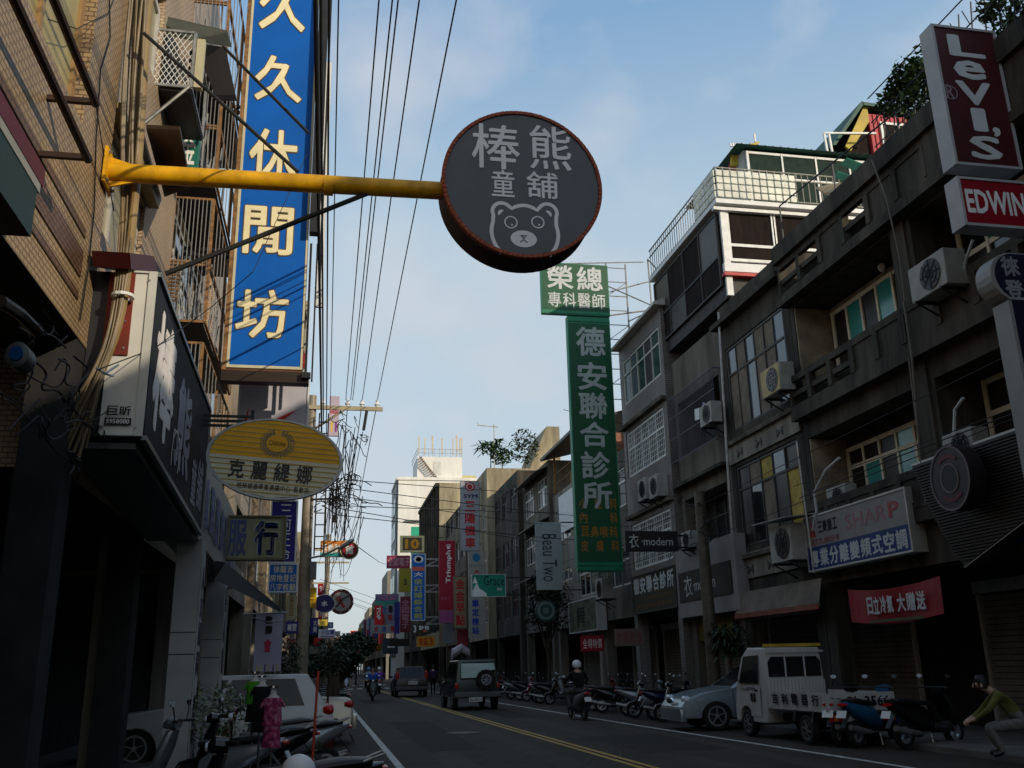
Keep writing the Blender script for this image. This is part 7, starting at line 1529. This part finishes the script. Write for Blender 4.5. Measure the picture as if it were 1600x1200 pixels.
def stand_J(sp=.0):
    J = {'pelvis': ((0, 0, .93), (.15, .11)), 'waist': ((0, .0, 1.07), (.135, .10)), 'chest': ((0, .0, 1.28), (.16, .11)), 'neck': ((0, .0, 1.43), .05), 'head0': ((0, .01, 1.5), .065), 'head1': ((0, .02, 1.58), .09), 'crown': ((0, .01, 1.64), .065)}
    for s, k in (('L', -1), ('R', 1)):
        J['sh'+s] = ((k*.18, 0, 1.36), .06); J['el'+s] = ((k*.25, -.02, 1.1), .042); J['wr'+s] = ((k*.26, .08, .87), .03); J['ha'+s] = ((k*.26, .11, .8), .033)
        J['hip'+s] = ((k*.09, 0, .88), .09); J['kn'+s] = ((k*.1, .04+k*sp, .5), .06); J['an'+s] = ((k*.1, k*sp*1.3, .1), .042); J['toe'+s] = ((k*.11, .14+k*sp*1.3, .04), .038)
    return J
person('person in dark violet clothes walking right beside the dark wagon', 6.35, 57.5, 0, [cloth('cloth_violet', '3a2a48'), black_cl, skin, black], stand_J(.1))
# person crouching on a scooter at the right edge
Jc = {'pelvis': ((0, -.1, .52), (.17, .14)), 'waist': ((0, .0, .66), (.15, .13)), 'chest': ((0, .17, .84), (.17, .14)), 'neck': ((0, .28, .94), .055), 'head0': ((0, .33, .98), .065), 'head1': ((0, .40, 1.04), .092), 'crown': ((0, .44, 1.09), .065)}
for s, k in (('L', -1), ('R', 1)):
    Jc['sh'+s] = ((k*.19, .2, .88), .065); Jc['el'+s] = ((k*.30, .38, .68), .045); Jc['wr'+s] = ((k*.2, .55, .55), .032); Jc['ha'+s] = ((k*.15, .62, .52), .034)
    Jc['hip'+s] = ((k*.12, -.05, .48), .095); Jc['kn'+s] = ((k*.2, .38, .42), .07); Jc['an'+s] = ((k*.18, .25, .1), .045); Jc['toe'+s] = ((k*.19, .4, .045), .04)
pp = P(1572, 1190, Z=.1); person('person in a yellow green shirt crouching at the right edge in the shade', pp.x+.5, pp.y+.3, math.radians(60), [cloth('cloth_yellow_green', '5c5c30'), cloth('cloth_pale_grey', '6a6a68'), skin, black], Jc, fing=True, z=.1)
# ================================================================ LEFT CORNER THINGS
# helmet on near scooter
t = thing('white_helmet', (-.25, 8.3, .8), 'white open helmet at the very bottom edge by the foot of the red pole', 'helmet'); c = P(466, 1206, Y=8.3)
b = MB(); secs = []
for i in range(9): a = math.radians(-30+120*i/8); secs.append((c+Z_*.135*math.sin(a), X_*max(.01, .14*math.cos(a)), Y_*max(.01, .15*math.cos(a))))
b.loft(secs, 20).build('shell', white, t, smooth=True); MB().ring(c-Z_*.066, X_*.125, Y_*.135, .9, 1.03, Z_*.012, 24).build('rim', black, t)
sco(c.x-.25, 8.45, math.radians(95), 'black', 'black scooter below the frame carrying the white helmet on its seat'); t.location.z += 0
# red pole
a = P(487, 1205, Y=12.6); b_ = P(497, 1052, Y=12.9); o = MB().tube([(a.x, 12.6, .0), a, b_, b_+(b_-a)*.02], .017, 8).build('red_pole', M3('pole_orange_red', 'b04028')); tag(o, 'thin orange red pole leaning beside the parked cars', 'pole')
# mannequins
def mannequin(px, ptop, Y, scale, m, label, skirt=None, m2=None):
    p = P(px, ptop, Y=Y); z1 = p.z; t = thing('mannequin', (p.x, Y, 0), label, 'mannequin'); s = scale
    MB().loft([((p.x, Y, z1-.10*s), X_*.05*s, Y_*.04*s), ((p.x, Y, z1-.2*s), X_*.07*s, Y_*.05*s), ((p.x, Y, z1-.26*s), X_*.15*s, Y_*.08*s), ((p.x, Y, z1-.4*s), X_*.15*s, Y_*.1*s), ((p.x, Y, z1-.75*s), X_*.14*s, Y_*.1*s)], 14).build('torso', M3('mannequin_white', 'c4c2bc'), t, smooth=True)
    b = MB(); b.loft([((p.x, Y, z1-.25*s), X_*.16*s, Y_*.09*s), ((p.x, Y, z1-.32*s), X_*.19*s, Y_*.11*s), ((p.x, Y, z1-.5*s), X_*.175*s, Y_*.12*s), ((p.x, Y, z1-.78*s), X_*.2*s, Y_*.13*s)], 14, caps=False)
    for k in (-1, 1): b.loft([((p.x+k*.15*s, Y, z1-.3*s), Y_*.06*s, Z_*.06*s), ((p.x+k*.24*s, Y, z1-.42*s), Y_*.06*s, Z_*.055*s)], 8, caps=False)
    b.build('shirt', m, t, smooth=True)
    b = MB().loft([((p.x, Y, z1-.7*s), X_*.15*s, Y_*.11*s), ((p.x, Y, z1-1.2*s), X_*.19*s, Y_*.13*s)], 14, caps=False); b.build('skirt', m2 or m, t, smooth=True)
    b = MB(); b.tube([(p.x, Y, .1), (p.x, Y, z1-.5*s)], .014, 6); b.loft([((p.x, Y, .1), X_*.16, Y_*.16), ((p.x, Y, .12), X_*.15, Y_*.15)], 16); b.build('stand', chrome, t)
    b = MB(); b.ring((p.x, Y, z1-.06*s), X_, Y_, .07*s, .095*s, Z_*.02, 14); b.build('neck_ring', chrome, t)
    return t
pink = mat('pink_print', (.28, .04, .1), .8, .9, 16, local=True)
nd = bpy.data.materials['pink_print'].node_tree; r = [n for n in nd.nodes if n.type == 'VALTORGB'][0]; r.color_ramp.elements[0].color = (.02, .01, .04, 1); r.color_ramp.elements[1].color = (.45, .2, .28, 1); e_ = r.color_ramp.elements.new(.5); e_.color = (.3, .015, .09, 1)
mannequin(428, 1070, 11.3, .55, pink, 'child mannequin in a pink patterned dress in front of the parked scooters', m2=pink)
mannequin(399, 1048, 12.0, .48, M3('cloth_lime', '4a9422', rough=.9), 'child mannequin in a lime green shirt and black trousers left of the pink dressed one', m2=black_cl)
mannequin(410, 1054, 11.6, .52, black_cl, 'child mannequin in black clothes between the lime and the pink dressed ones')
# plants
def potplant(c, r, h, n, s, m, label, pot=True, name='potted_plant', spike=False, cat='plant', base=.1):
    t = thing(name, c, label, cat); c = V3(c); b = MB()
    if spike:
        for i in range(n):
            a = R_.uniform(0, 6.28); L_ = s*R_.uniform(.6, 1.2); st = c+Vector((R_.uniform(-r, r)*.6, R_.uniform(-r, r)*.6, h*R_.uniform(.68, 1.0))); d = Vector((math.cos(a), math.sin(a), R_.uniform(-.5, .6)))
            e = st+d*L_; sd2 = d.cross(Z_).normalized()*L_*.09; mid = st+d*L_*.5+Z_*L_*.12; b.add([st, mid+sd2, e-Z_*L_*.15, mid-sd2], [(0, 1, 2, 3)])
    else: leaves(b, c+Z_*h*.65, (r, r, h*.42), n, s)
    b.build('foliage', m, t); MB().tube([c+Z_*.1, c+Z_*h*.7], [.04, .02], 6).build('stem', bark, t)
    if pot: MB().loft([(c, X_*r*.35, Y_*r*.35), (c+Z_*h*.28, X_*r*.5, Y_*r*.5)], 14).build('pot', M3('pot_brown', '4a2a1c'), t)
    return t
potplant((-1.45, 14.6, .1), .45, 1.25, 900, .04, M3('leaf_variegated', '7a8a68', var=.8, scale=20), 'pale variegated shrub between the white column and the mannequins')
potplant((-.85, 20.75, .0), .5, 2.15, 420, .28, leafd, 'dark palm like plant sticking up over the white wagon roof', spike=True)
potplant((.1, 20.7, .0), .45, 2.1, 380, .24, leafd, 'dark bushy plant beside the palm like one above the saloon boot', spike=True)
def tree(x, y, h, r, label, n=2200, s=.13, m=leafd, trunk_h=None):
    t = thing('street_tree', (x, y, 0), label, 'tree'); th_ = trunk_h or h*.45; b = MB(); b.tube([(x, y, 0), (x+.05, y, th_*.6), (x, y, th_)], [.1, .08, .06], 8)
    for k in range(5): a = k*1.26; b.tube([(x, y, th_*.8), (x+r*.5*math.cos(a), y+r*.5*math.sin(a), th_+(h-th_)*.4), (x+r*.7*math.cos(a), y+r*.7*math.sin(a), th_+(h-th_)*.7)], [.05, .03, .015], 5)
    b.build('trunk', bark, t); b = MB()
    for k in range(14):
        a = R_.uniform(0, 6.28); q = R_.uniform(0, .75); leaves(b, (x+r*q*math.cos(a), y+r*q*math.sin(a), th_+(h-th_)*R_.uniform(.2, .85)), (r*.4, r*.4, (h-th_)*.28), n//14, s)
    b.build('crown', m, t); return t
tree(.3, 29, 2.05, .85, 'dark round street tree right of the concrete pole above the left parked cars', trunk_h=1.35, s=.09)
tree(.7, 40, 2.3, .9, 'dark street tree next one down the left kerb', trunk_h=1.25, s=.1)
tree(1.1, 60, 3.6, 1.6, 'third dark street tree down the left kerb', trunk_h=1.6)
tree(3.2, 100, 5, 2.6, 'big dark tree where the far street bends', s=.25)
tree(-.4, 80, 5, 2.2, 'dark tree in the far left row', s=.25)
tree(10.1, 43.5, 5.6, 1.1, 'slim dark tree growing against the grey houses on the right', s=.1, n=2600, m=leafd)
t = potplant((10.6, 24.2, .1), .6, 2.3, 500, .35, leafd, 'dark palm like plant behind the silver saloon at the pole foot', spike=True)
potplant((11.3, 60.4, 14.1), .8, 1.5, 420, .13, leafm, 'small leafy bush in the middle of the beige gable roof', pot=False)
potplant((10.5, 60.3, 14.1), 1.2, 1.8, 160, .9, leafm, 'palm like roof plant at the left corner of the beige gable', pot=False, spike=True)
potplant((12.9, 60.5, 13.9), 1.1, 3.0, 500, .14, leafd, 'dark bushy roof plant at the right end of the beige gable', pot=False)
# brown tapered planter with two posts
t = thing('tree_guard', (.8, 24.5, 0), 'tall brown boards leaning together behind the champagne saloon boot', 'boards'); a = P(513, 1082, Y=24.5); b_ = P(538, 1082, Y=24.5); c = P(513, 1050, Y=24.5); d = P(531, 1050, Y=24.5)
for k in range(2):
    x0, x1 = (a.x+(b_.x-a.x)*k/2, a.x+(b_.x-a.x)*(k+1)/2-.02); u0, u1 = (c.x+(d.x-c.x)*k/2, c.x+(d.x-c.x)*(k+1)/2-.02); zt_ = c.z
    MB().prism([(x0-.15, 24.5, 0), (x1, 24.5, 0), (u1, 24.5, zt_), (u0, 24.5, zt_)], (0, .05, 0)).build('board', M3('board_brown', '3c2a22'), t)
# parasol by the red poster
t = thing('market_parasol', P(722, 1020, Y=60), 'small red and white folded parasol by the clothes rail near the off road car', 'parasol'); c = P(721, 1013, Y=60)
MB().loft([(c+Vector((-.6, 0, -.35)), Y_*.5, Z_*.35), (c+Vector((.0, 0, .0)), Y_*.3, Z_*.3), (c+Vector((.5, 0, -.3)), Y_*.25, Z_*.25)], 10).build('canopy', M3('parasol_cloth', 'b0a4ac', var=.3), t); MB().tube([(c.x, 60, 0), c], .03, 6).build('pole', steel, t)
t = thing('clothes_rail', (8.9, 62, 0), 'rail of pale blue clothes behind the off road car', 'clothes rail'); b = MB(); b.tube([(8.5, 62, 0), (8.5, 62, 1.9), (9.9, 62, 1.9), (9.9, 62, 0)], .02, 6); b.build('rail', steel, t)
for k in range(8): MB().box(8.55+k*.16, 8.67+k*.16, 61.8, 62.2, .9, 1.85).build('garment', [M3('garment_blue', '6a78a0'), M3('garment_grey', '8a8a98'), M3('garment_navy', '24305a')][k % 3], t)
